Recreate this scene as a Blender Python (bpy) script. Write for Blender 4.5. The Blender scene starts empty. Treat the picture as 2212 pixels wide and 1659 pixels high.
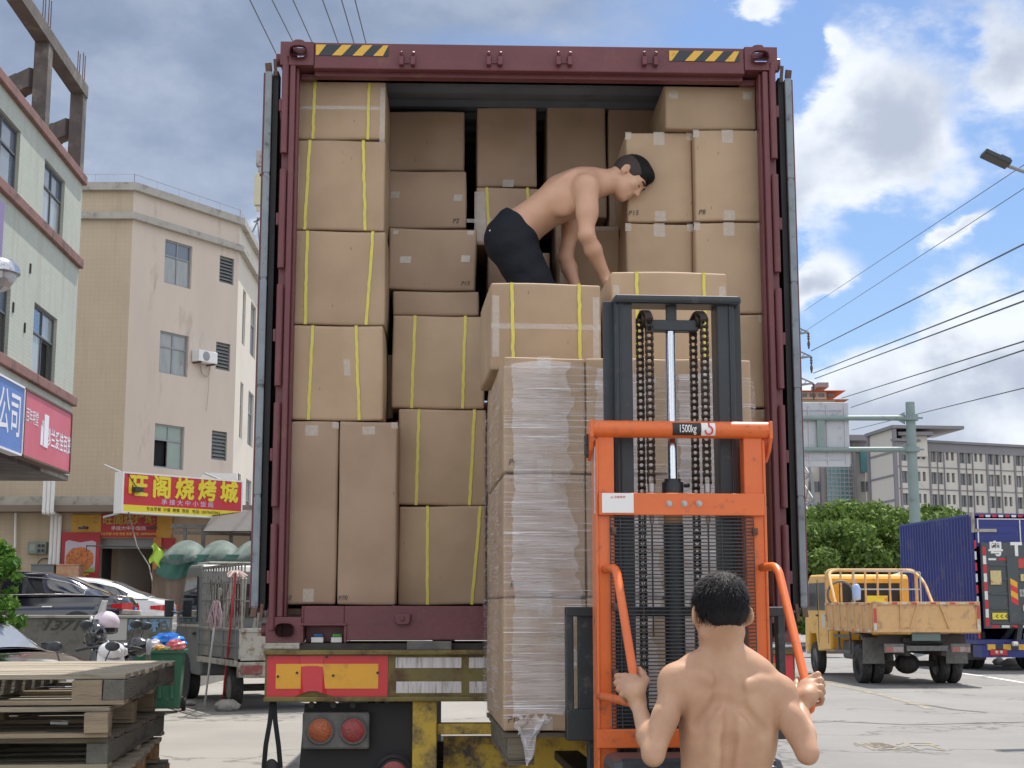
import bpy, math, random
import numpy as np
from mathutils import Vector, Matrix
# camera
S = bpy.context.scene
COL = S.collection
R = math.radians
CAMZ = 1.55
PITCH = R(8.8)
cd = bpy.data.cameras.new('camera')
cd.sensor_width = 36.0
cd.lens = 50.9
cd.clip_start = 0.1
cd.clip_end = 4000
cam = bpy.data.objects.new('camera', cd)
COL.objects.link(cam)
cam.location = (0, 0, CAMZ)
cam.rotation_euler = (R(90) + PITCH, 0, 0)
S.camera = cam
S.render.resolution_x = 1024
S.render.resolution_y = 768
# sky and clouds
SUN_EL = 64.0          # degrees
SUN_AZ = 21.0          # degrees from +Y towards +X
w = bpy.data.worlds.new('World')
S.world = w
w.use_nodes = True
nt = w.node_tree
for n in list(nt.nodes):
 nt.nodes.remove(n)
def N(tree, typ, **kw):
 n = tree.nodes.new(typ)
 for k, v in kw.items():
  setattr(n, k, v)
 return n
def mth(tree, op, a, b=None, c=None, clamp=False):
 n = tree.nodes.new('ShaderNodeMath'); n.operation = op; n.use_clamp = clamp
 for i, v in enumerate((a, b, c)):
  if v is None: continue
  if isinstance(v, (int, float)): n.inputs[i].default_value = v
  else: tree.links.new(v, n.inputs[i])
 return n.outputs[0]
def mixc(tree, f, a, b, blend='MIX'):
 n = tree.nodes.new('ShaderNodeMix'); n.data_type = 'RGBA'; n.blend_type = blend
 for i, v in ((0, f), (6, a), (7, b)):
  if isinstance(v, (int, float)): n.inputs[i].default_value = v
  elif isinstance(v, (tuple, list)): n.inputs[i].default_value = (v[0], v[1], v[2], 1)
  else: tree.links.new(v, n.inputs[i])
 return n.outputs[2]
def smooth(tree, x, lo, hi):
 n = tree.nodes.new('ShaderNodeMapRange'); n.interpolation_type = 'SMOOTHSTEP'
 tree.links.new(x, n.inputs[0]); n.inputs[1].default_value = lo; n.inputs[2].default_value = hi
 return n.outputs[0]
out = N(nt, 'ShaderNodeOutputWorld')
bg = N(nt, 'ShaderNodeBackground')
sky = N(nt, 'ShaderNodeTexSky', sky_type='NISHITA')
sky.sun_disc = False
sky.sun_elevation = R(SUN_EL)
sky.sun_rotation = R(SUN_AZ)
sky.air_density = 1.15
sky.dust_density = 0.6
sky.ozone_density = 1.6
tc = N(nt, 'ShaderNodeTexCoord')
sep = N(nt, 'ShaderNodeSeparateXYZ')
nt.links.new(tc.outputs['Generated'], sep.inputs[0])
sx, sy, sz = sep.outputs
az = mth(nt, 'MULTIPLY', mth(nt, 'ARCTAN2', sx, sy), 57.2958)
el = mth(nt, 'MULTIPLY', mth(nt, 'ARCSINE', sz), 57.2958)
nz = N(nt, 'ShaderNodeTexNoise'); nz.inputs['Scale'].default_value = 5.5; nz.inputs['Detail'].default_value = 9; nz.inputs['Roughness'].default_value = .55
mp = N(nt, 'ShaderNodeMapping'); mp.inputs['Scale'].default_value = (1, 1, 1.7); mp.inputs['Location'].default_value = (3.1, 1.7, .4)
nt.links.new(tc.outputs['Generated'], mp.inputs[0]); nt.links.new(mp.outputs[0], nz.inputs['Vector'])
nz2 = N(nt, 'ShaderNodeTexNoise'); nz2.inputs['Scale'].default_value = 13; nz2.inputs['Detail'].default_value = 7; nz2.inputs['Roughness'].default_value = .6
nt.links.new(mp.outputs[0], nz2.inputs['Vector'])
nzf = mth(nt, 'SUBTRACT', nz.outputs[0], .5)
nzf2 = mth(nt, 'SUBTRACT', nz2.outputs[0], .5)
azd = mth(nt, 'ADD', az, mth(nt, 'MULTIPLY', nzf2, 5.0))
eld = mth(nt, 'ADD', el, mth(nt, 'MULTIPLY', nzf, 6.0))
def blob(a0, e0, sa, se, amp, rot=0):
 da = mth(nt, 'SUBTRACT', azd, a0); de = mth(nt, 'SUBTRACT', eld, e0)
 c, s = math.cos(R(rot)), math.sin(R(rot))
 u = mth(nt, 'ADD', mth(nt, 'MULTIPLY', da, c / sa), mth(nt, 'MULTIPLY', de, s / sa))
 v = mth(nt, 'ADD', mth(nt, 'MULTIPLY', da, -s / se), mth(nt, 'MULTIPLY', de, c / se))
 q = mth(nt, 'ADD', mth(nt, 'MULTIPLY', u, u), mth(nt, 'MULTIPLY', v, v))
 return mth(nt, 'MULTIPLY', mth(nt, 'POWER', 2.718, mth(nt, 'MULTIPLY', q, -1.0)), amp)
def total(lst):
 t = lst[0]
 for x in lst[1:]: t = mth(nt, 'ADD', t, x)
 return t
grey_d = total([blob(-15, 16, 11, 20, 1.5), blob(-1, 26, 9, 4, 1.1), blob(3, 8, 7, 7, .5)])
white_d = total([blob(14.8, 18.0, 2.9, 2.9, 1.25, 20), blob(10.2, 16.6, 2.6, 1.5, .9), blob(12.0, 14.0, 1.6, 1.6, .35), blob(20.0, 20.5, 1.6, 2.2, .6),
     blob(10.0, 23.2, 1.4, .6, .8), blob(13.4, 21.8, .7, .5, .5),
     blob(12.0, 12.1, 1.6, .9, 1.0, 30), blob(10.0, 15.0, 1.5, 1.0, .5),
     blob(19.5, 9.4, 3.4, 2.7, 1.15), blob(13.5, 7.4, 3.4, 2.3, 1.05), blob(16.5, 5.5, 6, 2, .7), blob(17.6, 14.3, 1.3, .45, .75, 25),
     blob(32, 12, 7, 8, 1.0), blob(-8.6, 13.5, 3, 2.2, .5), blob(-19, 17, 2, 5, .35)])
gen = mth(nt, 'MULTIPLY', mth(nt, 'ADD', nzf, .1), 2.2)
far_side = smooth(nt, sy, .82, .55)
gen = mth(nt, 'MULTIPLY', mth(nt, 'ADD', gen, .3), far_side)
nsum = mth(nt, 'ADD', mth(nt, 'MULTIPLY', nzf, 1.6), mth(nt, 'MULTIPLY', nzf2, .9))
white_cov = smooth(nt, mth(nt, 'ADD', mth(nt, 'ADD', white_d, gen), mth(nt, 'MULTIPLY', nsum, 1.3)), .26, .66)
grey_cov = smooth(nt, mth(nt, 'ADD', grey_d, mth(nt, 'MULTIPLY', nsum, .8)), .05, .95)
# cloud tones: sunlit tops, grey bodies
body = N(nt, 'ShaderNodeTexNoise'); body.inputs['Scale'].default_value = 9.0; body.inputs['Detail'].default_value = 6
mp2 = N(nt, 'ShaderNodeMapping'); mp2.inputs['Location'].default_value = (8.1, 2.2, 5.4)
nt.links.new(tc.outputs['Generated'], mp2.inputs[0]); nt.links.new(mp2.outputs[0], body.inputs['Vector'])
K = 10.0
thick = smooth(nt, mth(nt, 'ADD', mth(nt, 'ADD', white_d, mth(nt, 'MULTIPLY', nsum, .9)), mth(nt, 'MULTIPLY', mth(nt, 'SUBTRACT', body.outputs[0], .5), 3.4)), .45, 1.35)
back = smooth(nt, sy, .35, -.35)          # unseen sun-facing clouds behind the camera, brightened to add light to the scene
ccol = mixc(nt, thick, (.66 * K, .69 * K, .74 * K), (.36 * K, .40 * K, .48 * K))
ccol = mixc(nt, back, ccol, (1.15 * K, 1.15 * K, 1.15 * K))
gtone = smooth(nt, mth(nt, 'ADD', nz.outputs[0], mth(nt, 'MULTIPLY', nzf2, .5)), .3, .75)
gcol = mixc(nt, gtone, (.185 * K, .23 * K, .32 * K), (.34 * K, .385 * K, .475 * K))
gain = mixc(nt, 1.0, sky.outputs[0], (.68, .76, .90), 'MULTIPLY')
c1 = mixc(nt, mth(nt, 'MULTIPLY', grey_cov, .93), gain, gcol)
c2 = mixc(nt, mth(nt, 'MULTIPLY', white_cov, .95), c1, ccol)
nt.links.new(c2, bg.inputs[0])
bg.inputs[1].default_value = 0.1
nt.links.new(bg.outputs[0], out.inputs[0])
# sun
sl = bpy.data.lights.new('sun', 'SUN')
sl.energy = 4.2
sl.angle = R(0.6)
sl.color = (1.0, .955, .88)
sun = bpy.data.objects.new('sun', sl)
COL.objects.link(sun)
_d = Vector((math.sin(R(SUN_AZ)) * math.cos(R(SUN_EL)), math.cos(R(SUN_AZ)) * math.cos(R(SUN_EL)), math.sin(R(SUN_EL))))
sun.rotation_euler = (-_d).to_track_quat('-Z', 'Y').to_euler()
sun.location = (20, 20, 60)
S.view_settings.view_transform = 'Standard'
S.view_settings.look = 'None'
S.view_settings.exposure = 0.55
S.view_settings.gamma = 1.0
S.view_settings.use_curve_mapping = False
try:
 S.cycles.max_bounces = 6
 S.cycles.transparent_max_bounces = 12
except Exception:
 pass
# picture measurements -> places in the world
FP, PCX, PCY = 3127.0, 1106.0, 829.5
CP, SP = math.cos(PITCH), math.sin(PITCH)
def ray(u, v):
 x = (u - PCX) / FP; y = -(v - PCY) / FP
 return Vector((x, CP - SP * y, SP + CP * y))
def at(u, v, Y):
 d = ray(u, v)
 return Vector((0, 0, CAMZ)) + d * (Y / d.y)
def onz(u, v, z):
 d = ray(u, v)
 return Vector((0, 0, CAMZ)) + d * ((z - CAMZ) / d.z)
# materials
MATS = {}
def mat(name, col, rough=.6, metal=0.0, col2=None, nscale=6.0, namt=.5, bump=0.0, bscale=40.0, spec=.5,
  stretch=(1, 1, 1), dirt=None, dscale=3.0, damt=.4, coat=0.0, trans=0.0, alpha=1.0, sss=0.0, emit=None, estr=0, ndetail=6, coords='Object'):
 if name in MATS: return MATS[name]
 m = bpy.data.materials.new(name); m.use_nodes = True
 t = m.node_tree; b = t.nodes['Principled BSDF']
 b.inputs['Base Color'].default_value = (*col, 1)
 b.inputs['Roughness'].default_value = rough
 b.inputs['Metallic'].default_value = metal
 b.inputs['Specular IOR Level'].default_value = spec
 if coat: b.inputs['Coat Weight'].default_value = coat; b.inputs['Coat Roughness'].default_value = .06
 if trans: b.inputs['Transmission Weight'].default_value = trans
 if alpha < 1: b.inputs['Alpha'].default_value = alpha
 if sss:
  b.inputs['Subsurface Weight'].default_value = sss
  b.inputs['Subsurface Radius'].default_value = (.02, .008, .004)
  b.inputs['Subsurface Scale'].default_value = .6
 if emit: b.inputs['Emission Color'].default_value = (*emit, 1); b.inputs['Emission Strength'].default_value = estr
 co = t.nodes.new('ShaderNodeTexCoord'); mpn = t.nodes.new('ShaderNodeMapping'); mpn.inputs['Scale'].default_value = stretch
 t.links.new(co.outputs[coords], mpn.inputs[0])
 cur = None
 if col2 is not None:
  n = t.nodes.new('ShaderNodeTexNoise'); n.inputs['Scale'].default_value = nscale; n.inputs['Detail'].default_value = ndetail
  n.inputs['Roughness'].default_value = .6
  t.links.new(mpn.outputs[0], n.inputs['Vector'])
  f = smooth(t, n.outputs[0], .5 - .35 * (1.3 - namt), .5 + .35 * (1.3 - namt))
  cur = mixc(t, f, col, col2)
 if dirt is not None:
  n = t.nodes.new('ShaderNodeTexNoise'); n.inputs['Scale'].default_value = dscale; n.inputs['Detail'].default_value = 9
  n.inputs['Roughness'].default_value = .7
  t.links.new(mpn.outputs[0], n.inputs['Vector'])
  f = smooth(t, n.outputs[0], .62 - .25 * damt, .80 - .2 * damt)
  cur = mixc(t, f, cur if cur is not None else col, dirt)
  rr = t.nodes.new('ShaderNodeMapRange'); t.links.new(f, rr.inputs[0]); rr.inputs[3].default_value = rough; rr.inputs[4].default_value = min(1, rough + .35)
  t.links.new(rr.outputs[0], b.inputs['Roughness'])
 if cur is not None: t.links.new(cur, b.inputs['Base Color'])
 if bump:
  n = t.nodes.new('ShaderNodeTexNoise'); n.inputs['Scale'].default_value = bscale; n.inputs['Detail'].default_value = 5
  t.links.new(mpn.outputs[0], n.inputs['Vector'])
  bn = t.nodes.new('ShaderNodeBump'); bn.inputs['Strength'].default_value = bump; bn.inputs['Distance'].default_value = .01
  t.links.new(n.outputs[0], bn.inputs['Height']); t.links.new(bn.outputs[0], b.inputs['Normal'])
 MATS[name] = m
 return m
# mesh building
class G:
 """collects simple solids; build() links them as ONE mesh object"""
 def __init__(s): s.v = []; s.f = []; s.mi = []; s.T = None; s.m = 0
 def add(s, vs, fs, m=None):
  o = len(s.v)
  if s.T is not None: vs = [s.T @ Vector(p) for p in vs]
  s.v += [tuple(p) for p in vs]
  s.f += [tuple(i + o for i in f) for f in fs]
  s.mi += [s.m if m is None else m] * len(fs)
  return s
 def box(s, c, d, rot=None, m=None, jit=0):
  hx, hy, hz = d[0] / 2, d[1] / 2, d[2] / 2
  P = [Vector((x * hx, y * hy, z * hz)) for z in (-1, 1) for y in (-1, 1) for x in (-1, 1)]
  if rot is not None:
   M = rot if isinstance(rot, Matrix) else (Matrix.Rotation(rot[2], 3, 'Z') @ Matrix.Rotation(rot[1], 3, 'Y') @ Matrix.Rotation(rot[0], 3, 'X'))
   P = [M @ p for p in P]
  c = Vector(c)
  if jit: P = [p + Vector([random.uniform(-jit, jit) for _ in range(3)]) for p in P]
  return s.add([c + p for p in P], [(0, 2, 3, 1), (4, 5, 7, 6), (0, 1, 5, 4), (2, 6, 7, 3), (0, 4, 6, 2), (1, 3, 7, 5)], m)
 def bb(s, x0, x1, y0, y1, z0, z1, m=None, jit=0):
  return s.box(((x0 + x1) / 2, (y0 + y1) / 2, (z0 + z1) / 2), (abs(x1 - x0), abs(y1 - y0), abs(z1 - z0)), None, m, jit)
 def bar(s, p, q, w_, h_, m=None, up=(0, 0, 1)):
  p, q = Vector(p), Vector(q); d = q - p; L = d.length; d.normalize()
  u = Vector(up)
  if abs(d.dot(u)) > .98: u = Vector((0, 1, 0))
  sd = d.cross(u).normalized(); u2 = sd.cross(d)
  M = Matrix((sd, d, u2)).transposed()
  return s.box((p + q) / 2, (w_, L, h_), M, m)
 def cyl(s, p, q, r0, r1=None, n=12, m=None, caps=True):
  if r1 is None: r1 = r0
  p, q = Vector(p), Vector(q); d = (q - p).normalized()
  a = d.orthogonal().normalized(); b = d.cross(a)
  vs = []
  for c, r in ((p, r0), (q, r1)):
   for i in range(n):
    t = 2 * math.pi * i / n
    vs.append(c + (a * math.cos(t) + b * math.sin(t)) * r)
  fs = [(i, (i + 1) % n, n + (i + 1) % n, n + i) for i in range(n)]
  if caps: fs += [tuple(reversed(range(n))), tuple(range(n, 2 * n))]
  return s.add(vs, fs, m)
 def tube(s, pts, r, n=8, m=None, closed=False, rr=None):
  pts = [Vector(p) for p in pts]; k = len(pts)
  vs = []; prev = None
  for i, p in enumerate(pts):
   if closed: d = pts[(i + 1) % k] - pts[i - 1]
   else: d = pts[min(i + 1, k - 1)] - pts[max(i - 1, 0)]
   d.normalize()
   if prev is None: a = d.orthogonal().normalized()
   else:
    a = prev - d * prev.dot(d)
    a = a.normalized() if a.length > 1e-6 else d.orthogonal().normalized()
   prev = a; b = d.cross(a); r_ = rr[i] if rr else r
   for j in range(n):
    t = 2 * math.pi * j / n
    vs.append(p + (a * math.cos(t) + b * math.sin(t)) * r_)
  fs = []
  for i in range(k if closed else k - 1):
   i2 = (i + 1) % k
   for j in range(n):
    fs.append((i * n + j, i * n + (j + 1) % n, i2 * n + (j + 1) % n, i2 * n + j))
  if not closed: fs += [tuple(reversed(range(n))), tuple(range((k - 1) * n, k * n))]
  return s.add(vs, fs, m)
 def prism(s, poly, y0, y1, m=None, plane='xz'):
  """2d outline extruded along the third axis"""
  n = len(poly)
  def mk(a, b, t):
   return {'xz': (a, t, b), 'xy': (a, b, t), 'yz': (t, a, b)}[plane]
  vs = [mk(a, b, y0) for a, b in poly] + [mk(a, b, y1) for a, b in poly]
  fs = [(i, (i + 1) % n, n + (i + 1) % n, n + i) for i in range(n)] + [tuple(reversed(range(n))), tuple(range(n, 2 * n))]
  return s.add(vs, fs, m)
 def lathe(s, prof, c=(0, 0, 0), axis='z', n=20, m=None, arc=None):
  c = Vector(c); vs = []
  for r, h in prof:
   for i in range(n):
    t = 2 * math.pi * i / n
    a, b = r * math.cos(t), r * math.sin(t)
    vs.append(c + Vector({'z': (a, b, h), 'y': (a, h, b), 'x': (h, a, b)}[axis]))
  k = len(prof)
  fs = [(i * n + j, i * n + (j + 1) % n, (i + 1) * n + (j + 1) % n, (i + 1) * n + j) for i in range(k - 1) for j in range(n)]
  if prof[0][0] > 1e-5: fs.append(tuple(reversed(range(n))))
  if prof[-1][0] > 1e-5: fs.append(tuple(range((k - 1) * n, k * n)))
  return s.add(vs, fs, m)
 def grid(s, fn, nu, nv, m=None, closed_u=False):
  vs = [fn(i / (nu - (0 if closed_u else 1)), j / (nv - 1)) for j in range(nv) for i in range(nu)]
  fs = []
  for j in range(nv - 1):
   for i in range(nu if closed_u else nu - 1):
    i2 = (i + 1) % nu
    fs.append((j * nu + i, j * nu + i2, (j + 1) * nu + i2, (j + 1) * nu + i))
  return s.add(vs, fs, m)
 def ball(s, c, r, n=14, m=None, squash=(1, 1, 1), noise=0):
  c = Vector(c)
  def fn(u, v):
   th = math.pi * v; ph = 2 * math.pi * u
   k = r * (1 + (noise * math.sin(5 * ph + 3 * th) * math.sin(4 * th) if noise else 0))
   return c + Vector((math.sin(th) * math.cos(ph) * squash[0], math.sin(th) * math.sin(ph) * squash[1], math.cos(th) * squash[2])) * k
  return s.grid(fn, n, n // 2 + 2, m, closed_u=True)
 def build(s, name, mats, parent=None, smooth=False, bevel=0, world=False, subsurf=0, angle=40, recalc=True):
  if not isinstance(mats, (list, tuple)): mats = [mats]
  vs = s.v
  loc = None
  if world and parent is not None:
   Mi = (Matrix.Translation(parent.location) @ Matrix.Rotation(parent.rotation_euler.z, 4, 'Z')).inverted()
   vs = [Mi @ Vector(p) for p in vs]
  elif world:
   a = np.array([tuple(p) for p in vs]); lo, hi = a.min(0), a.max(0)
   loc = Vector(((lo[0] + hi[0]) / 2, (lo[1] + hi[1]) / 2, lo[2]))
   vs = [Vector(p) - loc for p in vs]
  me = bpy.data.meshes.new(name)
  me.from_pydata([tuple(p) for p in vs], [], s.f)
  for m_ in mats: me.materials.append(m_)
  me.polygons.foreach_set('material_index', s.mi)
  if recalc:
   import bmesh
   bm = bmesh.new(); bm.from_mesh(me)
   bmesh.ops.recalc_face_normals(bm, faces=bm.faces)
   bm.to_mesh(me); bm.free()
  if smooth:
   me.polygons.foreach_set('use_smooth', [True] * len(me.polygons))
   if angle < 180 and not subsurf:
    me.set_sharp_from_angle(angle=R(angle))
  o = bpy.data.objects.new(name, me); COL.objects.link(o)
  if loc is not None: o.location = loc
  if parent is not None: o.parent = parent
  if bevel:
   b = o.modifiers.new('bevel', 'BEVEL'); b.width = bevel; b.segments = 2; b.limit_method = 'ANGLE'; b.angle_limit = R(40)
  if subsurf:
   b = o.modifiers.new('subsurf', 'SUBSURF'); b.levels = subsurf; b.render_levels = subsurf
  return o
def tag(o, label=None, cat=None, group=None, kind=None):
 if label: o['label'] = label
 if cat: o['category'] = cat
 if group: o['group'] = group
 if kind: o['kind'] = kind
 return o
def thing(name, loc, label, cat, rz=0, group=None):
 o = bpy.data.objects.new(name, None); o.empty_display_size = .2; COL.objects.link(o)
 o.location = loc; o.rotation_euler = (0, 0, rz)
 return tag(o, label, cat, group)
def copy_tree(o, parent=None):
 c = o.copy(); COL.objects.link(c); c.parent = parent
 for ch in list(o.children): copy_tree(ch, c)
 return c
def text(name, s, size, m, parent=None, M=None, extrude=.001, sx=1.0, bold=0.0, font=None, shear=0, spacing=1.0):
 cu = bpy.data.curves.new(name, 'FONT'); cu.body = s; cu.size = size
 cu.align_x = 'CENTER'; cu.align_y = 'CENTER'; cu.extrude = extrude; cu.offset = bold; cu.shear = shear; cu.space_character = spacing
 cu.resolution_u = 3
 tmp = bpy.data.objects.new('tmp', cu); COL.objects.link(tmp)
 dg = bpy.context.evaluated_depsgraph_get()
 me = bpy.data.meshes.new_from_object(tmp.evaluated_get(dg))
 bpy.data.objects.remove(tmp)
 base = Matrix(((sx, 0, 0, 0), (0, 0, -1, 0), (0, 1, 0, 0), (0, 0, 0, 1)))
 X = (M if M is not None else Matrix.Identity(4)) @ base
 me.transform(X)
 me.materials.clear(); me.materials.append(m)
 o = bpy.data.objects.new(name, me); COL.objects.link(o)
 if parent is not None: o.parent = parent
 return o
# facade with real openings
class Facade:
 """vertical wall sheet from p0 along unit direction d; s along it, n outwards, z up; windows are holes with reveals"""
 def __init__(s, p0, d, width):
  s.p = Vector(p0); s.d = Vector((d[0], d[1], 0)).normalized(); s.W = width
  s.n = Vector((s.d.y, -s.d.x, 0)) # outward: right-hand side of direction
 def P(s, a, z, o=0): return Vector((s.p.x, s.p.y, 0)) + s.d * a + s.n * o + Vector((0, 0, z))
 def M(s):
  return Matrix(((s.d.x, -s.n.x, 0, s.p.x), (s.d.y, -s.n.y, 0, s.p.y), (0, 0, 1, 0), (0, 0, 0, 1)))  # local: x=s, y=-out, z=z
 def wall(s, g, z0, z1, holes, depth=.15, m=0):
  xs = sorted(set([0, s.W] + [h[0] for h in holes] + [h[1] for h in holes]))
  zs = sorted(set([z0, z1] + [h[2] for h in holes] + [h[3] for h in holes]))
  for i in range(len(xs) - 1):
   for j in range(len(zs) - 1):
    cx, cz = (xs[i] + xs[i + 1]) / 2, (zs[j] + zs[j + 1]) / 2
    if any(h[0] < cx < h[1] and h[2] < cz < h[3] for h in holes): continue
    g.add([s.P(xs[i], zs[j]), s.P(xs[i + 1], zs[j]), s.P(xs[i + 1], zs[j + 1]), s.P(xs[i], zs[j + 1])], [(0, 1, 2, 3)], m)
  for a, b, c, d in holes:
   q = [(a, c), (b, c), (b, d), (a, d)]
   for k in range(4):
    (u0, w0), (u1, w1) = q[k], q[(k + 1) % 4]
    g.add([s.P(u0, w0), s.P(u1, w1), s.P(u1, w1, -depth), s.P(u0, w0, -depth)], [(0, 1, 2, 3)], m)
 def boxp(s, g, a0, a1, z0, z1, o0, o1, m=None):
  vs = [s.P(a, z, o) for z in (z0, z1) for o in (o0, o1) for a in (a0, a1)]
  g.add(vs, [(0, 2, 3, 1), (4, 5, 7, 6), (0, 1, 5, 4), (2, 6, 7, 3), (0, 4, 6, 2), (1, 3, 7, 5)], m)
# SHIPPING CONTAINER
C_LOC = Vector((-1.128, 6.745, 1.392)); C_RZ = R(2.1)
CM = Matrix.Translation(C_LOC) @ Matrix.Rotation(C_RZ, 4, 'Z')
CMi = CM.inverted()
def clp(u, v, d=0.0, M=None):
 """point of the photo's line of sight on the plane y = d of the container's (or another) frame, in that frame"""
 Mi = CMi if M is None else M.inverted()
 o = Mi @ Vector((0, 0, CAMZ)); r = Mi.to_3x3() @ ray(u, v)
 return o + r * ((d - o.y) / r.y)
m_cont = mat('container_paint', (.170, .050, .060), .45, col2=(.13, .037, .045), nscale=3, bump=.2, bscale=50, dirt=(.19, .10, .075), dscale=9, damt=.3)
m_cont_in = mat('container_inside_paint', (.17, .20, .24), .6, col2=(.12, .14, .17), nscale=2, dirt=(.07, .07, .07), damt=.3)
m_gask = mat('rubber_gasket', (.26, .30, .33), .55, col2=(.19, .22, .25), nscale=9, dirt=(.08, .08, .08), dscale=12, damt=.4)
m_blackrub = mat('black_rubber', (.018, .018, .02), .6)
m_rust = mat('rusty_steel', (.17, .085, .05), .7, col2=(.07, .05, .045), nscale=14, bump=.3)
m_hy = mat('hazard_yellow', (.72, .43, .06), .5, dirt=(.35, .22, .06), dscale=18, damt=.2)
m_hb = mat('hazard_black', (.03, .04, .05), .5)
m_plyfloor = mat('plywood_floor', (.16, .10, .06), .8, col2=(.10, .06, .04), nscale=20)
cont = thing('shipping_container', C_LOC, 'open dark red shipping container stacked full of cardboard boxes', 'container', C_RZ)
CW, CH, CL = 2.438, 2.896, 12.19
def holed(g, o, u, v, W, H, cw, ch, depth, m=0, mh=1, n=20, cu=None, cv=None):
 """flat plate with an oval hole and the hole's inner wall"""
 o, u, v = Vector(o), Vector(u), Vector(v); nn = u.cross(v)
 cu = W / 2 if cu is None else cu; cv = H / 2 if cv is None else cv
 a, b = [], []
 for i in range(n):
  t = 2 * math.pi * i / n + .001
  c, s = math.cos(t), math.sin(t)
  k = (abs(c) ** 3 + abs(s) ** 3) ** (-1 / 3)
  b.append(o + u * (cu + cw / 2 * c * k) + v * (cv + ch / 2 * s * k))
  rx = (W - cu if c > 0 else cu) / max(abs(c), 1e-6); ry = (H - cv if s > 0 else cv) / max(abs(s), 1e-6)
  q = min(rx, ry)
  a.append(o + u * (cu + c * q) + v * (cv + s * q))
 # snap nearest ring points to the plate corners
 for cx, cy in ((0, 0), (W, 0), (W, H), (0, H)):
  P = o + u * cx + v * cy
  j = min(range(n), key=lambda i: (a[i] - P).length); a[j] = P
 c_ = [p - nn * depth for p in b]
 g.add(a + b, [(i, (i + 1) % n, n + (i + 1) % n, n + i) for i in range(n)], m)
 g.add(b + c_, [(i, (i + 1) % n, n + (i + 1) % n, n + i) for i in range(n)], mh)
def casting(x0, z0, left, y0=0.0, flip=False):
 g = G(); W, D, H = .162, .178, .118
 X = (1, 0, 0); Z = (0, 0, 1); t = .028
 holed(g, (x0, y0 - .006, z0), X, Z, W, H, .085, .062, -t, cu=(.088 if left else .074))
 if left: holed(g, (x0, y0 + D, z0), (0, -1, 0), Z, D, H, .08, .06, -t)
 else: holed(g, (x0 + W, y0, z0), (0, 1, 0), Z, D, H, .08, .06, -t)
 top = z0 > 1
 zz = z0 + H if top else z0
 if top: holed(g, (x0, y0, zz), X, (0, 1, 0), W, D, .06, .11, -t)
 else: g.bb(x0, x0 + W, y0, y0 + D, z0, z0 + .02)
 # remaining faces
 if top: g.bb(x0, x0 + W, y0, y0 + D, z0, z0 + .012)
 else: g.bb(x0, x0 + W, y0, y0 + D, z0 + H - .012, z0 + H)
 xi = x0 + W - .01 if left else x0
 g.bb(xi, xi + .01, y0, y0 + D, z0 + .012, z0 + H - .012)
 g.bb(x0 + .012, x0 + W - .012, y0 + D - .01, y0 + D, z0 + .012, z0 + H - .012)
 return g.build('corner_casting', [m_cont, m_cont], cont, bevel=.004, recalc=False)
for (x0, z0, l) in ((-.003, CH - .118, True), (CW - .159, CH - .112, False), (-.003, 0, True), (CW - .159, 0, False)):
 casting(x0, z0, l)
for (x0, z0, l) in ((0, CH - .118, True), (CW - .162, CH - .118, False), (0, 0, True), (CW - .162, 0, False)):
 casting(x0, z0, l, CL - .178)
# rear frame: posts
for sgn, name in ((0, 'corner_post'), (1, 'corner_post')):
 g = G()
 def xr(a, b): return (a, b) if sgn == 0 else (CW - b, CW - a)
 zz = (.118, CH - .118)
 g.bb(*xr(.046, .072), -.004, .10, *zz)                     # front flange
 g.bb(*xr(.010, .046), .028, .13, *zz)                      # recessed web
 g.bb(*xr(.072, .086), .030, .10, *zz)                      # inner lip
 g.build(name, m_cont, cont, bevel=.004)
# header and sill
g = G()
hz0 = clp(1106, 153, 0).z; hz1 = clp(1106, 97.5, 0).z
g.bb(.159, CW - .159, 0, .05, hz0, hz1)
g.bb(.159, CW - .159, .05, .14, hz0 - .02, hz0 + .03)
g.bb(.086, CW - .086, .10, .14, clp(1106, 171, .14).z, hz0 - .02)
g.build('door_header', m_cont, cont, bevel=.005)
g = G()
a = clp(656, 1352, 0); b = clp(743, 1392, 0)
sz = clp(900, 1309, 0).z
g.bb(.159, a.x, 0, .12, .012, sz); g.bb(a.x, b.x, 0, .12, a.z, sz); g.bb(b.x, CW - .159, 0, .12, .012, sz)
g.bb(a.x - .012, b.x + .012, -.01, 0, a.z, a.z + .012); g.bb(a.x - .012, a.x, -.01, 0, .0, a.z); g.bb(b.x, b.x + .012, -.01, 0, .0, a.z)
g.bb(a.x, b.x, .10, .13, 0, a.z)
g.build('door_sill', m_cont, cont, bevel=.004)
LOCK = [880, 1068, 1218, 1403]
for u in LOCK:
 c = clp(u, 130, -.0)
 g = G()
 for s_ in (-1, 1):
  g.bb(c.x + s_ * .028 - .011, c.x + s_ * .028 + .011, -.035, 0, c.z - .035, c.z + .008)
  g.bar((c.x + s_ * .020, -.006, c.z + .0), (c.x + s_ * .032, -.03, c.z + .032), .014, .014)
 g.bb(c.x - .034, c.x + .034, -.006, 0, c.z - .02, c.z + .004)
 g.build('lock_keeper', m_cont, cont, bevel=.004)
c = clp(870, 1337, 0)
g = G(); g.prism([(c.x - .038, c.z + .024), (c.x + .038, c.z + .024), (c.x + .034, c.z - .016), (c.x + .022, c.z - .026), (c.x - .022, c.z - .026), (c.x - .034, c.z - .016)], -.032, 0)
g.bb(c.x - .008, c.x + .008, -.04, -.032, c.z - .01, c.z + .012)
g.build('lashing_lug', m_cont, cont, bevel=.006)
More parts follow.
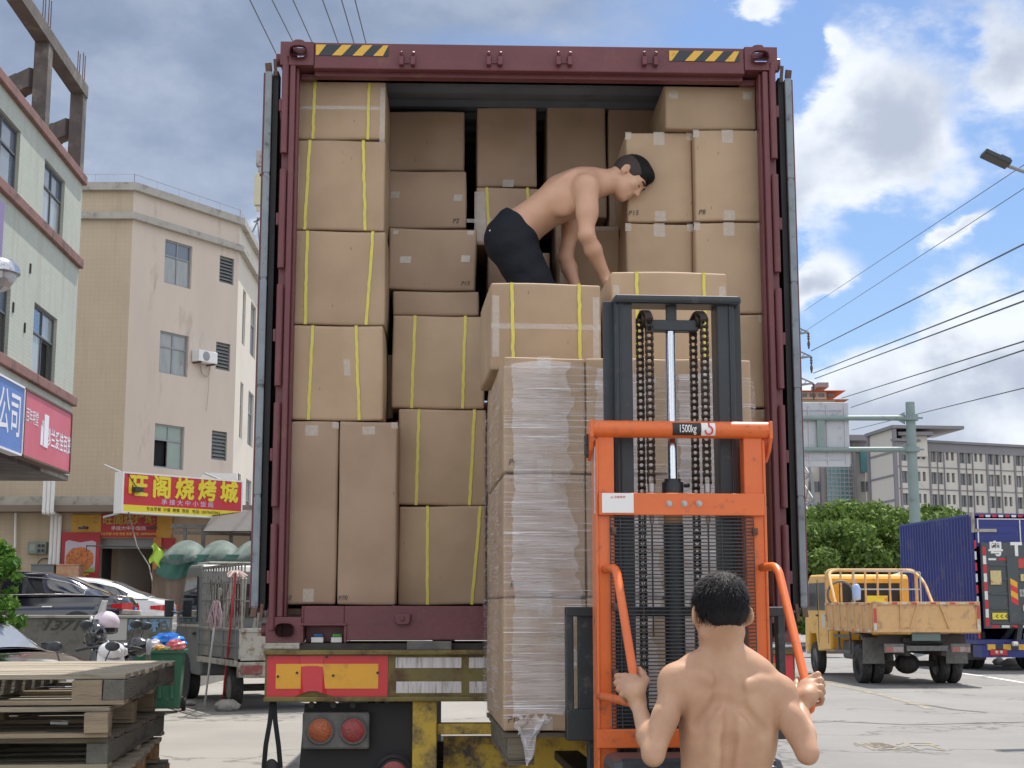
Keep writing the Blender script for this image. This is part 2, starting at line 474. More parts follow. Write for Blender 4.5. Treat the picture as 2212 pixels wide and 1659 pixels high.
# hazard stripes on the header
def hazard(u0, u1, v0, v1):
 p, q = clp(u0, v0, 0), clp(u1, v1, 0)
 W = q.x - p.x; zt, zb = p.z, q.z; H = zt - zb
 g = G(); g.bb(p.x, q.x, -.0035, -.0005, zb, zt, m=1)
 n = 4; st = W / 3.52; sl = H * .9
 for k in range(n):
  x = p.x + k * st - (0 if k else 0)
  poly = [(x - sl * 0 - (.0), zb), (x + st * .42, zb), (x + st * .42 + sl, zt), (x + sl, zt)]
  if k == 0: poly = [(p.x, zb), (p.x + .012, zb), (p.x + st * .5, zt), (p.x, zt)]
  else: poly = [(x - sl * .45, zb), (x - sl * .45 + st * .47, zb), (min(x + sl * .55 + st * .47, q.x), zt), (x + sl * .55, zt)]
  g.prism(poly, -.0055, -.0035, m=0)
 g.build('hazard_strip', [m_hy, m_hb], cont)
hazard(683, 839, 97, 122); hazard(1445, 1597, 110, 134)
# corrugated walls, roof, floor
def corr(n, L, amp):
 pts = []
 per = L / n
 for i in range(n):
  x = i * per
  pts += [(x, 0), (x + per * .28, 0), (x + per * .5, amp), (x + per * .78, amp)]
 pts.append((L, 0)); return pts
for side in (0, 1):
 g = G(); pr = corr(44, CL - .35, .036)
 vs = [];
 for y, o in pr:
  x = .012 + o if side == 0 else CW - .012 - o
  for z in (.16, CH - .06): vs.append((x, y + .15, z))
 for y, o in pr:
  x = .016 + o if side == 0 else CW - .016 - o
  for z in (.16, CH - .06): vs.append((x, y + .15, z))
 k = len(pr); fs = [(2 * i, 2 * i + 2, 2 * i + 3, 2 * i + 1) for i in range(k - 1)]
 g.add(vs[:2 * k], fs, 0); g.add(vs[2 * k:], fs, 1)
 x = 0 if side == 0 else CW - .06
 g.bb(x, x + .06, .16, CL - .16, CH - .06, CH - .005, 0); g.bb(x, x + .05, .16, CL - .16, .0, .16, 0)
 g.build('side_wall', [m_cont, m_cont_in], cont, recalc=False)
g = G(); pr = corr(58, CL - .3, .02); vs = []
for y, o in pr:
 for x in (.06, CW - .06): vs.append((x, y + .14, CH - .045 + o))
g.add(vs, [(2 * i, 2 * i + 1, 2 * i + 3, 2 * i + 2) for i in range(len(pr) - 1)], 0)
g.add([(p[0], p[1], p[2] - .004) for p in vs], [(2 * i, 2 * i + 1, 2 * i + 3, 2 * i + 2) for i in range(len(pr) - 1)], 1)
g.build('roof_panel', [m_cont, m_cont_in], cont, recalc=False)
g = G(); g.bb(.05, CW - .05, .12, CL - .1, .13, sz - .012); g.build('floor_panel', m_plyfloor, cont)
g = G(); g.bb(.05, CW - .05, CL - .1, CL - .04, .1, CH - .06); g.build('front_wall', m_cont, cont)
# doors folded back along the outside of the walls
dz0 = clp(560, 1314, .0).z; dz1 = clp(590, 150, .0).z
for side in (0, 1):
 s_ = -1 if side == 0 else 1
 g = G(); x = -.046 if side == 0 else CW + .046
 def dx(y, o): return x + s_ * (o + y * .004)
 DW = 1.17
 poly = [(dx(.0, .0), .04), (dx(.0, .042), .04), (dx(DW, .042), .04 + DW), (dx(DW, 0), .04 + DW)]
 g.prism(poly, dz0, dz1, plane='xy')
 door = g.build('door', m_cont, cont, bevel=.004)
 g = G()
 for zz in range(5):
  za = dz0 + (dz1 - dz0) * zz / 5 + .006; zb_ = dz0 + (dz1 - dz0) * (zz + 1) / 5 - .006
  xx = sorted((dx(0, -.002), dx(0, .030)))
  g.bb(xx[0], xx[1], .018, .04, za, zb_)
 xx = sorted((dx(0, -.002), dx(0, .030)))
 g.bb(xx[0] + .003, xx[1] - .003, .022, .04, dz0, dz1)
 g.build('gasket', m_gask, door, bevel=.004)
 g = G(); xx = sorted((dx(0, -.03), dx(0, -.004))); g.bb(xx[0], xx[1], .05, .14, dz0 - .01, dz1 + .01); g.build('lip_seal', m_blackrub, door)
 hx = 0.02 if side == 0 else CW - .02
 for k in range(5):
  z = .30 + k * (CH - .62) / 4
  g = G(); g.cyl((hx - s_ * .004, .002, z - .245), (hx - s_ * .004, .002, z + .245), .017, n=10)
  g.bb(min(hx, hx + s_ * .026), max(hx, hx + s_ * .026), .005, .022, z - .03, z + .03)
  g.build('hinge', m_cont, door, bevel=.003, smooth=True)
 for zt, up in ((dz1, 1), (dz0, -1)):
  g = G(); g.bar((dx(.03, .015), .03, zt), (dx(.03, .018), .02, zt + up * .04), .03, .012)
  g.bar((dx(.03, -.02), .03, zt - up * .02), (dx(.03, -.014), .02, zt + up * .06), .015, .01)
  g.build('cam_end', m_rust, door)
 for yy in (.45, .85):
  g = G(); g.cyl((dx(yy, .052), yy, dz0 - .02), (dx(yy, .052), yy, dz1 + .02), .017, n=8); g.build('locking_bar', m_cont, door)
# small cartons lying in the sill pocket
m_white = mat('white_paper', (.72, .72, .70), .6)
m_bluep = mat('blue_print', (.05, .20, .45), .5); m_greenp = mat('green_print', (.15, .45, .10), .5)
for u, v, mm, lab, W_ in ((685, 1385, m_bluep, 'small white cigarette pack with blue print in sill pocket', .055), (727, 1384, m_greenp, 'small cream cigarette pack with green tube in sill pocket', .048)):
 p = clp(u, 1392, .03)
 g = G(); g.bb(-W_ / 2, W_ / 2, 0, .045, 0, .024);
 o = g.build('cigarette_pack', m_white, None, bevel=.002)
 tag(o, lab, 'cigarette pack', 'packs left in the sill pocket'); o.location = CM @ Vector((p.x, .03, .001)); o.rotation_euler.z = C_RZ + random.uniform(-.2, .2)
 g = G(); g.cyl((-.018, .02, .032), (.022, .026, .032), .008, n=8); g.build('tube', mm, o)
# CARTONS
def cardboard(name, base, base2):
 m = bpy.data.materials.new(name); m.use_nodes = True; t = m.node_tree; b = t.nodes['Principled BSDF']
 b.inputs['Roughness'].default_value = .78; b.inputs['Specular IOR Level'].default_value = .3
 co = t.nodes.new('ShaderNodeTexCoord'); oi = t.nodes.new('ShaderNodeObjectInfo')
 mp_ = t.nodes.new('ShaderNodeMapping'); t.links.new(co.outputs['Object'], mp_.inputs[0])
 off = t.nodes.new('ShaderNodeVectorMath'); off.operation = 'SCALE'; off.inputs[0].default_value = (13, 7, 5); t.links.new(oi.outputs['Random'], off.inputs['Scale'])
 t.links.new(off.outputs[0], mp_.inputs['Location'])
 n = t.nodes.new('ShaderNodeTexNoise'); n.inputs['Scale'].default_value = 3.2; n.inputs['Detail'].default_value = 6; t.links.new(mp_.outputs[0], n.inputs['Vector'])
 f = smooth(t, n.outputs[0], .32, .7)
 c = mixc(t, f, base, base2)
 # smudges and scuffs
 n2 = t.nodes.new('ShaderNodeTexNoise'); n2.inputs['Scale'].default_value = 9; n2.inputs['Detail'].default_value = 10; n2.inputs['Roughness'].default_value = .72; t.links.new(mp_.outputs[0], n2.inputs['Vector'])
 f2 = smooth(t, n2.outputs[0], .62, .78)
 c = mixc(t, mth(t, 'MULTIPLY', f2, .6), c, tuple(x * .68 for x in base))
 # sparse small dark nicks
 v = t.nodes.new('ShaderNodeTexVoronoi'); v.inputs['Scale'].default_value = 9; mp3 = t.nodes.new('ShaderNodeMapping'); mp3.inputs['Scale'].default_value = (1.6, 1, .75)
 t.links.new(mp_.outputs[0], mp3.inputs[0]); t.links.new(mp3.outputs[0], v.inputs['Vector'])
 f3 = smooth(t, v.outputs['Distance'], .075, .03)
 c = mixc(t, mth(t, 'MULTIPLY', f3, .7), c, tuple(x * .45 for x in base))
 val = t.nodes.new('ShaderNodeHueSaturation'); t.links.new(c, val.inputs['Color'])
 rng = t.nodes.new('ShaderNodeMapRange'); t.links.new(oi.outputs['Random'], rng.inputs[0]); rng.inputs[3].default_value = .90; rng.inputs[4].default_value = 1.08
 t.links.new(rng.outputs[0], val.inputs['Value']); t.links.new(val.outputs[0], b.inputs['Base Color'])
 # flute ripples + slight unevenness
 wv = t.nodes.new('ShaderNodeTexWave'); wv.inputs['Scale'].default_value = 42; wv.inputs['Distortion'].default_value = .6; t.links.new(co.outputs['Object'], wv.inputs['Vector'])
 h = mth(t, 'ADD', mth(t, 'MULTIPLY', wv.outputs['Fac'], .07), mth(t, 'MULTIPLY', n2.outputs[0], 1.2))
 bn = t.nodes.new('ShaderNodeBump'); bn.inputs['Strength'].default_value = .3; bn.inputs['Distance'].default_value = .004
 t.links.new(h, bn.inputs['Height']); t.links.new(bn.outputs[0], b.inputs['Normal'])
 return m
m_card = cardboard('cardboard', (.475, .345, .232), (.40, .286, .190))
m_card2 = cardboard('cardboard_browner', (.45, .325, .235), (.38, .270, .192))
m_strap = mat('yellow_strapping', (.70, .62, .10), .4, col2=(.60, .53, .10), nscale=30)
m_tape = mat('clear_packing_tape', (.72, .66, .58), .16, alpha=.42, spec=.9, col2=(.80, .76, .72), nscale=40, bump=.5, bscale=60)
m_label = mat('grey_paper_patch', (.46, .42, .38), .45, col2=(.56, .52, .47), nscale=30)
m_ink = mat('marker_ink', (.06, .05, .05), .6)
def carton_mesh(W, D, H, seed, bulge=.009):
 rnd = random.Random(seed); g = G()
 ph = [rnd.uniform(0, 6.3) for _ in range(9)]
 am = rnd.uniform(.5, 1.0) * bulge
 def par(L):
  e = .007 / L
  return [0, e, e * 2.2, .17, .34, .5, .66, .83, 1 - e * 2.2, 1 - e, 1]
 ax, ay, az_ = par(W), par(D), par(H)
 def disp(x, y, z):
  u, v_, w_ = x / W * 2 - 1, y / D * 2 - 1, z / H * 2 - 1
  p = Vector((x, y, z))
  b = lambda a, c: max(0, 1 - a * a) ** .7 * max(0, 1 - c * c) ** .7
  p.x += am * (1 if u > 0 else -1) * b(v_, w_) * (abs(u) ** 8)
  p.y += am * (1 if v_ > 0 else -1) * b(u, w_) * (abs(v_) ** 8)
  p.z += am * .5 * (1 if w_ > 0 else -1) * b(u, v_) * (abs(w_) ** 8)
  n1 = math.sin(7 * x + ph[0] + 3 * z) * math.sin(6 * z + ph[1]) ; n2_ = math.sin(9 * z + ph[2] + 4 * x) * math.sin(5 * x + ph[3])
  p += Vector((n1 * .0028, n2_ * .0030, math.sin(11 * x + ph[4]) * .0026))
  k = (abs(u) > .985) + (abs(v_) > .985) + (abs(w_) > .985)
  r_ = .0024
  if abs(u) == 1 and k > 1: p.x -= r_ * (1 if u > 0 else -1)
  if abs(v_) == 1 and k > 1: p.y -= r_ * (1 if v_ > 0 else -1)
  if abs(w_) == 1 and k > 1: p.z -= r_ * (1 if w_ > 0 else -1)
  return p - Vector((W / 2, D / 2, 0))
 def face(A, B, fn):
  vs = [disp(*fn(a, b)) for b in B for a in A]; n = len(A)
  fs = [(j * n + i, j * n + i + 1, (j + 1) * n + i + 1, (j + 1) * n + i) for j in range(len(B) - 1) for i in range(n - 1)]
  g.add(vs, fs)
 face(ax, az_, lambda a, b: (a * W, 0, b * H)); face(ax[::-1], az_, lambda a, b: (a * W, D, b * H))
 face(ay[::-1], az_, lambda a, b: (0, a * D, b * H)); face(ay, az_, lambda a, b: (W, a * D, b * H))
 face(ax, ay, lambda a, b: (a * W, b * D, H)); face(ax, ay[::-1], lambda a, b: (a * W, b * D, 0))
 g.front = lambda x, z: disp(min(max(x + W / 2, .02 * W), .98 * W), 0, min(max(z, .02 * H), .98 * H)).y
 return g
_seed = [10]
def carton(M, x0, x1, y0, y1, z0, z1, label, group, straps=(), tapes=(), labels=(), mark=None, roll=0.0, yaw=0.0, m=None, name='cardboard_box', strap_top=True, pad=.004):
 _seed[0] += 1
 W, D, H = x1 - x0 - pad, y1 - y0, z1 - z0 - pad
 g = carton_mesh(W, D, H, _seed[0])
 import bmesh
 fy = g.front
 o = g.build(name, m or m_card, None, smooth=True, angle=50, recalc=False)
 bm = bmesh.new(); bm.from_mesh(o.data); bmesh.ops.remove_doubles(bm, verts=bm.verts, dist=.0004); bmesh.ops.recalc_face_normals(bm, faces=bm.faces); bm.to_mesh(o.data); bm.free()
 tag(o, label, 'cardboard box', group)
 o.matrix_world = M @ Matrix.Translation(((x0 + x1) / 2, (y0 + y1) / 2, z0 + pad / 2)) @ Matrix.Rotation(yaw, 4, 'Z') @ Matrix.Rotation(roll, 4, 'Y')
 F_ = -D / 2
 rnd = random.Random(_seed[0])
 for (t0, t1) in straps:           # fractions across the front, at the top and the bottom
  g = G(); n = 17; hw = .0072
  xs = [(-W / 2 + W * (t0 + (t1 - t0) * i / (n - 1)) + rnd.uniform(-1, 1) * .002 * (0 < i < n - 1)) for i in range(n)]
  for i in range(n - 1):
   za, zb_ = H * (1 - i / (n - 1)), H * (1 - (i + 1) / (n - 1))
   y_a = fy(xs[i], za) - .0035; y_b = fy(xs[i + 1], zb_) - .0035
   vs = [(xs[i] - hw, y_a, za), (xs[i] + hw, y_a, za), (xs[i + 1] + hw, y_b, zb_), (xs[i + 1] - hw, y_b, zb_)]
   vs += [(a, b + .0012, c) for a, b, c in vs]
   g.add(vs, [(0, 1, 2, 3), (7, 6, 5, 4), (0, 3, 7, 4), (1, 5, 6, 2)])
  if strap_top:
   g.bb(xs[0] - hw, xs[0] + hw, F_ - .003, -F_ + .003, H + .0015, H + .0028)
  g.build('strap', m_strap, o)
 for (fx, fz, w_, h_, ang) in tapes:
  g = G(); c = (-W / 2 + W * fx, F_ - .0075, H * fz)
  def fn(u, v, c=c, w_=w_, h_=h_, ang=ang):
   a, b = (u - .5) * w_, (v - .5) * h_
   ca, sa = math.cos(ang), math.sin(ang)
   x_, z_ = c[0] + a * ca - b * sa, c[2] + a * sa + b * ca
   return (x_, fy(x_, z_) - .0014 + .0005 * math.sin(40 * u) * math.sin(23 * v), z_)
  g.grid(fn, 12, 8); g.build('tape', m_tape, o, smooth=True)
 for (fx, fz, w_, h_, ang) in labels:
  g = G(); c = (-W / 2 + W * fx, H * fz); g.grid(lambda u, v: (c[0] + (u - .5) * w_ + (v - .5) * .004, fy(c[0] + (u - .5) * w_, c[1] + (v - .5) * h_) - .0016, c[1] + (v - .5) * h_ + (u - .5) * ang * w_), 5, 5); g.build('paper_patch', m_label, o)
 if mark:
  s_, fx, fz, sz_ = mark
  text('marking', s_, sz_, m_ink, o, Matrix.Translation((-W / 2 + W * fx, fy(-W / 2 + W * fx, H * fz) - .003, H * fz)) @ Matrix.Rotation(-.06, 4, 'Y'), shear=.25, extrude=.0003)
 return o
def pxcarton(u0, v0, u1, v1, d, depth, label, group, **kw):
 um, vm = (u0 + u1) / 2, (v0 + v1) / 2
 a, b = clp(u0, vm, d), clp(u1, vm, d); zt, zb_ = clp(um, v0, d).z, clp(um, v1, d).z
 W = u1 - u0
 if 'st' in kw: kw['straps'] = [((p - u0) / W, (q - u0) / W) for p, q in kw.pop('st')]
 return carton(CM, a.x, b.x, d, d + depth, zb_, zt, label, group, **kw)
GI = 'cardboard boxes stacked inside the container'
TP = lambda fx, fz, w=.06, h=.09, a=0: (fx, fz, w, h, a)
topt = lambda: [(.5, .93, .055, .07, 0), (.5, .06, .055, .05, 0), (.03, .96, .03, .04, 0), (.97, .96, .03, .04, 0)]
# left column, five boxes high
pxcarton(637, 172, 833, 302, .16, .5, 'strapped box with a tape line across, top of the leftmost stack', GI, st=[(679, 677), (798, 796)], tapes=[(.5, .52, .40, .018, 0), (.03, .5, .025, .25, 0), (.97, .4, .025, .3, 0)], m=m_card)
pxcarton(633, 303, 832, 498, .12, .5, 'strapped box second from the top in the leftmost stack', GI, st=[(667, 660), (784, 791)], tapes=[(.04, .6, .02, .2, 0)])
pxcarton(629, 499, 832, 702, .11, .5, 'strapped box third from the top in the leftmost stack', GI, st=[(661, 661), (804, 793)], roll=.003)
pxcarton(622, 703, 828, 908, .10, .5, 'strapped box resting on the two tall upright boxes', GI, st=[(673, 668), (768, 778)], tapes=[(.62, .55, .03, .08, .1)])
pxcarton(612, 910, 728, 1307, .09, .5, 'tall narrow box standing against the left door post', GI, m=m_card2, tapes=[(.5, .95, .06, .05, .05), (.5, .05, .05, .06, 0), (.05, .98, .03, .03, 0), (.95, .98, .03, .03, 0)], mark=('P10', .09, .035, .03))
pxcarton(731, 910, 857, 1307, .09, .5, 'tall narrow box, the right one of the two standing side by side', GI, m=m_card2, tapes=[(.5, .95, .06, .04, .05), (.95, .98, .03, .03, 0)], mark=('P70', .09, .035, .03))
# second column
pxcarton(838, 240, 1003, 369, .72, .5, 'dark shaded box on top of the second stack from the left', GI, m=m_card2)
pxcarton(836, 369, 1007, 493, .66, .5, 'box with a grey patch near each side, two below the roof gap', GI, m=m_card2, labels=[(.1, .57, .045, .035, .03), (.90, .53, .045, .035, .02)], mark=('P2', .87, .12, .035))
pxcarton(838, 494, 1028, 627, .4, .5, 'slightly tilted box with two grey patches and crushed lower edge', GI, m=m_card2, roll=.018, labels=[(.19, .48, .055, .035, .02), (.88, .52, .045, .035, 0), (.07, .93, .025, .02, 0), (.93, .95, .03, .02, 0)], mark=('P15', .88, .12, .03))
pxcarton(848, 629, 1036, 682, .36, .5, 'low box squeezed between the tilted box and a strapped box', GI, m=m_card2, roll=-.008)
pxcarton(847, 682, 1046, 883, .3, .5, 'strapped box just right of the dark gap beside the left stack', GI, st=[(895, 890), (1005, 1000)])
pxcarton(860, 884, 1050, 1092, .26, .5, 'strapped box in the middle of the second stack, above one on the sill', GI, st=[(904, 899), (1025, 1015)])
pxcarton(860, 1093, 1050, 1307, .22, .5, 'strapped box on the container floor left of the wrapped load', GI, st=[(922, 924), (1038, 1020)])
pxcarton(800, 766, 850, 905, .5, .4, 'dark box edge seen deep in the gap of the left stacks', GI, m=m_card2)
# deeper boxes in the middle
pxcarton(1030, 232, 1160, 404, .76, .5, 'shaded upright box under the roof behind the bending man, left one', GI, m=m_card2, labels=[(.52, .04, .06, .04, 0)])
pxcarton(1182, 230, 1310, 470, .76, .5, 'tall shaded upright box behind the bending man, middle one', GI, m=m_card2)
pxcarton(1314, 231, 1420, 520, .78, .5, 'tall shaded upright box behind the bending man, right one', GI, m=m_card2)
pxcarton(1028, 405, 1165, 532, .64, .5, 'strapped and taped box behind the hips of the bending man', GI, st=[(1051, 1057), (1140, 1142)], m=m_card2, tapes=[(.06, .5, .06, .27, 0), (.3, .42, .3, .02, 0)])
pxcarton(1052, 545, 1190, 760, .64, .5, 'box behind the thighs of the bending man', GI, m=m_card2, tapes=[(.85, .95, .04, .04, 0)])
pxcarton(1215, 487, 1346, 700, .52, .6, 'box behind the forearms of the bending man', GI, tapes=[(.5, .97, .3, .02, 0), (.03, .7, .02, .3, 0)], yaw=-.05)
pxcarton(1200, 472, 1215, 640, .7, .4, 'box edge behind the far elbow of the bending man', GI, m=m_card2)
# right side columns
pxcarton(1436, 178, 1634, 280, .16, .6, 'single wide box on top of the right stacks with two patches', GI, labels=[], tapes=[(.09, .72, .045, .04, 0), (.9, .72, .045, .04, 0)], roll=.004)
pxcarton(1353, 286, 1496, 480, .2, .55, 'upright box marked P15 beside the bending man\'s face', GI, tapes=topt(), mark=('P15', .09, .09, .035))
pxcarton(1500, 281, 1646, 478, .14, .55, 'upright box marked P8 under the wide top box', GI, tapes=topt(), mark=('P8', .09, .09, .035))
pxcarton(1353, 483, 1497, 682, .2, .55, 'upright taped box at the bending man\'s right, below the P15 box', GI, tapes=topt())
pxcarton(1502, 481, 1650, 678, .14, .55, 'upright taped box at the right door post, below the P8 box', GI, tapes=topt())
pxcarton(1354, 684, 1500, 884, .2, .55, 'upright box seen between the black mast rails above the wrapped load', GI, tapes=topt())
pxcarton(1503, 680, 1654, 882, .14, .55, 'upright box third from the bottom at the right door post', GI, tapes=topt(), roll=-.004)
pxcarton(1504, 884, 1659, 1090, .13, .55, 'upright box second from the bottom at the right door post', GI, tapes=topt())
pxcarton(1505, 1092, 1663, 1305, .13, .55, 'upright box on the container floor at the right door post', GI, tapes=topt())
# what the man inside stands on
for k, (xa, xb) in enumerate(((1.02, 1.45), (1.46, 1.86))):
 for j in range(2):
  carton(CM, xa, xb, .16, .85, sz + .001 + j * .52, sz + .001 + (j + 1) * .52, ['box on the container floor behind the load, under the man, left', 'box on the container floor behind the load, under the man, right', 'left box carrying the bending man behind the wrapped load', 'right box carrying the bending man behind the wrapped load'][k + 2 * j], GI, m=m_card2)
STAND_Z = C_LOC.z + sz + 1.04
# WRAPPED LOAD ON THE FORKS
L_LOC = Vector((-.034, 5.6, 1.087)); L_RZ = R(4.2)
LM = Matrix.Translation(L_LOC) @ Matrix.Rotation(L_RZ, 4, 'Z')
def llp(u, v, d=0.0): return clp(u, v, d, LM)
xe = [0, .322, .652, .985]
ze = [0, llp(1170, 1291).z, llp(1170, 1023).z, llp(1170, 771).z]
GL = 'film wrapped boxes on the pallet truck'
nm = [['lower left', 'lower middle', 'lower right'], ['middle left', 'middle centre', 'middle right'], ['upper left', 'upper middle', 'upper right']]
mk = {(0, 0): ('P17', .12, .09, .032), (1, 0): ('P44', .15, .1, .034), (2, 0): ('P43', .13, .09, .034), (1, 1): ('P15', .6, .3, .03), (2, 2): ('P41', .2, .1, .034)}
for j in range(3):
 for i in range(3):
  carton(LM, xe[i], xe[i + 1], 0, 1.1, ze[j], ze[j + 1], '%s box of the nine film wrapped boxes on the forks' % nm[j][i], GL, tapes=topt()[:2], mark=mk.get((j, i)), m=(m_card if j != 1 else m_card2))
ra = [llp(1056, 690, .35), llp(1296, 690, .35), llp(1170, 612, .35)]
carton(LM, ra[0].x, ra[1].x, .35, .95, ze[3] + .002, ra[2].z, 'long strapped box with a taped seam on top of the wrapped load', 'strapped boxes on top of the wrapped load', straps=[(.19, .2), (.80, .81)], tapes=[(.5, .50, .46, .022, 0), (.045, .5, .028, .26, 0), (.955, .5, .028, .26, 0)], yaw=.02)
rb = [llp(1321, 680, .42), llp(1574, 680, .42), llp(1440, 587, .42)]
carton(LM, rb[0].x, rb[1].x, .42, 1.0, ze[3] + .002, rb[2].z, 'strapped box the bending man is holding, behind the black mast top', 'strapped boxes on top of the wrapped load', straps=[(.22, .22), (.80, .80)], tapes=[(.045, .55, .028, .28, 0), (.955, .55, .028, .28, 0)], yaw=-.01)
# stretch film shell
m = bpy.data.materials.new('stretch_film'); m.use_nodes = True; t = m.node_tree; b = t.nodes['Principled BSDF']
b.inputs['Base Color'].default_value = (.90, .87, .90, 1); b.inputs['Roughness'].default_value = .22; b.inputs['Specular IOR Level'].default_value = .8
co = t.nodes.new('ShaderNodeTexCoord')
def nn(scale, st, det=5, loc=(0, 0, 0)):
 mp_ = t.nodes.new('ShaderNodeMapping'); mp_.inputs['Scale'].default_value = st; mp_.inputs['Location'].default_value = loc; mp_.inputs['Rotation'].default_value = (0, .025, 0)
 t.links.new(co.outputs['Object'], mp_.inputs[0])
 n = t.nodes.new('ShaderNodeTexNoise'); n.inputs['Scale'].default_value = scale; n.inputs['Detail'].default_value = det; n.inputs['Roughness'].default_value = .62
 t.links.new(mp_.outputs[0], n.inputs['Vector']); return n.outputs[0]
sx3 = t.nodes.new('ShaderNodeSeparateXYZ'); t.links.new(co.outputs['Object'], sx3.inputs[0])
xm = mth(t, 'FRACT', mth(t, 'DIVIDE', mth(t, 'ADD', sx3.outputs[0], mth(t, 'MULTIPLY', mth(t, 'SUBTRACT', nn(9, (.2, 1, 1.6), 6), .5), .055)), .3285))
rb_ = mth(t, 'ADD', .80, mth(t, 'MULTIPLY', mth(t, 'SUBTRACT', nn(2.2, (.1, 1, 1.0), 4, (1, 5, 2)), .5), 1.1))
patch = mth(t, 'MULTIPLY', smooth(t, xm, .10, .115), smooth(t, mth(t, 'SUBTRACT', mth(t, 'MINIMUM', rb_, .95), xm), .0, .02))
patch = mth(t, 'MULTIPLY', patch, smooth(t, nn(1.1, (1.4, 1, .8), 4, (4.4, 0, 1.3)), .28, .50))
st1 = smooth(t, nn(3.0, (.7, 1, 30), 5), .54, .60)
st2 = smooth(t, nn(4.0, (.45, 1, 46), 3, (2, 1, 7)), .60, .645)
a_ = mth(t, 'ADD', mth(t, 'MULTIPLY', patch, .36), mth(t, 'MULTIPLY', st1, .22))
a_ = mth(t, 'ADD', a_, mth(t, 'MULTIPLY', st2, .60)); a_ = mth(t, 'ADD', a_, .06, clamp=True)
t.links.new(mth(t, 'MINIMUM', a_, .92), b.inputs['Alpha'])
bn = t.nodes.new('ShaderNodeBump'); bn.inputs['Strength'].default_value = .7; bn.inputs['Distance'].default_value = .012
t.links.new(mth(t, 'ADD', nn(5, (.8, 1, 22), 5), mth(t, 'MULTIPLY', st1, .5)), bn.inputs['Height']); t.links.new(bn.outputs[0], b.inputs['Normal'])
m_film = m
g = G()
Wd, Dd = xe[3], 1.1
zt = llp(1170, 806).z; zb = .045
def film(u, v):
 per = 2 * (Wd + Dd); s_ = u * per
 o = .0175
 if s_ < Wd: x, y, nx, ny = s_, 0, 0, -1
 elif s_ < Wd + Dd: x, y, nx, ny = Wd, s_ - Wd, 1, 0
 elif s_ < 2 * Wd + Dd: x, y, nx, ny = Wd - (s_ - Wd - Dd), Dd, 0, 1
 else: x, y, nx, ny = 0, Dd - (s_ - 2 * Wd - Dd), -1, 0
 top = zt + .018 * math.sin(9 * s_) + .03 * math.sin(3.1 * s_ + 1)
 bot = zb + .012 * math.sin(14 * s_) + .02 * math.sin(5 * s_)
 z = bot + (top - bot) * v
 k = .0035 * math.sin(90 * z + 4 * math.sin(3 * s_)) * math.sin(7 * s_ + 9 * z) + .003 * math.sin(37 * z + 11 * s_)
 o += k
 return (x + nx * o, y + ny * o, z)
g.grid(film, 171, 150)
fo = g.build('stretch_film', m_film, None, smooth=True, angle=180, recalc=False)
fo.matrix_world = LM; tag(fo, 'crinkled clear stretch film wound around the nine stacked boxes', 'plastic film')
# loose tail of film below the load
g = G()
def tail(u, v):
 x = .05 + u * (.13 - .06 * v) + .012 * math.sin(9 * v); z = .06 - v * (.12 - .06 * math.sin(7 * u + 1)) + .01 * math.sin(25 * u)
 return (x, -.020 - .01 * math.sin(9 * u + 3 * v), z)
g.grid(tail, 24, 20); g.build('film_tail', m_film, fo, smooth=True, angle=180, recalc=False)
# taut threads of film bridging to the right
# pallet below the load
m_wood = mat('pallet_wood', (.30, .235, .155), .85, col2=(.19, .15, .105), nscale=5, stretch=(.6, 6, 6), bump=.5, bscale=26, dirt=(.09, .075, .06), dscale=4, damt=.5)
m_woodd = mat('pallet_wood_grey', (.20, .17, .125), .9, col2=(.12, .105, .08), nscale=5, stretch=(.6, 6, 6), bump=.6, bscale=26, dirt=(.06, .05, .045), dscale=4, damt=.6)
lp = thing('loading_pallet', LM @ Vector((0, 0, -.125)), 'dark worn pallet carried on the forks under the wrapped boxes', 'pallet', L_RZ)
for k in range(6):
 g = G(); y = .02 + k * .2; g.bb(.0, .98, y, y + .095, .103, .121); g.build('deck_board', m_woodd, lp, bevel=.002)
for x in (.02, .44, .86):
 g = G(); g.bb(x, x + .1, .02, 1.1, .02, .102); g.build('stringer', m_woodd, lp, bevel=.003)
for x in (.02, .44, .86):
 g = G(); g.bb(x, x + .1, .02, 1.1, .002, .019); g.build('bottom_board', m_woodd, lp)
# TRAILER
m_olive = mat('worn_yellow_beam', (.235, .185, .045), .65, col2=(.15, .125, .05), nscale=7, dirt=(.10, .06, .04), dscale=6, damt=.7, bump=.3, bscale=30)
m_dkred = mat('worn_red_paint', (.24, .075, .06), .6, col2=(.16, .06, .05), nscale=8, dirt=(.09, .06, .05), dscale=6, damt=.6)
m_chass = mat('dark_chassis', (.035, .035, .038), .7, col2=(.06, .05, .045), nscale=8, dirt=(.10, .08, .06), dscale=5, damt=.5)
m_refr = mat('red_reflector', (.62, .035, .045), .35, dirt=(.30, .05, .05), dscale=9, damt=.3)
m_refy = mat('amber_reflector', (.80, .40, .03), .35, dirt=(.50, .25, .06), dscale=8, damt=.4, bump=.2)
m_wstk = mat('worn_white_sticker', (.70, .68, .68), .5, col2=(.50, .44, .46), nscale=5, stretch=(8, 1, .6), dirt=(.22, .19, .12), dscale=10, damt=.45)
m_yel = mat('chipped_yellow_paint', (.58, .40, .05), .55, dirt=(.10, .085, .08), dscale=7, damt=.75)
m_lens_r = mat('red_lamp_lens', (.42, .05, .05), .25, col2=(.30, .05, .05), nscale=30, bump=.6, bscale=120, dirt=(.25, .15, .13), damt=.5)
m_lens_a = mat('amber_lamp_lens', (.48, .13, .04), .25, col2=(.36, .09, .04), nscale=30, bump=.6, bscale=120, dirt=(.25, .15, .10), damt=.5)
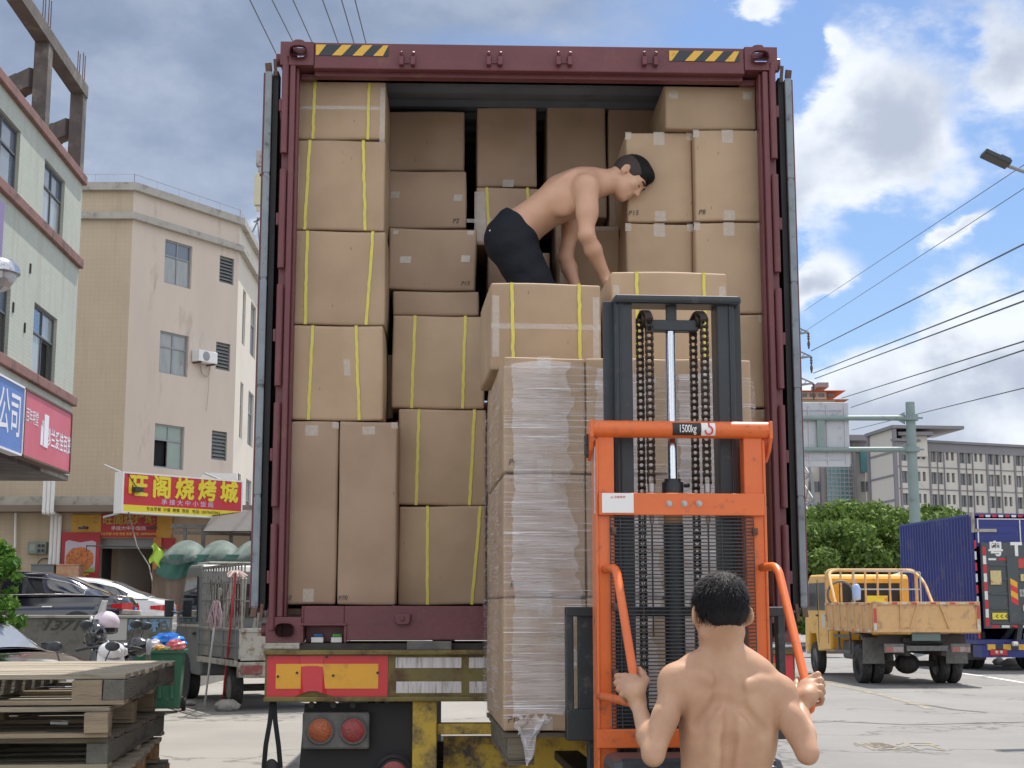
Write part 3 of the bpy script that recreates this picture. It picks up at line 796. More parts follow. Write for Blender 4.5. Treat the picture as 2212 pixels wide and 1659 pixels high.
m_dgrey = mat('dusty_grey_metal', (.16, .16, .155), .7, col2=(.10, .10, .10), nscale=12, dirt=(.22, .20, .17), dscale=8, damt=.5)
tr = thing('semi_trailer', CM @ Vector((0, 0, -C_LOC.z)), 'low semi trailer with worn yellow rear beam under the red container', 'trailer', C_RZ)
Z0 = -C_LOC.z
def tl(u, v, d):
 p = clp(u, v, d); return Vector((p.x, p.y, p.z + C_LOC.z))
bt, bbz = tl(900, 1404, -.03).z, tl(900, 1515, -.03).z
g = G(); g.bb(0, CW, -.02, .10, bbz + .02, bt - .02); g.bb(-.005, CW + .005, -.045, .12, bt - .022, bt, m=0); g.bb(0, CW, -.05, .10, bbz, bbz + .022)
g.build('rear_beam', [m_olive], tr, bevel=.005)
g = G(); g.bb(.15, CW - .15, .02, .5, bt + .001, C_LOC.z - .002); g.build('deck_plate', m_chass, tr)
g = G(); p, q = tl(865, 1385, -.03), tl(985, 1404, -.03); g.bb(p.x + .03, q.x - .02, -.04, .02, q.z, p.z); g.build('stop_block', m_dgrey, tr, bevel=.006)
for mir in (0, 1):
 p, q = tl(578, 1416, -.02), tl(837, 1508, -.02)
 W = q.x - p.x
 x0 = p.x if not mir else CW - p.x - W
 g = G()
 # torn lower edge
 n = 26; H = p.z - q.z
 rnd = random.Random(5 + mir); top, bot = [], []
 for i in range(n + 1):
  f = i / n; e = 0
  if .22 < f < .56: e = .028 * math.sin((f - .22) / .34 * math.pi) + rnd.uniform(0, .006)
  top.append((x0 + W * f, p.z)); bot.append((x0 + W * f, q.z + e))
 vs = [(a, -.024, b_) for a, b_ in top] + [(a, -.024 - (.012 if .3 < i / n < .5 else 0), b_) for i, (a, b_) in enumerate(bot)]
 g.add(vs, [(i, i + 1, n + 2 + i, n + 1 + i) for i in range(n)])
 o = g.build('reflector_plate', m_refr, tr)
 g = G(); a, c = tl(597, 1434, -.02), tl(817, 1487, -.02); ax0 = a.x if not mir else CW - a.x - (c.x - a.x)
 g.bb(ax0, ax0 + (c.x - a.x), -.0275, -.0255, c.z, a.z); g.build('amber_panel', m_refy, o)
 g = G()
 for (uu, vv) in ((601, 1461), (816, 1453), (720, 1459), (642, 1453), (706, 1419)):
  k = tl(uu, vv, -.02); xk = k.x if not mir else CW - k.x
  g.cyl((xk, -.033, k.z), (xk, -.027, k.z), .006, n=8)
 g.build('rivet', m_chass, o)
def sticker(u0, v0, u1, v1):
 p, q = tl(u0, v0, -.02), tl(u1, v1, -.02)
 g = G(); g.bb(p.x, q.x, -.0235, -.0205, q.z, p.z); g.build('white_marking', m_wstk, tr, bevel=.004)
for u0, u1 in ((855, 997), (1013, 1155), (1400, 1540)):
 sticker(u0, 1420, u1, 1443); sticker(u0 + 1, 1472, u1, 1497)
# lamp cluster
def lampbox(mir):
 p, q = tl(655, 1538, .03), tl(798, 1617, .03); W = q.x - p.x
 x0 = p.x if not mir else CW - p.x - W
 g = G(); g.bb(x0, x0 + W, .0, .07, q.z, p.z); o = g.build('lamp_panel', m_dgrey, tr, bevel=.01)
 for k, mm in ((.27, m_lens_a), (.76, m_lens_r)):
  cx = x0 + W * (k if not mir else 1 - k); cz = (p.z + q.z) / 2 + .002
  g = G(); g.lathe([(.062, 0), (.066, -.006), (.060, -.012), (.056, -.008)], (cx, 0, cz), 'y', 24); rim = g.build('lamp_rim', m_dgrey, o, smooth=True)
  g = G(); g.lathe([(.056, -.004), (.050, -.012), (.034, -.020), (.018, -.024), (.0001, -.026)], (cx, 0, cz), 'y', 24); g.build('lamp_lens', mm, o, smooth=True)
lampbox(0); lampbox(1)
g = G(); p, q = tl(648, 1520, .06), tl(888, 1700, .06)
g.prism([(p.x + .02, p.z), (q.x, p.z), (q.x, .35), (p.x - .03, .35)], .08, .10); g.build('mud_flap', m_blackrub, tr)
g = G(); g.prism([(CW - q.x, p.z), (CW - p.x - .02, p.z), (CW - p.x + .03, .35), (CW - q.x, .35)], .08, .10); g.build('mud_flap', m_blackrub, tr)
g = G()
for u in (672, 720, 762):
 k = tl(u, 1523, .0); g.cyl((k.x, -.0, k.z), (k.x, .03, k.z), .014, n=10)
g.build('bolt', m_chass, tr)
for mir in (0, 1):
 p, q = tl(891, 1524, -.03), tl(943, 1600, -.03)
 x0, x1 = (p.x, q.x) if not mir else (CW - q.x, CW - p.x)
 g = G(); g.bb(x0, x1, -.01, .09, .42, bbz); g.build('upright_post', m_yel, tr, bevel=.006)
g = G(); p, q = tl(944, 1563, .02), tl(1200, 1586, .02); g.bb(p.x, CW - p.x, .02, .10, q.z, p.z); g.build('cross_tube', m_yel, tr, bevel=.005)
g = G(); p, q = tl(958, 1592, .2), tl(1300, 1680, .2); g.bb(p.x, CW - p.x, .2, .23, .5, p.z); g.build('back_plate', m_yel, tr)
g = G(); g.bb(.05, CW - .05, .0, .06, .42, .52); g.build('underrun_bar', m_yel, tr, bevel=.006)
k = tl(850, 1668, -.02)
g = G(); g.lathe([(.085, .02), (.088, -.01), (.075, -.022), (.068, -.016)], (k.x, 0, k.z - .01), 'y', 24); g.build('round_lamp_ring', m_blackrub, tr, smooth=True)
g = G(); g.lathe([(.068, -.008), (.05, -.022), (.0001, -.03)], (k.x, 0, k.z - .01), 'y', 24); g.build('round_lamp_lens', m_lens_r, tr, smooth=True)
# chassis rails, axles and wheels
for x in (.72, 1.62):
 g = G(); g.bb(x, x + .12, .1, 12.0, bbz + .02, bt - .01); g.build('chassis_rail', m_olive, tr)
m_tyre = mat('tyre_rubber', (.03, .03, .03), .85, dirt=(.12, .11, .10), dscale=9, damt=.5, bump=.3, bscale=50)
m_rimg = mat('grey_rim', (.30, .30, .30), .5, dirt=(.12, .10, .09), damt=.6)
def wheel(parent, c, r, w_, n=28, name='wheel', rimcol=None, tread=True):
 c = Vector(c); o = thing_child(name, c, parent)
 g = G(); h = w_ / 2
 g.lathe([(r * .62, -h * .8), (r * .80, -h), (r * .95, -h * .92), (r, -h * .70), (r, -h * .05), (r * .985, 0), (r, h * .05), (r, h * .70), (r * .95, h * .92), (r * .80, h), (r * .62, h * .8)], (0, 0, 0), 'x', n)
 g.build('tyre', m_tyre, o, smooth=True)
 g = G(); g.lathe([(r * .62, -h * .8), (r * .60, -h * .75), (r * .55, -h * .35), (r * .30, -h * .2), (r * .26, -h * .55), (r * .14, -h * .6), (.001, -h * .6)], (0, 0, 0), 'x', n)
 g.lathe([(r * .62, h * .8), (r * .60, h * .75), (r * .55, h * .35), (r * .30, h * .2), (r * .26, h * .55), (r * .14, h * .6), (.001, h * .6)], (0, 0, 0), 'x', n)
 for k in range(6):
  t_ = k * math.pi / 3
  for s_ in (-1, 1): g.cyl((s_ * h * .2, r * .42 * math.cos(t_), r * .42 * math.sin(t_)), (s_ * h * .5, r * .42 * math.cos(t_), r * .42 * math.sin(t_)), r * .045, n=6)
 g.build('rim', rimcol or m_rimg, o, smooth=True)
 return o
def thing_child(name, loc, parent):
 o = bpy.data.objects.new(name, None); COL.objects.link(o); o.location = loc; o.parent = parent; o.empty_display_size = .1; return o
for y in (1.6, 2.95, 4.3):
 g = G(); g.cyl((.3, y, .5), (CW - .3, y, .5), .07, n=12); g.build('axle', m_chass, tr)
 for x in (.22, .52, CW - .52, CW - .22): wheel(tr, (x, y, .5), .5, .24)
for x in (.6, 1.75):
 g = G(); g.bb(x, x + .1, 9.3, 9.42, 0.02, bbz); g.bb(x - .08, x + .18, 9.2, 9.5, 0, .03); g.build('landing_leg', m_chass, tr)
# dangling straps at the left end of the beam
m_web = mat('black_webbing', (.012, .013, .016), .8)
g = G()
p0 = CM @ Vector((tl(592, 1520, .0).x, .0, bbz - C_LOC.z))
for du, tw in ((-6, .3), (6, -.2)):
 pts = [at(590 + du * .3, 1512, 6.74), at(589 + du, 1560, 6.72), at(588 + du * 2.3, 1610, 6.70), at(588 + du * 3.0, 1659, 6.69), at(586 + du * 2, 1730, 6.69), at(586, 1765, 6.69)]
 for a, b_ in zip(pts, pts[1:]): g.bar(a, b_, .022, .004, up=(.2, 1, 0))
o = g.build('hanging_strap', m_web, None, world=True); tag(o, 'black webbing strap loop hanging from the left end of the rear beam', 'strap')
g = G(); g.ball(at(586, 1672, 6.69), .045, squash=(.9, .5, 1.5), n=16); g.build('rubber_bulb', m_blackrub, o, smooth=True, world=True)
# PALLET STACKER
m_or = mat('orange_enamel', (.74, .155, .026), .40, col2=(.66, .125, .022), nscale=5, dirt=(.25, .085, .045), dscale=13, damt=.30, coat=.25, bump=.06, bscale=70)
m_blk = mat('black_steel', (.022, .027, .033), .42, col2=(.035, .042, .050), nscale=6, dirt=(.10, .10, .10), dscale=18, damt=.25)
m_chain = mat('oiled_chain', (.045, .036, .030), .42, metal=.6, dirt=(.12, .07, .04), dscale=40, damt=.4)
m_chrome = mat('chromed_rod', (.62, .63, .66), .12, metal=1.0)
m_steel = mat('galvanised_steel', (.42, .42, .42), .4, metal=.8)
m_tan = mat('tan_masking_paper', (.45, .29, .14), .8, col2=(.36, .22, .10), nscale=30)
m_plas = mat('black_plastic_cover', (.045, .05, .055), .35, dirt=(.14, .14, .14), dscale=10, damt=.3)
m_sign_w = mat('white_enamel', (.78, .78, .78), .4)
m_sign_r = mat('red_print', (.60, .04, .04), .5)
m_gold = mat('yellow_print', (.78, .62, .04), .5)
F_LOC = Vector((.577, 5.08, 0)); F_RZ = R(4.5)
FM = Matrix.Translation(F_LOC) @ Matrix.Rotation(F_RZ, 4, 'Z')
def fl(u, v, d=0.0): return clp(u, v, d, FM)
fk = thing('pallet_stacker', F_LOC, 'orange walk-behind pallet stacker with black mast and lift chains', 'pallet stacker', F_RZ)
# mast rails
def xw(u0, u1, v, d): return fl(u0, v, d).x, fl(u1, v, d).x
zt_m = fl(1455, 641, .12).z
xl0, xl1 = xw(1305, 1363, 700, .12); xr0, xr1 = xw(1546, 1604, 700, .12)
for k, (a, b) in enumerate(((xl0, xl1), (xr0, xr1))):
 g = G(); w_ = b - a
 if k == 0:
  g.bb(a, a + w_ * .42, .15, .165, .12, zt_m - .015); g.bb(a + w_ * .40, b, .095, .115, .12, zt_m - .008); g.bb(a + w_ * .36, a + w_ * .46, .098, .21, .12, zt_m - .01)
  g.bb(a + w_ * .52, a + w_ * .58, .088, .095, .12, zt_m - .02); g.bb(b - .012, b, .115, .2, .12, zt_m - .01)
 else:
  g.bb(b - w_ * .42, b, .15, .165, .12, zt_m - .015); g.bb(a, b - w_ * .40, .095, .115, .12, zt_m - .008); g.bb(b - w_ * .46, b - w_ * .36, .098, .21, .12, zt_m - .01)
  g.bb(b - w_ * .58, b - w_ * .52, .088, .095, .12, zt_m - .02); g.bb(a, a + .012, .115, .2, .12, zt_m - .01)
 g.build('mast_rail', m_blk, fk, bevel=.003)
g = G(); a, b = fl(1326, 636, .09), fl(1600, 660, .09); g.bb(a.x, b.x, .07, .20, b.z, b.z + .032); g.build('mast_top_plate', m_blk, fk, bevel=.012)
g = G(); a, b = fl(1439, 655, .13), fl(1461, 700, .13); g.bb(a.x, b.x, .12, .15, fl(1450, 712, .13).z, zt_m - .02); g.build('hanger_bar', m_blk, fk, bevel=.003)
g = G(); a, b = fl(1396, 691, .11), fl(1508, 716, .11); g.bb(a.x, b.x, .10, .15, b.z, a.z); g.build('chain_yoke', m_blk, fk, bevel=.004)
cxm = (fl(1451, 900, .12).x)
g = G(); g.cyl((cxm, .125, fl(1451, 1048, .12).z), (cxm, .125, fl(1451, 714, .12).z), .0185, n=24); g.build('piston_rod', m_chrome, fk, smooth=True)
zc = fl(1455, 1042, .12).z; zc2 = fl(1455, 1064, .12).z
g = G(); g.cyl((cxm, .125, zc2), (cxm, .125, zc), .039, n=24); g.cyl((cxm, .125, zc), (cxm, .125, zc + .012), .030, n=24); g.cyl((cxm + .04, .11, zc - .012), (cxm + .055, .10, zc - .012), .008, n=8); g.build('cylinder_head', m_blk, fk, smooth=True)
g = G(); g.cyl((cxm, .125, zc2 - .11), (cxm, .125, zc2), .034, n=20); g.build('paper_wrap', m_tan, fk, smooth=True)
g = G(); g.cyl((cxm, .125, .2), (cxm, .125, zc2 - .11), .036, n=24); g.build('cylinder_barrel', m_blk, fk, smooth=True)
# roller chains, each strand one part
def chain(name, x, d, z0, z1, w_=.022, pitch=.0235, over=None):
 g = G(); n = int((z1 - z0) / pitch)
 for i in range(n):
  z = z1 - i * pitch
  out_ = i % 2 == 0
  ww = w_ * (1.0 if out_ else .76)
  for s_ in (-1, 1):
   g.lathe([(.0001, -.0026), (.0108, -.0026), (.0108, .0026), (.0001, .0026)], (x + s_ * ww / 2, d, z), 'x', 8)
   g.lathe([(.0001, -.0026), (.0108, -.0026), (.0108, .0026), (.0001, .0026)], (x + s_ * ww / 2, d, z - pitch * .98), 'x', 8)
   g.bb(x + s_ * ww / 2 - .0019, x + s_ * ww / 2 + .0019, d - .0075, d + .0075, z - pitch, z)
  g.cyl((x - w_ / 2 - .003, d, z), (x + w_ / 2 + .003, d, z), .0062, n=8)
 if over is not None:
  pass
 return g.build(name, m_chain, fk)
zch1 = fl(1390, 690, .11).z; zbot = fl(1390, 1600, .11).z
for (ua, ub) in ((1386, 1401), (1502, 1520)):
 xa, xb = fl(ua, 800, .12).x, fl(ub, 800, .10).x
 chain('lift_chain', xa, .150, .62, zch1, w_=.022)
 chain('lift_chain', xb, .078, fl(1400, 1052, .1).z, zch1 - .006, w_=.024)
 xm = (xa + xb) / 2
 g = G()
 for k in range(13):
  t_ = math.pi * k / 12
  y = .114 - .036 * math.cos(t_); z = zch1 + .026 * math.sin(t_)
  xx = xb + (xa - xb) * k / 12
  g.cyl((xx - .013, y, z), (xx + .013, y, z), .0085, n=10)
 g.cyl((xm - .012, .114, zch1 - .004), (xm + .012, .114, zch1 - .004), .028, n=20)
 g.cyl((xm - .022, .114, zch1 - .004), (xm + .022, .114, zch1 - .004), .009, n=12)
 g.build('chain_sheave', m_chain, fk, smooth=True)
 g = G(); za = fl(1400, 1046, .1).z; zb_ = fl(1400, 1130, .1).z
 g.cyl((xb, .078, zb_), (xb, .078, za), .0085, n=10); g.cyl((xb, .078, za - .03), (xb, .078, za), .013, n=10)
 g.build('chain_anchor', m_steel, fk, smooth=True)
 g = G(); g.cyl((xb, .078, zb_ - .40), (xb, .078, zb_), .003, n=6); g.build('anchor_rod', m_blk, fk)
# orange frame
a, b = fl(1289, 1000, 0), fl(1326, 1000, 0); c, d = fl(1606, 1000, 0), fl(1648, 1000, 0)
OL = (a.x, b.x); OR = (c.x, d.x)
zt_o = fl(1450, 925, 0).z
g = G(); g.bb(OL[0], OL[1], -.005, .055, .10, zt_o); g.bb(OL[0] - .006, OL[0] + .004, -.012, .10, .10, zt_o - .04); g.build('frame_upright', m_or, fk, bevel=.006)
g = G(); g.bb(OR[0], OR[1], -.005, .055, .10, zt_o); g.bb(OR[1] - .004, OR[1] + .006, -.012, .10, .10, zt_o - .04); g.build('frame_upright', m_or, fk, bevel=.006)
zt0, zt1 = fl(1450, 945, -.02).z, fl(1450, 908, -.02).z; rt = (zt1 - zt0) / 2; zcen = (zt0 + zt1) / 2
xa, xb = fl(1278, 925, -.02).x, fl(1664, 925, -.02).x
g = G(); g.cyl((xa, -.0, zcen), (xb, -.0, zcen), rt, n=28); g.build('push_bar', m_or, fk, smooth=True)
for s_, x in ((-1, xa), (1, xb)):
 g = G(); pl = [(-.032, zcen + .03), (.03, zcen + .03), (.095, zcen - .02), (.095, zcen - .075), (.055, zcen - .11), (.0, zcen - .075), (-.032, zcen - .03)]
 g.prism([(y, z) for y, z in pl], x - .006, x + .006, plane='yz'); g.build('end_bracket', m_or, fk, bevel=.003)
g = G(); g.cyl((xa - .018, .03, zcen - .05), (xa, .03, zcen - .05), .014, n=10); g.bb(xa - .02, xa - .006, .02, .04, zcen - .09, zcen - .02); g.cyl((xa - .012, .03, zcen - .10), (xa - .012, .03, zcen - .015), .006, n=8); g.build('hook_bolt', m_blk, fk, bevel=.002)
p, q = fl(1294, 1064, -.03), fl(1652, 1114, -.03)
g = G(); g.bb(p.x, q.x, -.030, -.006, q.z, p.z); cp = g.build('cross_plate', m_or, fk, bevel=.003)
p2_, q2 = fl(1289, 1576, -.03), fl(1660, 1614, -.03)
g = G(); g.bb(p2_.x, q2.x, -.030, -.006, q2.z, p2_.z); g.build('lower_plate', m_or, fk, bevel=.003)
p, q = fl(1300, 1065, -.03), fl(1369, 1108, -.03)
g = G(); g.bb(p.x, q.x, -.0325, -.0302, q.z, p.z); lb = g.build('warning_label', m_sign_w, cp, bevel=.006)
text('label_heading', '▲ 注意事项', .009, mat('pale_red_print', (.75, .25, .2), .6), lb, Matrix.Translation(((p.x + q.x) / 2, -.0328, p.z - .014)), sx=1.1)
for uu in (1445, 1478, 1510):
 k = fl(uu, 1088, -.03); g = G(); g.cyl((k.x, -.042, k.z), (k.x, -.03, k.z), .007, n=6); g.cyl((k.x, -.033, k.z), (k.x, -.03, k.z), .011, n=16)
 g.build('bolt', m_steel, cp)
def curved(name, u0, u1, m_, z0=-.8, z1=.75, off=.0015):
 xa_, xb_ = fl(u0, 928, -.02).x, fl(u1, 928, -.02).x; g = G()
 g.grid(lambda u, v: (xa_ + (xb_ - xa_) * u, -math.cos(z0 + (z1 - z0) * v) * (rt + off), zcen + math.sin(z0 + (z1 - z0) * v) * (rt + off)), 3, 12)
 return g.build(name, m_, fk, smooth=True), xa_, xb_
pb, x0_, x1_ = curved('capacity_plate', 1452, 1513, mat('black_plate', (.02, .02, .02), .5))
def wrap_text(o):
 for vx in o.data.vertices:
  th = (vx.co.z - zcen) / (rt + .002)
  r_ = rt + .0025 - (vx.co.y + .0)
  vx.co = Vector((vx.co.x, -math.cos(th) * (rt + .0052), zcen + math.sin(th) * (rt + .0052)))
t_ = text('capacity_text', '1500kg', .036, m_sign_w, pb, Matrix.Translation(((x0_ + x1_) / 2 + .002, 0, zcen - .001)), sx=.60, extrude=0, bold=.0004); wrap_text(t_)
pb2, x2_, x3_ = curved('hook_plate', 1514, 1544, m_sign_w)
g = G(); cx_ = (x2_ + x3_) / 2
pts = [(cx_ + .002, .020), (cx_ + .002, .008)] + [(cx_ + .001 + .013 * math.cos(t), -.005 + .013 * math.sin(t)) for t in [1.3 - .45 * i for i in range(11)]]
pts = [Vector((x, -math.cos(z / rt) * (rt + .004), zcen + math.sin(z / rt) * (rt + .004))) for x, z in pts]
g.tube(pts, .0028, n=6); g.build('hook_mark', m_sign_r, pb2)
# side sticker strip
p, q = fl(1281, 965, -.0), fl(1285, 1110, 0)
g = G(); g.bb(OL[0] - .0085, OL[0] - .0065, -.008, .02, q.z, p.z); g.build('side_sticker', mat('side_sticker', (.30, .32, .42), .5, col2=(.60, .60, .62), nscale=40, stretch=(1, 1, 1.5)), fk)
# safety mesh
g = G(); za, zb_ = fl(1470, 1118, .01).z, fl(1470, 1604, .01).z; xa_, xb_ = fl(1318, 1300, .01).x, fl(1628, 1300, .01).x
n = 62
for k in range(n + 1):
 z = zb_ + (za - zb_) * k / n; g.cyl((xa_, .072 if False else -.012, z), (xb_, -.012, z), .0030, n=4, caps=False)
for x in (xa_, xa_ + .035, (xa_ + xb_) / 2 - .14, (xa_ + xb_) / 2 + .14, xb_ - .035, xb_): g.cyl((x, -.015, zb_), (x, -.015, za), .0019, n=5)
g.build('safety_mesh', m_blk, fk)
for uu, vv in ((1326, 1146), (1632, 1148), (1330, 1310), (1330, 1455)):
 k = fl(uu, vv, -.02); g = G(); g.bb(k.x - .008, k.x + .008, -.022, -.005, k.z - .012, k.z + .012); g.cyl((k.x, -.028, k.z), (k.x, -.02, k.z), .006, n=8); g.build('mesh_clamp', m_rust, fk)
# handles
FMi = FM.inverted()
def bezier(pts, n=7, rad=.05):
 """polyline with rounded corners"""
 pts = [Vector(p) for p in pts]; out_ = [pts[0]]
 for i in range(1, len(pts) - 1):
  a, b, c = pts[i - 1], pts[i], pts[i + 1]
  r1 = min(rad, (b - a).length * .45, (c - b).length * .45)
  s_, e = b + (a - b).normalized() * r1, b + (c - b).normalized() * r1
  for k in range(n + 1):
   t = k / n; out_.append((1 - t) ** 2 * s_ + 2 * t * (1 - t) * b + t * t * e)
 out_.append(pts[-1]); return out_
HL_TOP, HL_BOT = at(1331, 1226, 4.92), at(1369, 1462, 4.66)
HR_TOP, HR_BOT = at(1679, 1222, 4.96), at(1741, 1478, 4.66)
for tp, bp, u0, v0, u1, v1 in ((HL_TOP, HL_BOT, 1304, 1230, 1296, 1503), (HR_TOP, HR_BOT, 1645, 1226, 1660, 1500)):
 ext = bp + (bp - tp).normalized() * .10
 low = at(u1, v1, 5.06)
 g = G(); pts = bezier([at(u0, v0, 5.07), tp, ext, low + (ext - low) * .25, low], rad=.045)
 pts = [FMi @ p for p in pts]; g.tube(pts, .0145, n=14); g.build('handle', m_or, fk, smooth=True, angle=180)
# carriage behind the mast with fork frame
m_blk2 = mat('worn_black_steel', (.03, .035, .04), .5, dirt=(.16, .15, .14), dscale=14, damt=.35)
Dc = .33
xL, xR = fl(1223, 1400, Dc).x, fl(1697, 1400, Dc).x
zT, zB = fl(1250, 1311, Dc).z, fl(1250, 1600, Dc).z
g = G()
for s_, x in ((1, xL), (-1, xR)):
 sx_ = sorted((x, x + s_ * .028)); g.bb(sx_[0], sx_[1], Dc, Dc + .05, zB, zT)
 sx_ = sorted((x + s_ * .045, x + s_ * .12)); g.bb(sx_[0], sx_[1], Dc + .01, Dc + .04, zB, zT - .02)
g.bb(xL, xR, Dc - .002, Dc + .05, zT - .035, zT); g.bb(xL, xR, Dc - .004, Dc + .05, zB, fl(1250, 1532, Dc).z)
g.build('fork_carriage', m_blk2, fk, bevel=.004)
for x in ((xL + .14), (xR - .14)):
 g = G(); g.bb(x - .055, x + .055, Dc + .06, Dc + 1.22, .885, .925); g.bb(x - .055, x + .055, Dc + .055, Dc + .10, .885, zT - .05); g.build('fork', m_blk2, fk, bevel=.006)
# motor and battery cover, base legs, wheels
p, q = fl(1306, 1612, -.10), fl(1716, 1612, -.16)
g = G()
g.bb(p.x, p.x + .56, -.30, -.035, .30, fl(1400, 1613, -.2).z - .03);
g.build('battery_cover', m_plas, fk, bevel=.03)
g = G(); g.bb(p.x + .035, p.x + .53, -.33, -.30, .35, fl(1400, 1640, -.3).z - .02); g.build('cover_panel', m_plas, fk, bevel=.015)
for s_, x in ((-1, OL[0] - .02), (1, OR[1] + .02)):
 g = G(); g.bb(x - .05, x + .05, -.30, 1.15, .06, .14); g.build('base_leg', m_or, fk, bevel=.01)
 for y in (-.2, 1.05):
  wheel(fk, (x, y, .075), .075, .06, n=16, name='wheel')
g = G(); g.bb(OL[0] - .07, OR[1] + .07, -.08, .3, .14, .30); g.build('base_frame', m_or, fk, bevel=.008)
# BODIES as continuous surfaces
class Field:
 def __init__(s, lo, hi, h):
  s.lo = np.array(lo, dtype=np.float32); s.h = h
  s.n = np.ceil((np.array(hi) - np.array(lo)) / h).astype(int) + 1
  s.D = np.full(s.n, .5, dtype=np.float32)
 def _reg(s, lo, hi):
  a = np.clip(np.floor((np.array(lo) - s.lo) / s.h).astype(int), 0, s.n); b = np.clip(np.ceil((np.array(hi) - s.lo) / s.h).astype(int) + 1, 0, s.n)
  if np.any(b <= a): return None
  sl_ = tuple(slice(x, y) for x, y in zip(a, b))
  X, Y, Z = np.ogrid[sl_]
  return sl_, X * s.h + s.lo[0], Y * s.h + s.lo[1], Z * s.h + s.lo[2]
 def _mix(s, sl_, d, k, sub):
  A = s.D[sl_]
  if sub:
   d = -d; hh = np.maximum(k - np.abs(A - d), 0) / k; s.D[sl_] = np.maximum(A, d) + hh * hh * k * .25
  else:
   hh = np.maximum(k - np.abs(A - d), 0) / k; s.D[sl_] = np.minimum(A, d) - hh * hh * k * .25
 def cap(s, a, b, ra, rb, k=.02, sub=False):
  a = np.array(a, dtype=np.float32); b = np.array(b, dtype=np.float32); m = max(ra, rb) + k + 2 * s.h
  r = s._reg(np.minimum(a, b) - m, np.maximum(a, b) + m)
  if r is None: return
  sl_, X, Y, Z = r; ab = b - a; L = float(ab @ ab) + 1e-12
  t = np.clip(((X - a[0]) * ab[0] + (Y - a[1]) * ab[1] + (Z - a[2]) * ab[2]) / L, 0, 1)
  d = np.sqrt((X - a[0] - t * ab[0]) ** 2 + (Y - a[1] - t * ab[1]) ** 2 + (Z - a[2] - t * ab[2]) ** 2) - (ra + (rb - ra) * t)
  s._mix(sl_, d.astype(np.float32), k, sub)
 def ell(s, c, r, M=None, k=.02, sub=False):
  c = np.array(c, dtype=np.float32); r = np.array(r, dtype=np.float32); m = float(r.max()) + k + 2 * s.h
  q = s._reg(c - m, c + m)
  if q is None: return
  sl_, X, Y, Z = q; P = [X - c[0], Y - c[1], Z - c[2]]
  if M is not None:
   A = np.array([list(x) for x in M])  # rows: local axes in world
   P = [A[i, 0] * P[0] + A[i, 1] * P[1] + A[i, 2] * P[2] for i in range(3)]
  k0 = np.sqrt((P[0] / r[0]) ** 2 + (P[1] / r[1]) ** 2 + (P[2] / r[2]) ** 2) + 1e-6
  k1 = np.sqrt((P[0] / r[0] ** 2) ** 2 + (P[1] / r[1] ** 2) ** 2 + (P[2] / r[2] ** 2) ** 2) + 1e-6
  s._mix(sl_, (k0 * (k0 - 1) / k1).astype(np.float32), k, sub)
 def chain(s, pts, rs, k=.02):
  for i in range(len(pts) - 1): s.cap(pts[i], pts[i + 1], rs[i], rs[i + 1], k)
 def mesh(s, name, mats, parent, smooth_it=2, disp=None):
  D = s.D; S_ = D < 0
  n = s.n
  c = [S_[i:n[0] - 1 + i, j:n[1] - 1 + j, k:n[2] - 1 + k] for i in (0, 1) for j in (0, 1) for k in (0, 1)]
  cnt = sum(x.astype(np.uint8) for x in c); act = (cnt > 0) & (cnt < 8)
  I, J, K_ = np.nonzero(act); idx = np.full(act.shape, -1, dtype=np.int64); idx[I, J, K_] = np.arange(len(I))
  pos = np.zeros((len(I), 3)); num = np.zeros(len(I))
  cor = [(i, j, k) for i in (0, 1) for j in (0, 1) for k in (0, 1)]
  val = {q: D[I + q[0], J + q[1], K_ + q[2]].astype(np.float64) for q in cor}
  for a in cor:
   for ax in range(3):
    if a[ax]: continue
    b = list(a); b[ax] = 1; b = tuple(b)
    va, vb = val[a], val[b]; m = (va < 0) != (vb < 0)
    t = np.where(m, va / np.where(m, va - vb, 1), 0)
    for q in range(3): pos[:, q] += np.where(m, a[q] + (t if q == ax else 0), 0)
    num += m
  pos = pos / num[:, None] + np.stack([I, J, K_], 1)
  faces = []
  for ax in range(3):
   sa = [slice(None)] * 3; sb = [slice(None)] * 3; sa[ax] = slice(0, -1); sb[ax] = slice(1, None)
   A, B = S_[tuple(sa)], S_[tuple(sb)]
   e = A != B; o1, o2 = [q for q in range(3) if q != ax]
   P = np.stack(np.nonzero(e), 1)
   ok = (P[:, o1] > 0) & (P[:, o2] > 0) & (P[:, o1] < n[o1] - 1) & (P[:, o2] < n[o2] - 1)
   P = P[ok]; ins = A[P[:, 0], P[:, 1], P[:, 2]]
   def gi(d1, d2):
    Q = P.copy(); Q[:, o1] -= d1; Q[:, o2] -= d2; return idx[Q[:, 0], Q[:, 1], Q[:, 2]]
   q = np.stack([gi(1, 1), gi(0, 1), gi(0, 0), gi(1, 0)], 1)
   flip = ins if ax != 1 else ~ins
   q[~flip] = q[~flip][:, ::-1]
   faces.append(q)
  F = np.concatenate(faces)
  V = pos * s.h + s.lo
  # light smoothing
  for _ in range(smooth_it):
   acc = np.zeros_like(V); cn = np.zeros(len(V))
   for a, b in ((0, 1), (1, 2), (2, 3), (3, 0)):
    np.add.at(acc, F[:, a], V[F[:, b]]); np.add.at(cn, F[:, a], 1); np.add.at(acc, F[:, b], V[F[:, a]]); np.add.at(cn, F[:, b], 1)
   V = V * .5 + acc / np.maximum(cn, 1)[:, None] * .5
  if disp is not None: V = disp(V)
  loc = parent.location if parent is not None else Vector((0, 0, 0))
  V = V - np.array(loc)
  me = bpy.data.meshes.new(name)
  me.vertices.add(len(V)); me.vertices.foreach_set('co', V.astype(np.float32).ravel())
  me.loops.add(len(F) * 4); me.loops.foreach_set('vertex_index', F.astype(np.int32).ravel())
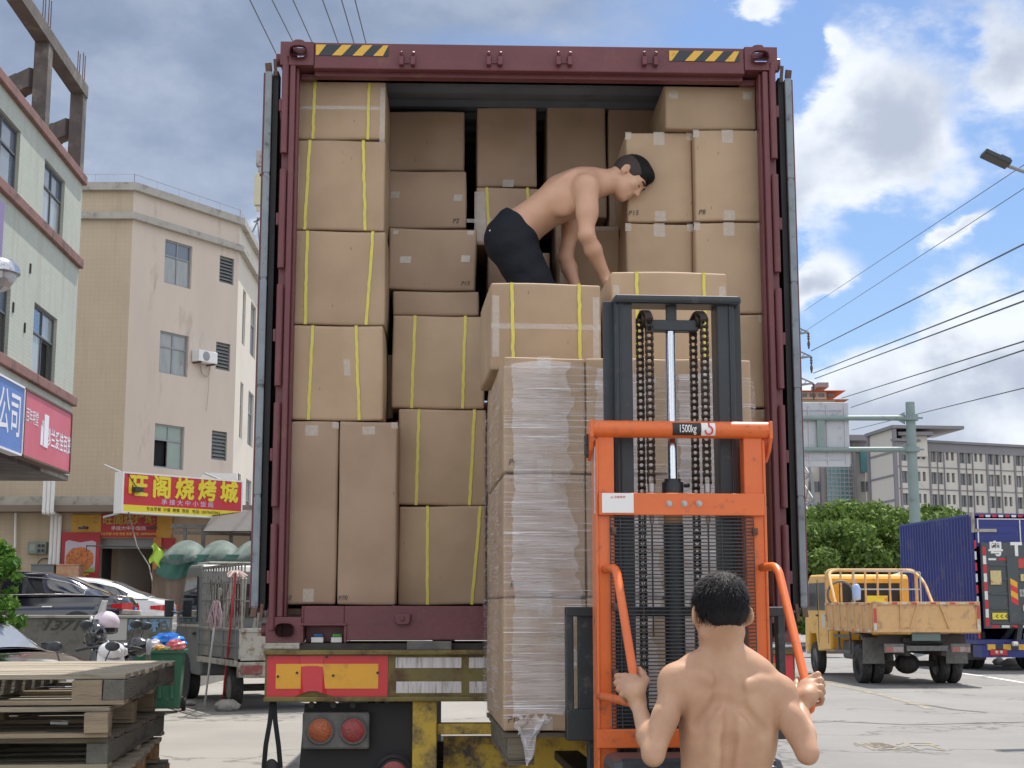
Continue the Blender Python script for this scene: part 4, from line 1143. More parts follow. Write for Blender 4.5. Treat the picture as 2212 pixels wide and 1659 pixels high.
  me.polygons.add(len(F)); me.polygons.foreach_set('loop_start', np.arange(len(F), dtype=np.int32) * 4); me.polygons.foreach_set('loop_total', np.full(len(F), 4, dtype=np.int32))
  me.polygons.foreach_set('use_smooth', np.ones(len(F), dtype=bool))
  me.update(calc_edges=True); me.validate()
  me.materials.append(mats)
  o = bpy.data.objects.new(name, me); COL.objects.link(o); o.parent = parent
  return o
def skin(name, c1_, c2_, red):
 m = bpy.data.materials.new(name); m.use_nodes = True; t = m.node_tree; b = t.nodes['Principled BSDF']
 co = t.nodes.new('ShaderNodeTexCoord')
 def no(s_, d=5, r_=.55):
  n = t.nodes.new('ShaderNodeTexNoise'); n.inputs['Scale'].default_value = s_; n.inputs['Detail'].default_value = d; n.inputs['Roughness'].default_value = r_; t.links.new(co.outputs['Object'], n.inputs['Vector']); return n.outputs[0]
 c = mixc(t, smooth(t, no(7), .3, .72), c1_, c2_)
 c = mixc(t, mth(t, 'MULTIPLY', smooth(t, no(4.5, 5, .65), .45, .75), .5), c, red)
 v = t.nodes.new('ShaderNodeTexVoronoi'); v.inputs['Scale'].default_value = 26; t.links.new(co.outputs['Object'], v.inputs['Vector'])
 c = mixc(t, mth(t, 'MULTIPLY', smooth(t, v.outputs['Distance'], .07, .03), .35), c, tuple(x * .4 for x in c1_))
 t.links.new(c, b.inputs['Base Color'])
 b.inputs['Roughness'].default_value = .46; b.inputs['Specular IOR Level'].default_value = .45
 b.inputs['Subsurface Weight'].default_value = .12; b.inputs['Subsurface Radius'].default_value = (.02, .008, .004); b.inputs['Subsurface Scale'].default_value = .5
 bn = t.nodes.new('ShaderNodeBump'); bn.inputs['Strength'].default_value = .25; bn.inputs['Distance'].default_value = .003
 t.links.new(mth(t, 'ADD', no(60, 4), mth(t, 'MULTIPLY', no(12, 3), 1.5)), bn.inputs['Height']); t.links.new(bn.outputs[0], b.inputs['Normal'])
 return m
m_skin = skin('tanned_skin', (.43, .242, .148), (.54, .335, .215), (.41, .200, .130))
m_skin2 = skin('tanned_skin_pale', (.58, .335, .225), (.64, .395, .27), (.58, .26, .19))
m_hair = mat('black_hair', (.010, .009, .010), .6, spec=.2, bump=.4, bscale=220, stretch=(1, 1, .3))
m_hairfade = mat('shaved_hair', (.060, .043, .036), .75, col2=(.028, .022, .020), nscale=120)
m_cloth = mat('black_shorts_fabric', (.011, .013, .019), .8, col2=(.016, .019, .026), nscale=7, bump=.8, bscale=22, spec=.25)
m_eye = mat('eye', (.55, .5, .48), .2); m_lip = mat('lips', (.42, .16, .13), .45)
def frame(fwd, up):
 f = Vector(fwd).normalized(); u = Vector(up); u = (u - f * u.dot(f)).normalized(); r = f.cross(u)
 return r, f, u
def head(F, C, fwd, up, neck, sc=1.0):
 r, f, u = frame(fwd, up); C = Vector(C)
 W = lambda x, y, z: C + (r * x + f * y + u * z) * sc
 M = [r, f, u]
 S3 = lambda a: tuple(x * sc for x in a)
 F.ell(W(0, -.012, .032), S3((.076, .096, .088)), M, .02)
 F.ell(W(0, .03, -.01), S3((.066, .066, .088)), M, .02)
 for s_ in (-1, 1):
  F.cap(W(s_ * .052, -.002, -.052), W(s_ * .014, .062, -.090), .020 * sc, .018 * sc, .03)
  F.ell(W(s_ * .043, .062, -.012), S3((.020, .018, .018)), M, .02)
  F.cap(W(s_ * .012, .086, .030), W(s_ * .042, .074, .030), .010 * sc, .009 * sc, .012)
 F.ell(W(0, .03, -.06), S3((.05, .05, .045)), M, .03)
 F.ell(W(0, .074, -.093), S3((.020, .017, .017)), M, .015)
 F.cap(W(0, .084, .018), W(0, .108, -.024), .009 * sc, .0125 * sc, .012)
 for s_ in (-1, 1):
  F.ell(W(s_ * .012, .098, -.028), S3((.009, .011, .008)), M, .006)
  F.ell(W(s_ * .031, .098, .010), S3((.017, .014, .010)), M, .010, sub=True)
  F.ell(W(s_ * .031, .077, .009), S3((.014, .011, .009)), M, .004)
 F.cap(W(-.018, .086, -.053), W(.018, .086, -.053), .0075 * sc, .0075 * sc, .010)
 F.cap(W(-.016, .085, -.066), W(.016, .085, -.066), .0080 * sc, .0080 * sc, .010)
 F.cap(W(-.021, .097, -.0595), W(.021, .097, -.0595), .0025 * sc, .0025 * sc, .004, sub=True)
 for s_ in (-1, 1):
  er, ef, eu = frame(f + r * s_ * -.62, u - f * .18)
  Me = [er, ef, eu]
  F.ell(W(s_ * .0865, -.014, .000), S3((.0075, .021, .032)), Me, .005)
  F.ell(W(s_ * .0935, -.006, .004), S3((.006, .011, .018)), Me, .004, sub=True)
  F.ell(W(s_ * .078, -.004, -.026), S3((.006, .009, .010)), Me, .004)
 nk = Vector(neck[0])
 F.cap(W(0, -.032, -.030), nk, .043 * sc, neck[1], .04)
 F.cap(W(0, .006, -.06), nk + f * .02, .034 * sc, neck[1] * .8, .02)
 return W, M
def finger(F, base, d0, curl_axis, lens, rs, angs, k=.006):
 p = Vector(base); d = Vector(d0).normalized(); pts = [p.copy()]; rr = [rs[0]]
 for i, L in enumerate(lens):
  d = Matrix.Rotation(angs[i], 3, curl_axis) @ d
  p = p + d * L; pts.append(p.copy()); rr.append(rs[i + 1])
 F.chain(pts, rr, k)
 return pts
def grip_hand(F, wrist, tube_a, tube_b, side, palm_c, reach_sign, tube_r=.0145, inward=-1):
 """closed hand round a tube: tube axis a->b (up), palm on the viewer's side, fingers go round the outside"""
 ax = (Vector(tube_b) - Vector(tube_a)).normalized()
 C = Vector(palm_c); w_ = Vector(wrist)
 t = (C - Vector(tube_a)).dot(ax); T0 = Vector(tube_a) + ax * t          # nearest tube point
 n = (C - T0); n = (n - ax * n.dot(ax)).normalized()                     # from the tube to the palm
 o = ax.cross(n).normalized() * reach_sign                               # towards the knuckles
 M = [o, n, ax]
 pc = T0 + n * (tube_r + .016)
 F.ell(pc + o * .008 - ax * .006, (.036, .016, .041), M, .010)
 F.ell(pc - ax * .03, (.032, .018, .032), M, .016)
 F.cap(w_, pc - ax * .035, .026, .026, .02)
 Rf = tube_r + .009
 for i, (h_, s_) in enumerate(((.037, 1.04), (.0135, 1.12), (-.010, 1.05), (-.032, .90))):
  pts = []
  K0 = pc + o * (.050 * s_ - .004) + ax * h_ - n * .004
  F.ell(K0, (.0115, .0115, .0095), M, .004)
  P1 = T0 + o * (Rf + .020) * s_ - n * .004 + ax * h_
  P2 = T0 + o * (Rf + .004) - n * (Rf + .004) + ax * (h_ + .001)
  P3 = T0 - o * (Rf * .55) - n * (Rf + .003) + ax * (h_ + .002)
  F.chain([pc + o * .02 + ax * h_ * .8, K0, P1, P2, P3], [.010, .0100 * s_, .0092 * s_, .0086 * s_, .0078 * s_], .0025)
 B0 = pc - o * .024 - ax * .020
 B1 = T0 - o * (Rf + .012) + n * .012 + ax * .010
 B2 = T0 - o * (Rf + .006) - n * .000 + ax * .042
 B3 = T0 - o * (Rf + .000) - n * .004 + ax * .066
 F.chain([B0, B1, B2, B3], [.016, .0135, .011, .0088], .01)
# operator
oc = at(1572, 1600, 4.5); OB = Vector((oc.x, 4.46, 0))
op = thing('person', OB, 'shirtless man with short black hair seen from behind, gripping the orange handles of the stacker', 'person')
F = Field((OB.x - .37, 4.22, -.01), (OB.x + .42, 4.86, 1.72), .0044)
A = at
hipz = .92
cX = lambda u, v, Y: A(u, v, Y)
spine = [A(1562, 1402, 4.53), A(1572, 1470, 4.52), A(1576, 1560, 4.54), A(1568, 1650, 4.53)]
I3 = [Vector((1, 0, 0)), Vector((0, 1, 0)), Vector((0, 0, 1))]
tl_ = Vector((.985, 0, -.17)); tl_n = Vector((.17, 0, .985)); TI = [tl_, Vector((0, 1, 0)), tl_n]   # right shoulder lower
F.ell(A(1573, 1500, 4.555), (.146, .098, .150), TI, .03)
F.ell(A(1573, 1575, 4.55), (.143, .098, .170), None, .03)
F.ell(A(1567, 1665, 4.545), (.136, .090, .160), None, .04)
F.ell(A(1566, 1760, 4.545), (.150, .100, .130), None, .05)
# shoulder girdle, traps
shL, shR = A(1464, 1468, 4.53), A(1679, 1494, 4.53)
F.cap(A(1545, 1428, 4.55), shL, .050, .048, .04); F.cap(A(1588, 1432, 4.55), shR, .050, .048, .04)
F.cap(A(1547, 1418, 4.54), A(1500, 1442, 4.53), .030, .038, .03); F.cap(A(1579, 1420, 4.54), A(1640, 1455, 4.53), .030, .038, .03)
# scapulae and back muscles
F.ell(A(1516, 1497, 4.478), (.052, .024, .070), [Vector((.97, 0, .22)), Vector((0, 1, 0)), Vector((-.22, 0, .97))], .03)
F.ell(A(1636, 1516, 4.478), (.052, .024, .070), [Vector((.97, 0, -.30)), Vector((0, 1, 0)), Vector((.30, 0, .97))], .03)
F.cap(A(1535, 1470, 4.462), A(1478, 1452, 4.50), .016, .018, .02); F.cap(A(1610, 1482, 4.462), A(1672, 1474, 4.50), .016, .018, .02)
for s_, u0, u1 in ((-1, 1552, 1548), (1, 1598, 1588)):
 F.cap(A(u0, 1540, 4.478), A(u1, 1700, 4.475), .026, .030, .03)
F.ell(A(1492, 1560, 4.53), (.030, .06, .10), None, .03); F.ell(A(1656, 1572, 4.53), (.030, .06, .10), None, .03)
# furrows: spine and the inner edges of the shoulder blades
for a_, b_, r_, k_ in (((1570, 1450, 4.444), (1578, 1520, 4.447), .012, .022), ((1578, 1520, 4.447), (1576, 1600, 4.450), .013, .026), ((1576, 1600, 4.450), (1566, 1720, 4.449), .014, .030),
      ((1558, 1452, 4.450), (1550, 1515, 4.453), .011, .020), ((1550, 1515, 4.453), (1508, 1568, 4.456), .011, .022),
      ((1596, 1470, 4.450), (1604, 1530, 4.453), .011, .020), ((1604, 1530, 4.453), (1650, 1582, 4.456), .011, .022)):
 F.cap(A(*a_), A(*b_), r_, r_, k_, sub=True)
# arms
elL, wrL = A(1411, 1630, 4.44), A(1377, 1516, 4.60)
elR, wrR = A(1744, 1626, 4.44), A(1727, 1510, 4.61)
for sh, el_, wr, sg in ((shL, elL, wrL, -1), (shR, elR, wrR, 1)):
 F.ell(sh + Vector((sg * .010, -.002, -.022)), (.052, .056, .060), None, .035)
 mid = sh.lerp(el_, .5)
 F.cap(sh, mid, .045, .040, .014); F.cap(mid, el_, .040, .032, .012)
 F.ell(sh.lerp(el_, .58) + Vector((sg * .004, -.010, .0)), (.034, .032, .070), frame((0, 1, 0), el_ - sh), .02)
 fm = el_.lerp(wr, .33)
 F.cap(el_, fm, .030, .032, .02); F.cap(fm, wr, .032, .0215, .02)
 F.ell(el_ + Vector((0, -.022, -.012)), (.018, .016, .018), None, .018)
hL, hR = A(1366, 1468, 4.60), A(1734, 1478, 4.60)
grip_hand(F, wrL, HL_BOT, HL_TOP, -1, hL, -1)
grip_hand(F, wrR, HR_BOT, HR_TOP, 1, hR, 1)
# head
hW, hM = head(F, A(1556, 1330, 4.53), (-.16, .95, -.20), (-.03, .18, .97), (A(1562, 1416, 4.535), .045))
# legs
for s_ in (-1, 1):
 hip = Vector((OB.x + s_ * .085 - .01, 4.54, .93)); kn = Vector((OB.x + s_ * .11, 4.56, .49)); an = Vector((OB.x + s_ * .12, 4.46, .09))
 F.cap(hip, kn, .085, .052, .04); F.cap(kn, an, .054, .036, .03); F.ell(kn.lerp(an, .3) + Vector((0, -.02, 0)), (.045, .045, .09), None, .03)
 F.cap(an + Vector((0, -.03, -.045)), an + Vector((0, .15, -.055)), .032, .026, .02)
ob = F.mesh('body', m_skin, op)
# shorts
F2 = Field((OB.x - .25, 4.36, .4), (OB.x + .25, 4.76, 1.12), .009)
F2.ell(A(1566, 1760, 4.545), (.165, .112, .13), None, .05)
for s_ in (-1, 1):
 F2.cap(Vector((OB.x + s_ * .085 - .01, 4.54, .93)), Vector((OB.x + s_ * .11, 4.56, .52)), .100, .085, .04)
F2.cap(A(1566, 1760, 4.545) + Vector((-.06, 0, .06)), A(1566, 1760, 4.545) + Vector((.06, 0, .06)), .10, .10, .04)
F2.mesh('shorts', m_cloth, op)
# hair: cap plus strands
def hair_cap(body_parent, W, M, name, mm, parts, sub_parts=(), h=.004, disp=None):
 pts = [W(x, y, z) for x in (-.12, .12) for y in (-.13, .13) for z in (-.12, .15)]
 lo = [min(p[i] for p in pts) for i in range(3)]; hi = [max(p[i] for p in pts) for i in range(3)]
 Fh = Field(lo, hi, h)
 for c, r_ in parts: Fh.ell(W(*c), r_, M, .012)
 for c, r_ in sub_parts: Fh.ell(W(*c), r_, M, .008, sub=True)
 return Fh.mesh(name, mm, body_parent, smooth_it=1, disp=disp)
def tuft(V):
 q = V * 1.0
 n_ = np.sin(q[:, 0] * 310 + 60 * q[:, 2]) * np.sin(q[:, 2] * 190 + q[:, 1] * 120) + .6 * np.sin(q[:, 0] * 620 + q[:, 2] * 400)
 c = np.array(hW(0, -.01, .03)); d = V - c; d /= np.linalg.norm(d, axis=1)[:, None]
 return V + d * (n_ * .0010)[:, None]
hc = hair_cap(op, hW, hM, 'hair', m_hair, [((0, -.016, .040), (.084, .102, .092)), ((0, -.055, .0), (.060, .052, .062)), ((.0, .03, .085), (.06, .06, .04))],
    [((0, .12, -.03), (.12, .095, .085)), ((.094, .0, -.012), (.020, .035, .045)), ((-.094, .0, -.012), (.020, .035, .045)), ((0, -.06, -.085), (.09, .07, .042))], disp=tuft)
def strands(parent, W, n, seed, region, length, m_, c0=(0, -.012, .036), rad=(.083, .102, .091), whorl=(.01, -.06, .105)):
 rnd = random.Random(seed); g = G(); wv = W(*whorl); C0 = W(*c0)
 ex, ey, ez = (W(1, 0, 0) - W(0, 0, 0)), (W(0, 1, 0) - W(0, 0, 0)), (W(0, 0, 1) - W(0, 0, 0))
 cnt = 0
 while cnt < n:
  v = Vector([rnd.gauss(0, 1) for _ in range(3)]).normalized()
  x, y, z = c0[0] + v.x * rad[0], c0[1] + v.y * rad[1], c0[2] + v.z * rad[2]
  if not region(x, y, z): continue
  cnt += 1
  p = W(x, y, z); nr = (ex * v.x / rad[0] + ey * v.y / rad[1] + ez * v.z / rad[2]).normalized()
  away = (p - wv); away = (away - nr * away.dot(nr)); away = away.normalized() if away.length > 1e-4 else nr.orthogonal()
  d = (away * .9 + nr * rnd.uniform(.15, .55) + Vector([rnd.uniform(-.3, .3) for _ in range(3)])).normalized()
  L = length * rnd.uniform(.6, 1.3); sd = nr.cross(d).normalized() * .0011
  q0, q1, q2 = p - nr * .002, p + d * L * .5, p + d * L * .9 + (-nr) * L * .12
  g.add([q0 - sd, q0 + sd, q1 + sd * .8, q1 - sd * .8, q2], [(0, 1, 2, 3), (3, 2, 4)])
 return g.build('hair_strands', m_, parent, world=False, recalc=False), g
def shift(o, parent_loc):
 for v in o.data.vertices: v.co -= parent_loc
so, _ = strands(hc, hW, 6500, 4, lambda x, y, z: (z > .045 or (y < -.03 and z > -.055 and abs(x) < .075) or (z > .02 and y < .06)) and y < .10, .027, m_hair); shift(so, op.location)
# man bending in the container
lc = at(1120, 520, 7.0); LB = Vector((lc.x, 7.0, STAND_Z))
ld = thing('person', LB, 'shirtless man in black trousers bending over boxes inside the container', 'person')
YB = 6.98
F = Field((A(1035, 500, YB).x, 6.60, STAND_Z - .01), (A(1430, 500, YB).x, 7.42, A(1300, 322, YB).z), .0056)
SPX = lambda u, v, dy=0: A(u, v, YB + dy)
tdir = (SPX(1250, 405) - SPX(1120, 500)).normalized(); tn = Vector((-tdir.z, 0, tdir.x)); TM = [tdir, Vector((0, 1, 0)), tn]
F.ell(SPX(1238, 418), (.155, .150, .108), TM, .05)
F.ell(SPX(1196, 440), (.130, .140, .100), [ (SPX(1240, 405) - SPX(1150, 460)).normalized(), Vector((0, 1, 0)), Vector((-.55, 0, .84)).normalized()], .05)
F.ell(SPX(1148, 476), (.110, .135, .094), TM, .06)
F.ell(SPX(1112, 505), (.105, .150, .105), None, .06)
F.cap(SPX(1205, 405), SPX(1262, 396), .05, .06, .05)
# shoulder, blades, ribs
shN, shF = SPX(1266, 404, -.155), SPX(1245, 420, .165)
F.cap(SPX(1282, 398), shN, .05, .052, .05); F.cap(SPX(1270, 402), shF, .05, .05, .05)
F.ell(SPX(1222, 388, -.09), (.065, .050, .022), TM, .03); F.ell(SPX(1222, 392, .09), (.065, .050, .022), TM, .03)
F.ell(SPX(1232, 440, -.105), (.08, .035, .055), TM, .04)
F.cap(SPX(1157, 485, -.134), SPX(1168, 519, -.09), .005, .004, .014, sub=True)
# arms
elN, wrN = SPX(1267, 508, -.20), SPX(1308, 598, -.10)
elF, wrF = SPX(1222, 556, .16), SPX(1244, 622, .10)
for sh, el_, wr, sc_ in ((shN, elN, wrN, 1.0), (shF, elF, wrF, .95)):
 F.ell(sh + Vector((.0, 0, -.010)), (.058 * sc_, .052, .068), None, .035)
 F.ell(sh.lerp(el_, .45) + Vector((.012, 0, 0)), (.045, .042, .09), None, .03)
 F.cap(sh, sh.lerp(el_, .55), .050 * sc_, .047 * sc_, .03); F.cap(sh.lerp(el_, .55), el_, .046 * sc_, .038 * sc_, .02)
 F.cap(el_, el_.lerp(wr, .35), .038 * sc_, .040 * sc_, .02); F.cap(el_.lerp(wr, .35), wr, .040 * sc_, .026 * sc_, .02)
 F.ell(el_ + Vector((-.018, 0, -.004)), (.018, .018, .020), None, .02)
# hands on the box edges
for wr, tip, yd in ((wrN, SPX(1323, 640, -.10), -1), (wrF, SPX(1262, 668, .08), 1)):
 d = (tip - wr).normalized(); side = Vector((0, 1, 0)); nrm = side.cross(d)
 F.ell(wr + d * .055, (.045, .040, .017), [d, side, nrm], .015); F.cap(wr, wr + d * .03, .025, .024, .02)
 for i, (o_, s_) in enumerate(((-.030, .9), (-.010, 1.05), (.011, 1.0), (.030, .85))):
  b0 = wr + d * .085 + side * o_
  finger(F, b0, d + side * o_ * 3, side, (.038 * s_, .026 * s_, .020 * s_), (.0095, .0088, .008, .0072), (.35, .55, .4))
 finger(F, wr + d * .035 + side * -.034, d + side * -.9, side, (.035, .030, .024), (.014, .012, .0105, .009), (.1, .3, .3))
# head looks down at the box
lW, lM = head(F, SPX(1356, 385, .0), (.60, -.22, -.78), (.78, .05, .62), (SPX(1292, 398), .054), sc=.95)
F.cap(SPX(1326, 390), SPX(1288, 392), .044, .058, .04)
# legs
legs = []
for s_ in (-1, 1):
 hip = SPX(1106, 520, s_ * .09); kn = Vector((hip.x + .16, hip.y - .0, hip.z - .395)); an = Vector((kn.x - .10, kn.y, STAND_Z + .085))
 kn.z = max(kn.z, STAND_Z + .40)
 legs.append((hip, kn, an))
 F.cap(hip, kn, .085, .055, .05); F.cap(kn, an, .055, .036, .03)
 F.cap(an + Vector((-.03, 0, -.045)), an + Vector((.15, 0, -.055)), .032, .026, .02)
F.mesh('body', m_skin2, ld)
# trousers
F3 = Field((A(1030, 500, YB).x, 6.70, STAND_Z + .06), (A(1300, 500, YB).x, 7.26, A(1100, 430, YB).z), .0062)
F3.ell(SPX(1110, 508), (.122, .168, .122), [Vector((.80, 0, .60)), Vector((0, 1, 0)), Vector((-.6, 0, .8))], .03)
F3.ell(SPX(1092, 520), (.108, .160, .120), None, .04)
F3.cap(SPX(1118, 478, -.05), SPX(1118, 478, .05), .085, .085, .05); F3.cap(SPX(1136, 500, -.06), SPX(1136, 500, .06), .075, .075, .04)
for hip, kn, an in legs:
 F3.cap(hip + Vector((.0, 0, -.02)), kn, .118, .098, .05); F3.cap(kn, an + Vector((0, 0, .02)), .098, .075, .04)
# trim the waistband along a slanted plane
wp = SPX(1128, 487); wn = (SPX(1190, 430) - SPX(1128, 487)).normalized()
X_, Y_, Z_ = np.ogrid[0:F3.n[0], 0:F3.n[1], 0:F3.n[2]]
PX, PY, PZ = X_ * F3.h + F3.lo[0], Y_ * F3.h + F3.lo[1], Z_ * F3.h + F3.lo[2]
pl = ((PX - wp.x) * wn.x + (PY - wp.y) * 0 + (PZ - wp.z) * wn.z)
F3.D = np.maximum(F3.D, pl.astype(np.float32))
# folds
fold = .0035 * np.abs(np.sin((PX * 14 + PZ * 34) + 1.6 * np.sin(PY * 9 + PX * 11))) ** .7 + .0025 * np.sin(PX * 30 - PZ * 52 + PY * 12)
F3.D = F3.D + fold.astype(np.float32)
F3.mesh('trousers', m_cloth, ld, smooth_it=1)
g = G(); k = SPX(1057, 499, -.135); g.bar(k, k + Vector((.022, -.002, .012)), .004, .006); g.build('white_logo', m_white, ld, world=True)
lh = hair_cap(ld, lW, lM, 'hair', m_hair, [((0, -.006, .054), (.071, .097, .082)), ((0, .045, .090), (.055, .05, .036)), ((0, -.07, .02), (.055, .035, .05))],
    [((0, .135, -.02), (.12, .080, .10)), ((.09, .02, -.03), (.03, .08, .055)), ((-.09, .02, -.03), (.03, .08, .055)), ((0, -.06, -.09), (.09, .07, .055))], disp=None)
so2, _ = strands(lh, lW, 2600, 8, lambda x, y, z: z > .055 and y < .095, .014, m_hair, c0=(0, -.006, .052), rad=(.072, .097, .084), whorl=(0, -.08, .09)); shift(so2, ld.location)
fd = hair_cap(ld, lW, lM, 'shaved_sides', m_hairfade, [((0, -.013, .033), (.0782, .0985, .0895))],
    [((0, .125, -.02), (.12, .092, .12)), ((.09, .03, -.04), (.03, .07, .050)), ((-.09, .03, -.04), (.03, .07, .050)), ((0, -.03, -.080), (.09, .09, .050))])
for s_ in (-1, 1):
 g = G(); g.tube([lW(s_ * .016, .0975, .030), lW(s_ * .030, .0945, .036), lW(s_ * .045, .082, .032)], .0035, n=6); g.build('eyebrow', m_hair, ld, world=True)
 g = G(); g.tube([lW(s_ * .021, .0895, .008), lW(s_ * .031, .0895, .006), lW(s_ * .041, .083, .007)], .0018, n=5); g.build('eyelash', m_hair, ld, world=True)
# GROUND
def ground_mat(name, c1_, c2_, c3_, scale, crack=True):
 m = bpy.data.materials.new(name); m.use_nodes = True; t = m.node_tree; b = t.nodes['Principled BSDF']
 co = t.nodes.new('ShaderNodeTexCoord')
 def no(s_, d=6, r_=.6, st=(1, 1, 1)):
  mp_ = t.nodes.new('ShaderNodeMapping'); mp_.inputs['Scale'].default_value = st; t.links.new(co.outputs['Object'], mp_.inputs[0])
  n = t.nodes.new('ShaderNodeTexNoise'); n.inputs['Scale'].default_value = s_; n.inputs['Detail'].default_value = d; n.inputs['Roughness'].default_value = r_; t.links.new(mp_.outputs[0], n.inputs['Vector']); return n.outputs[0]
 c = mixc(t, smooth(t, no(scale, 8, .62), .35, .66), c1_, c2_)
 c = mixc(t, mth(t, 'MULTIPLY', smooth(t, no(scale * 3.7, 10, .75), .55, .72), .5), c, c3_)
 c = mixc(t, mth(t, 'MULTIPLY', smooth(t, no(.5, 6, .6, (1, .25, 1)), .5, .7), .45), c, c3_)
 if crack:
  v = t.nodes.new('ShaderNodeTexVoronoi'); v.feature = 'DISTANCE_TO_EDGE'; v.inputs['Scale'].default_value = .22
  dm = t.nodes.new('ShaderNodeVectorMath'); dm.operation = 'ADD'
  nn_ = t.nodes.new('ShaderNodeTexNoise'); nn_.inputs['Scale'].default_value = 1.6; nn_.inputs['Detail'].default_value = 6; t.links.new(co.outputs['Object'], nn_.inputs['Vector'])
  sc_ = t.nodes.new('ShaderNodeVectorMath'); sc_.operation = 'SCALE'; sc_.inputs['Scale'].default_value = 1.8; t.links.new(nn_.outputs['Color'], sc_.inputs[0])
  t.links.new(co.outputs['Object'], dm.inputs[0]); t.links.new(sc_.outputs[0], dm.inputs[1]); t.links.new(dm.outputs[0], v.inputs['Vector'])
  c = mixc(t, mth(t, 'MULTIPLY', smooth(t, v.outputs['Distance'], .016, .003), .7), c, tuple(x * .35 for x in c1_))
 fine = no(90, 3)
 c = mixc(t, mth(t, 'MULTIPLY', smooth(t, fine, .5, .7), .25), c, tuple(x * .6 for x in c1_))
 t.links.new(c, b.inputs['Base Color']); b.inputs['Roughness'].default_value = .88
 bn = t.nodes.new('ShaderNodeBump'); bn.inputs['Strength'].default_value = .4; bn.inputs['Distance'].default_value = .01; t.links.new(fine, bn.inputs['Height']); t.links.new(bn.outputs[0], b.inputs['Normal'])
 return m
m_asph = ground_mat('asphalt', (.215, .207, .196), (.180, .174, .168), (.255, .245, .23), .35)
m_conc = ground_mat('yard_concrete', (.255, .238, .212), (.215, .202, .182), (.165, .155, .14), .45)
m_earth = ground_mat('far_ground', (.16, .15, .12), (.12, .13, .09), (.2, .18, .15), .05, crack=False)
g = G(); g.add([(-1500, -300, -.004), (1500, -300, -.004), (1500, 2500, -.004), (-1500, 2500, -.004)], [(0, 1, 2, 3)]); tag(g.build('ground', m_earth, recalc=False), kind='structure')
g = G(); g.add([(-30, -20, 0), (3.2, -20, 0), (-2.0, 60, 0), (-30, 60, 0)], [(0, 1, 2, 3)]); tag(g.build('yard', m_conc, recalc=False), kind='structure')
g = G(); g.add([(3.2, -20, 0), (19, -20, 0), (19, 40, 0), (15, 140, 0), (-18, 140, 0), (-2.0, 60, 0)], [(0, 1, 2, 3, 4, 5)]); tag(g.build('road', m_asph, recalc=False), kind='structure')
m_kerb = mat('kerb_concrete', (.36, .34, .31), .85, col2=(.28, .27, .25), nscale=4, dirt=(.16, .14, .12))
g = G(); g.prism([(19, -20), (19.2, -20), (19.2, 40), (15.2, 140), (15, 140), (19, 40)], 0, .13, plane='xy'); tag(g.build('kerb', m_kerb), kind='structure')
g = G(); g.prism([(19.2, -20), (60, -20), (60, 140), (15.2, 140), (19.2, 40)], .0, .11, plane='xy'); tag(g.build('pavement', m_conc), kind='structure')
m_ylane = mat('worn_yellow_marking', (.36, .28, .13), .8, dirt=(.19, .18, .17), dscale=3, damt=1.15)
m_wlane = mat('white_marking', (.60, .60, .58), .7, dirt=(.25, .24, .23), dscale=4, damt=.5)
def lane(name, pts, wd, m_, z=.004, curve=None):
 g = G(); P = [onz(u, v, 0) for u, v in pts]
 for a, b in zip(P, P[1:]):
  d = (b - a).normalized(); n_ = Vector((-d.y, d.x, 0)) * wd / 2
  g.add([a + n_, b + n_, b - n_, a - n_], [(0, 1, 2, 3)])
 g.v = [(x, y, z) for x, y, _ in g.v]
 o = g.build(name, m_, recalc=False); tag(o, kind='structure'); return o
lane('yellow_lane_line', [(1783, 1477), (1850, 1489), (1905, 1502), (1970, 1519), (2010, 1532)], .14, m_ylane)
lane('yellow_lane_line', [(1768, 1470), (1800, 1474), (1850, 1481)], .12, m_ylane)
lane('white_lane_line', [(2060, 1452), (2110, 1459), (2125, 1461)], .15, m_wlane); lane('white_lane_line', [(2132, 1462), (2212, 1475), (2330, 1494)], .15, m_wlane)
lane('tar_seam', [(1955, 1521), (2010, 1524), (2060, 1533), (2130, 1539)], .10, mat('tar', (.09, .088, .086), .8), .0045)
lane('tar_seam', [(1700, 1562), (1810, 1559), (1960, 1566), (2212, 1560)], .05, mat('tar', (.09, .088, .086), .8), .0045)
for k in range(3):
 c_ = onz(1885 + k * 62, 1612 + k * 1.5, 0);
 t_ = text('road_lettering', '慢行', 1.0, m_ylane, None, Matrix.Translation((c_.x, c_.y, .0045)) @ Matrix.Rotation(R(-90), 4, 'X'), extrude=0, sx=.5) if k == 1 else None
 if t_: tag(t_, kind='structure')
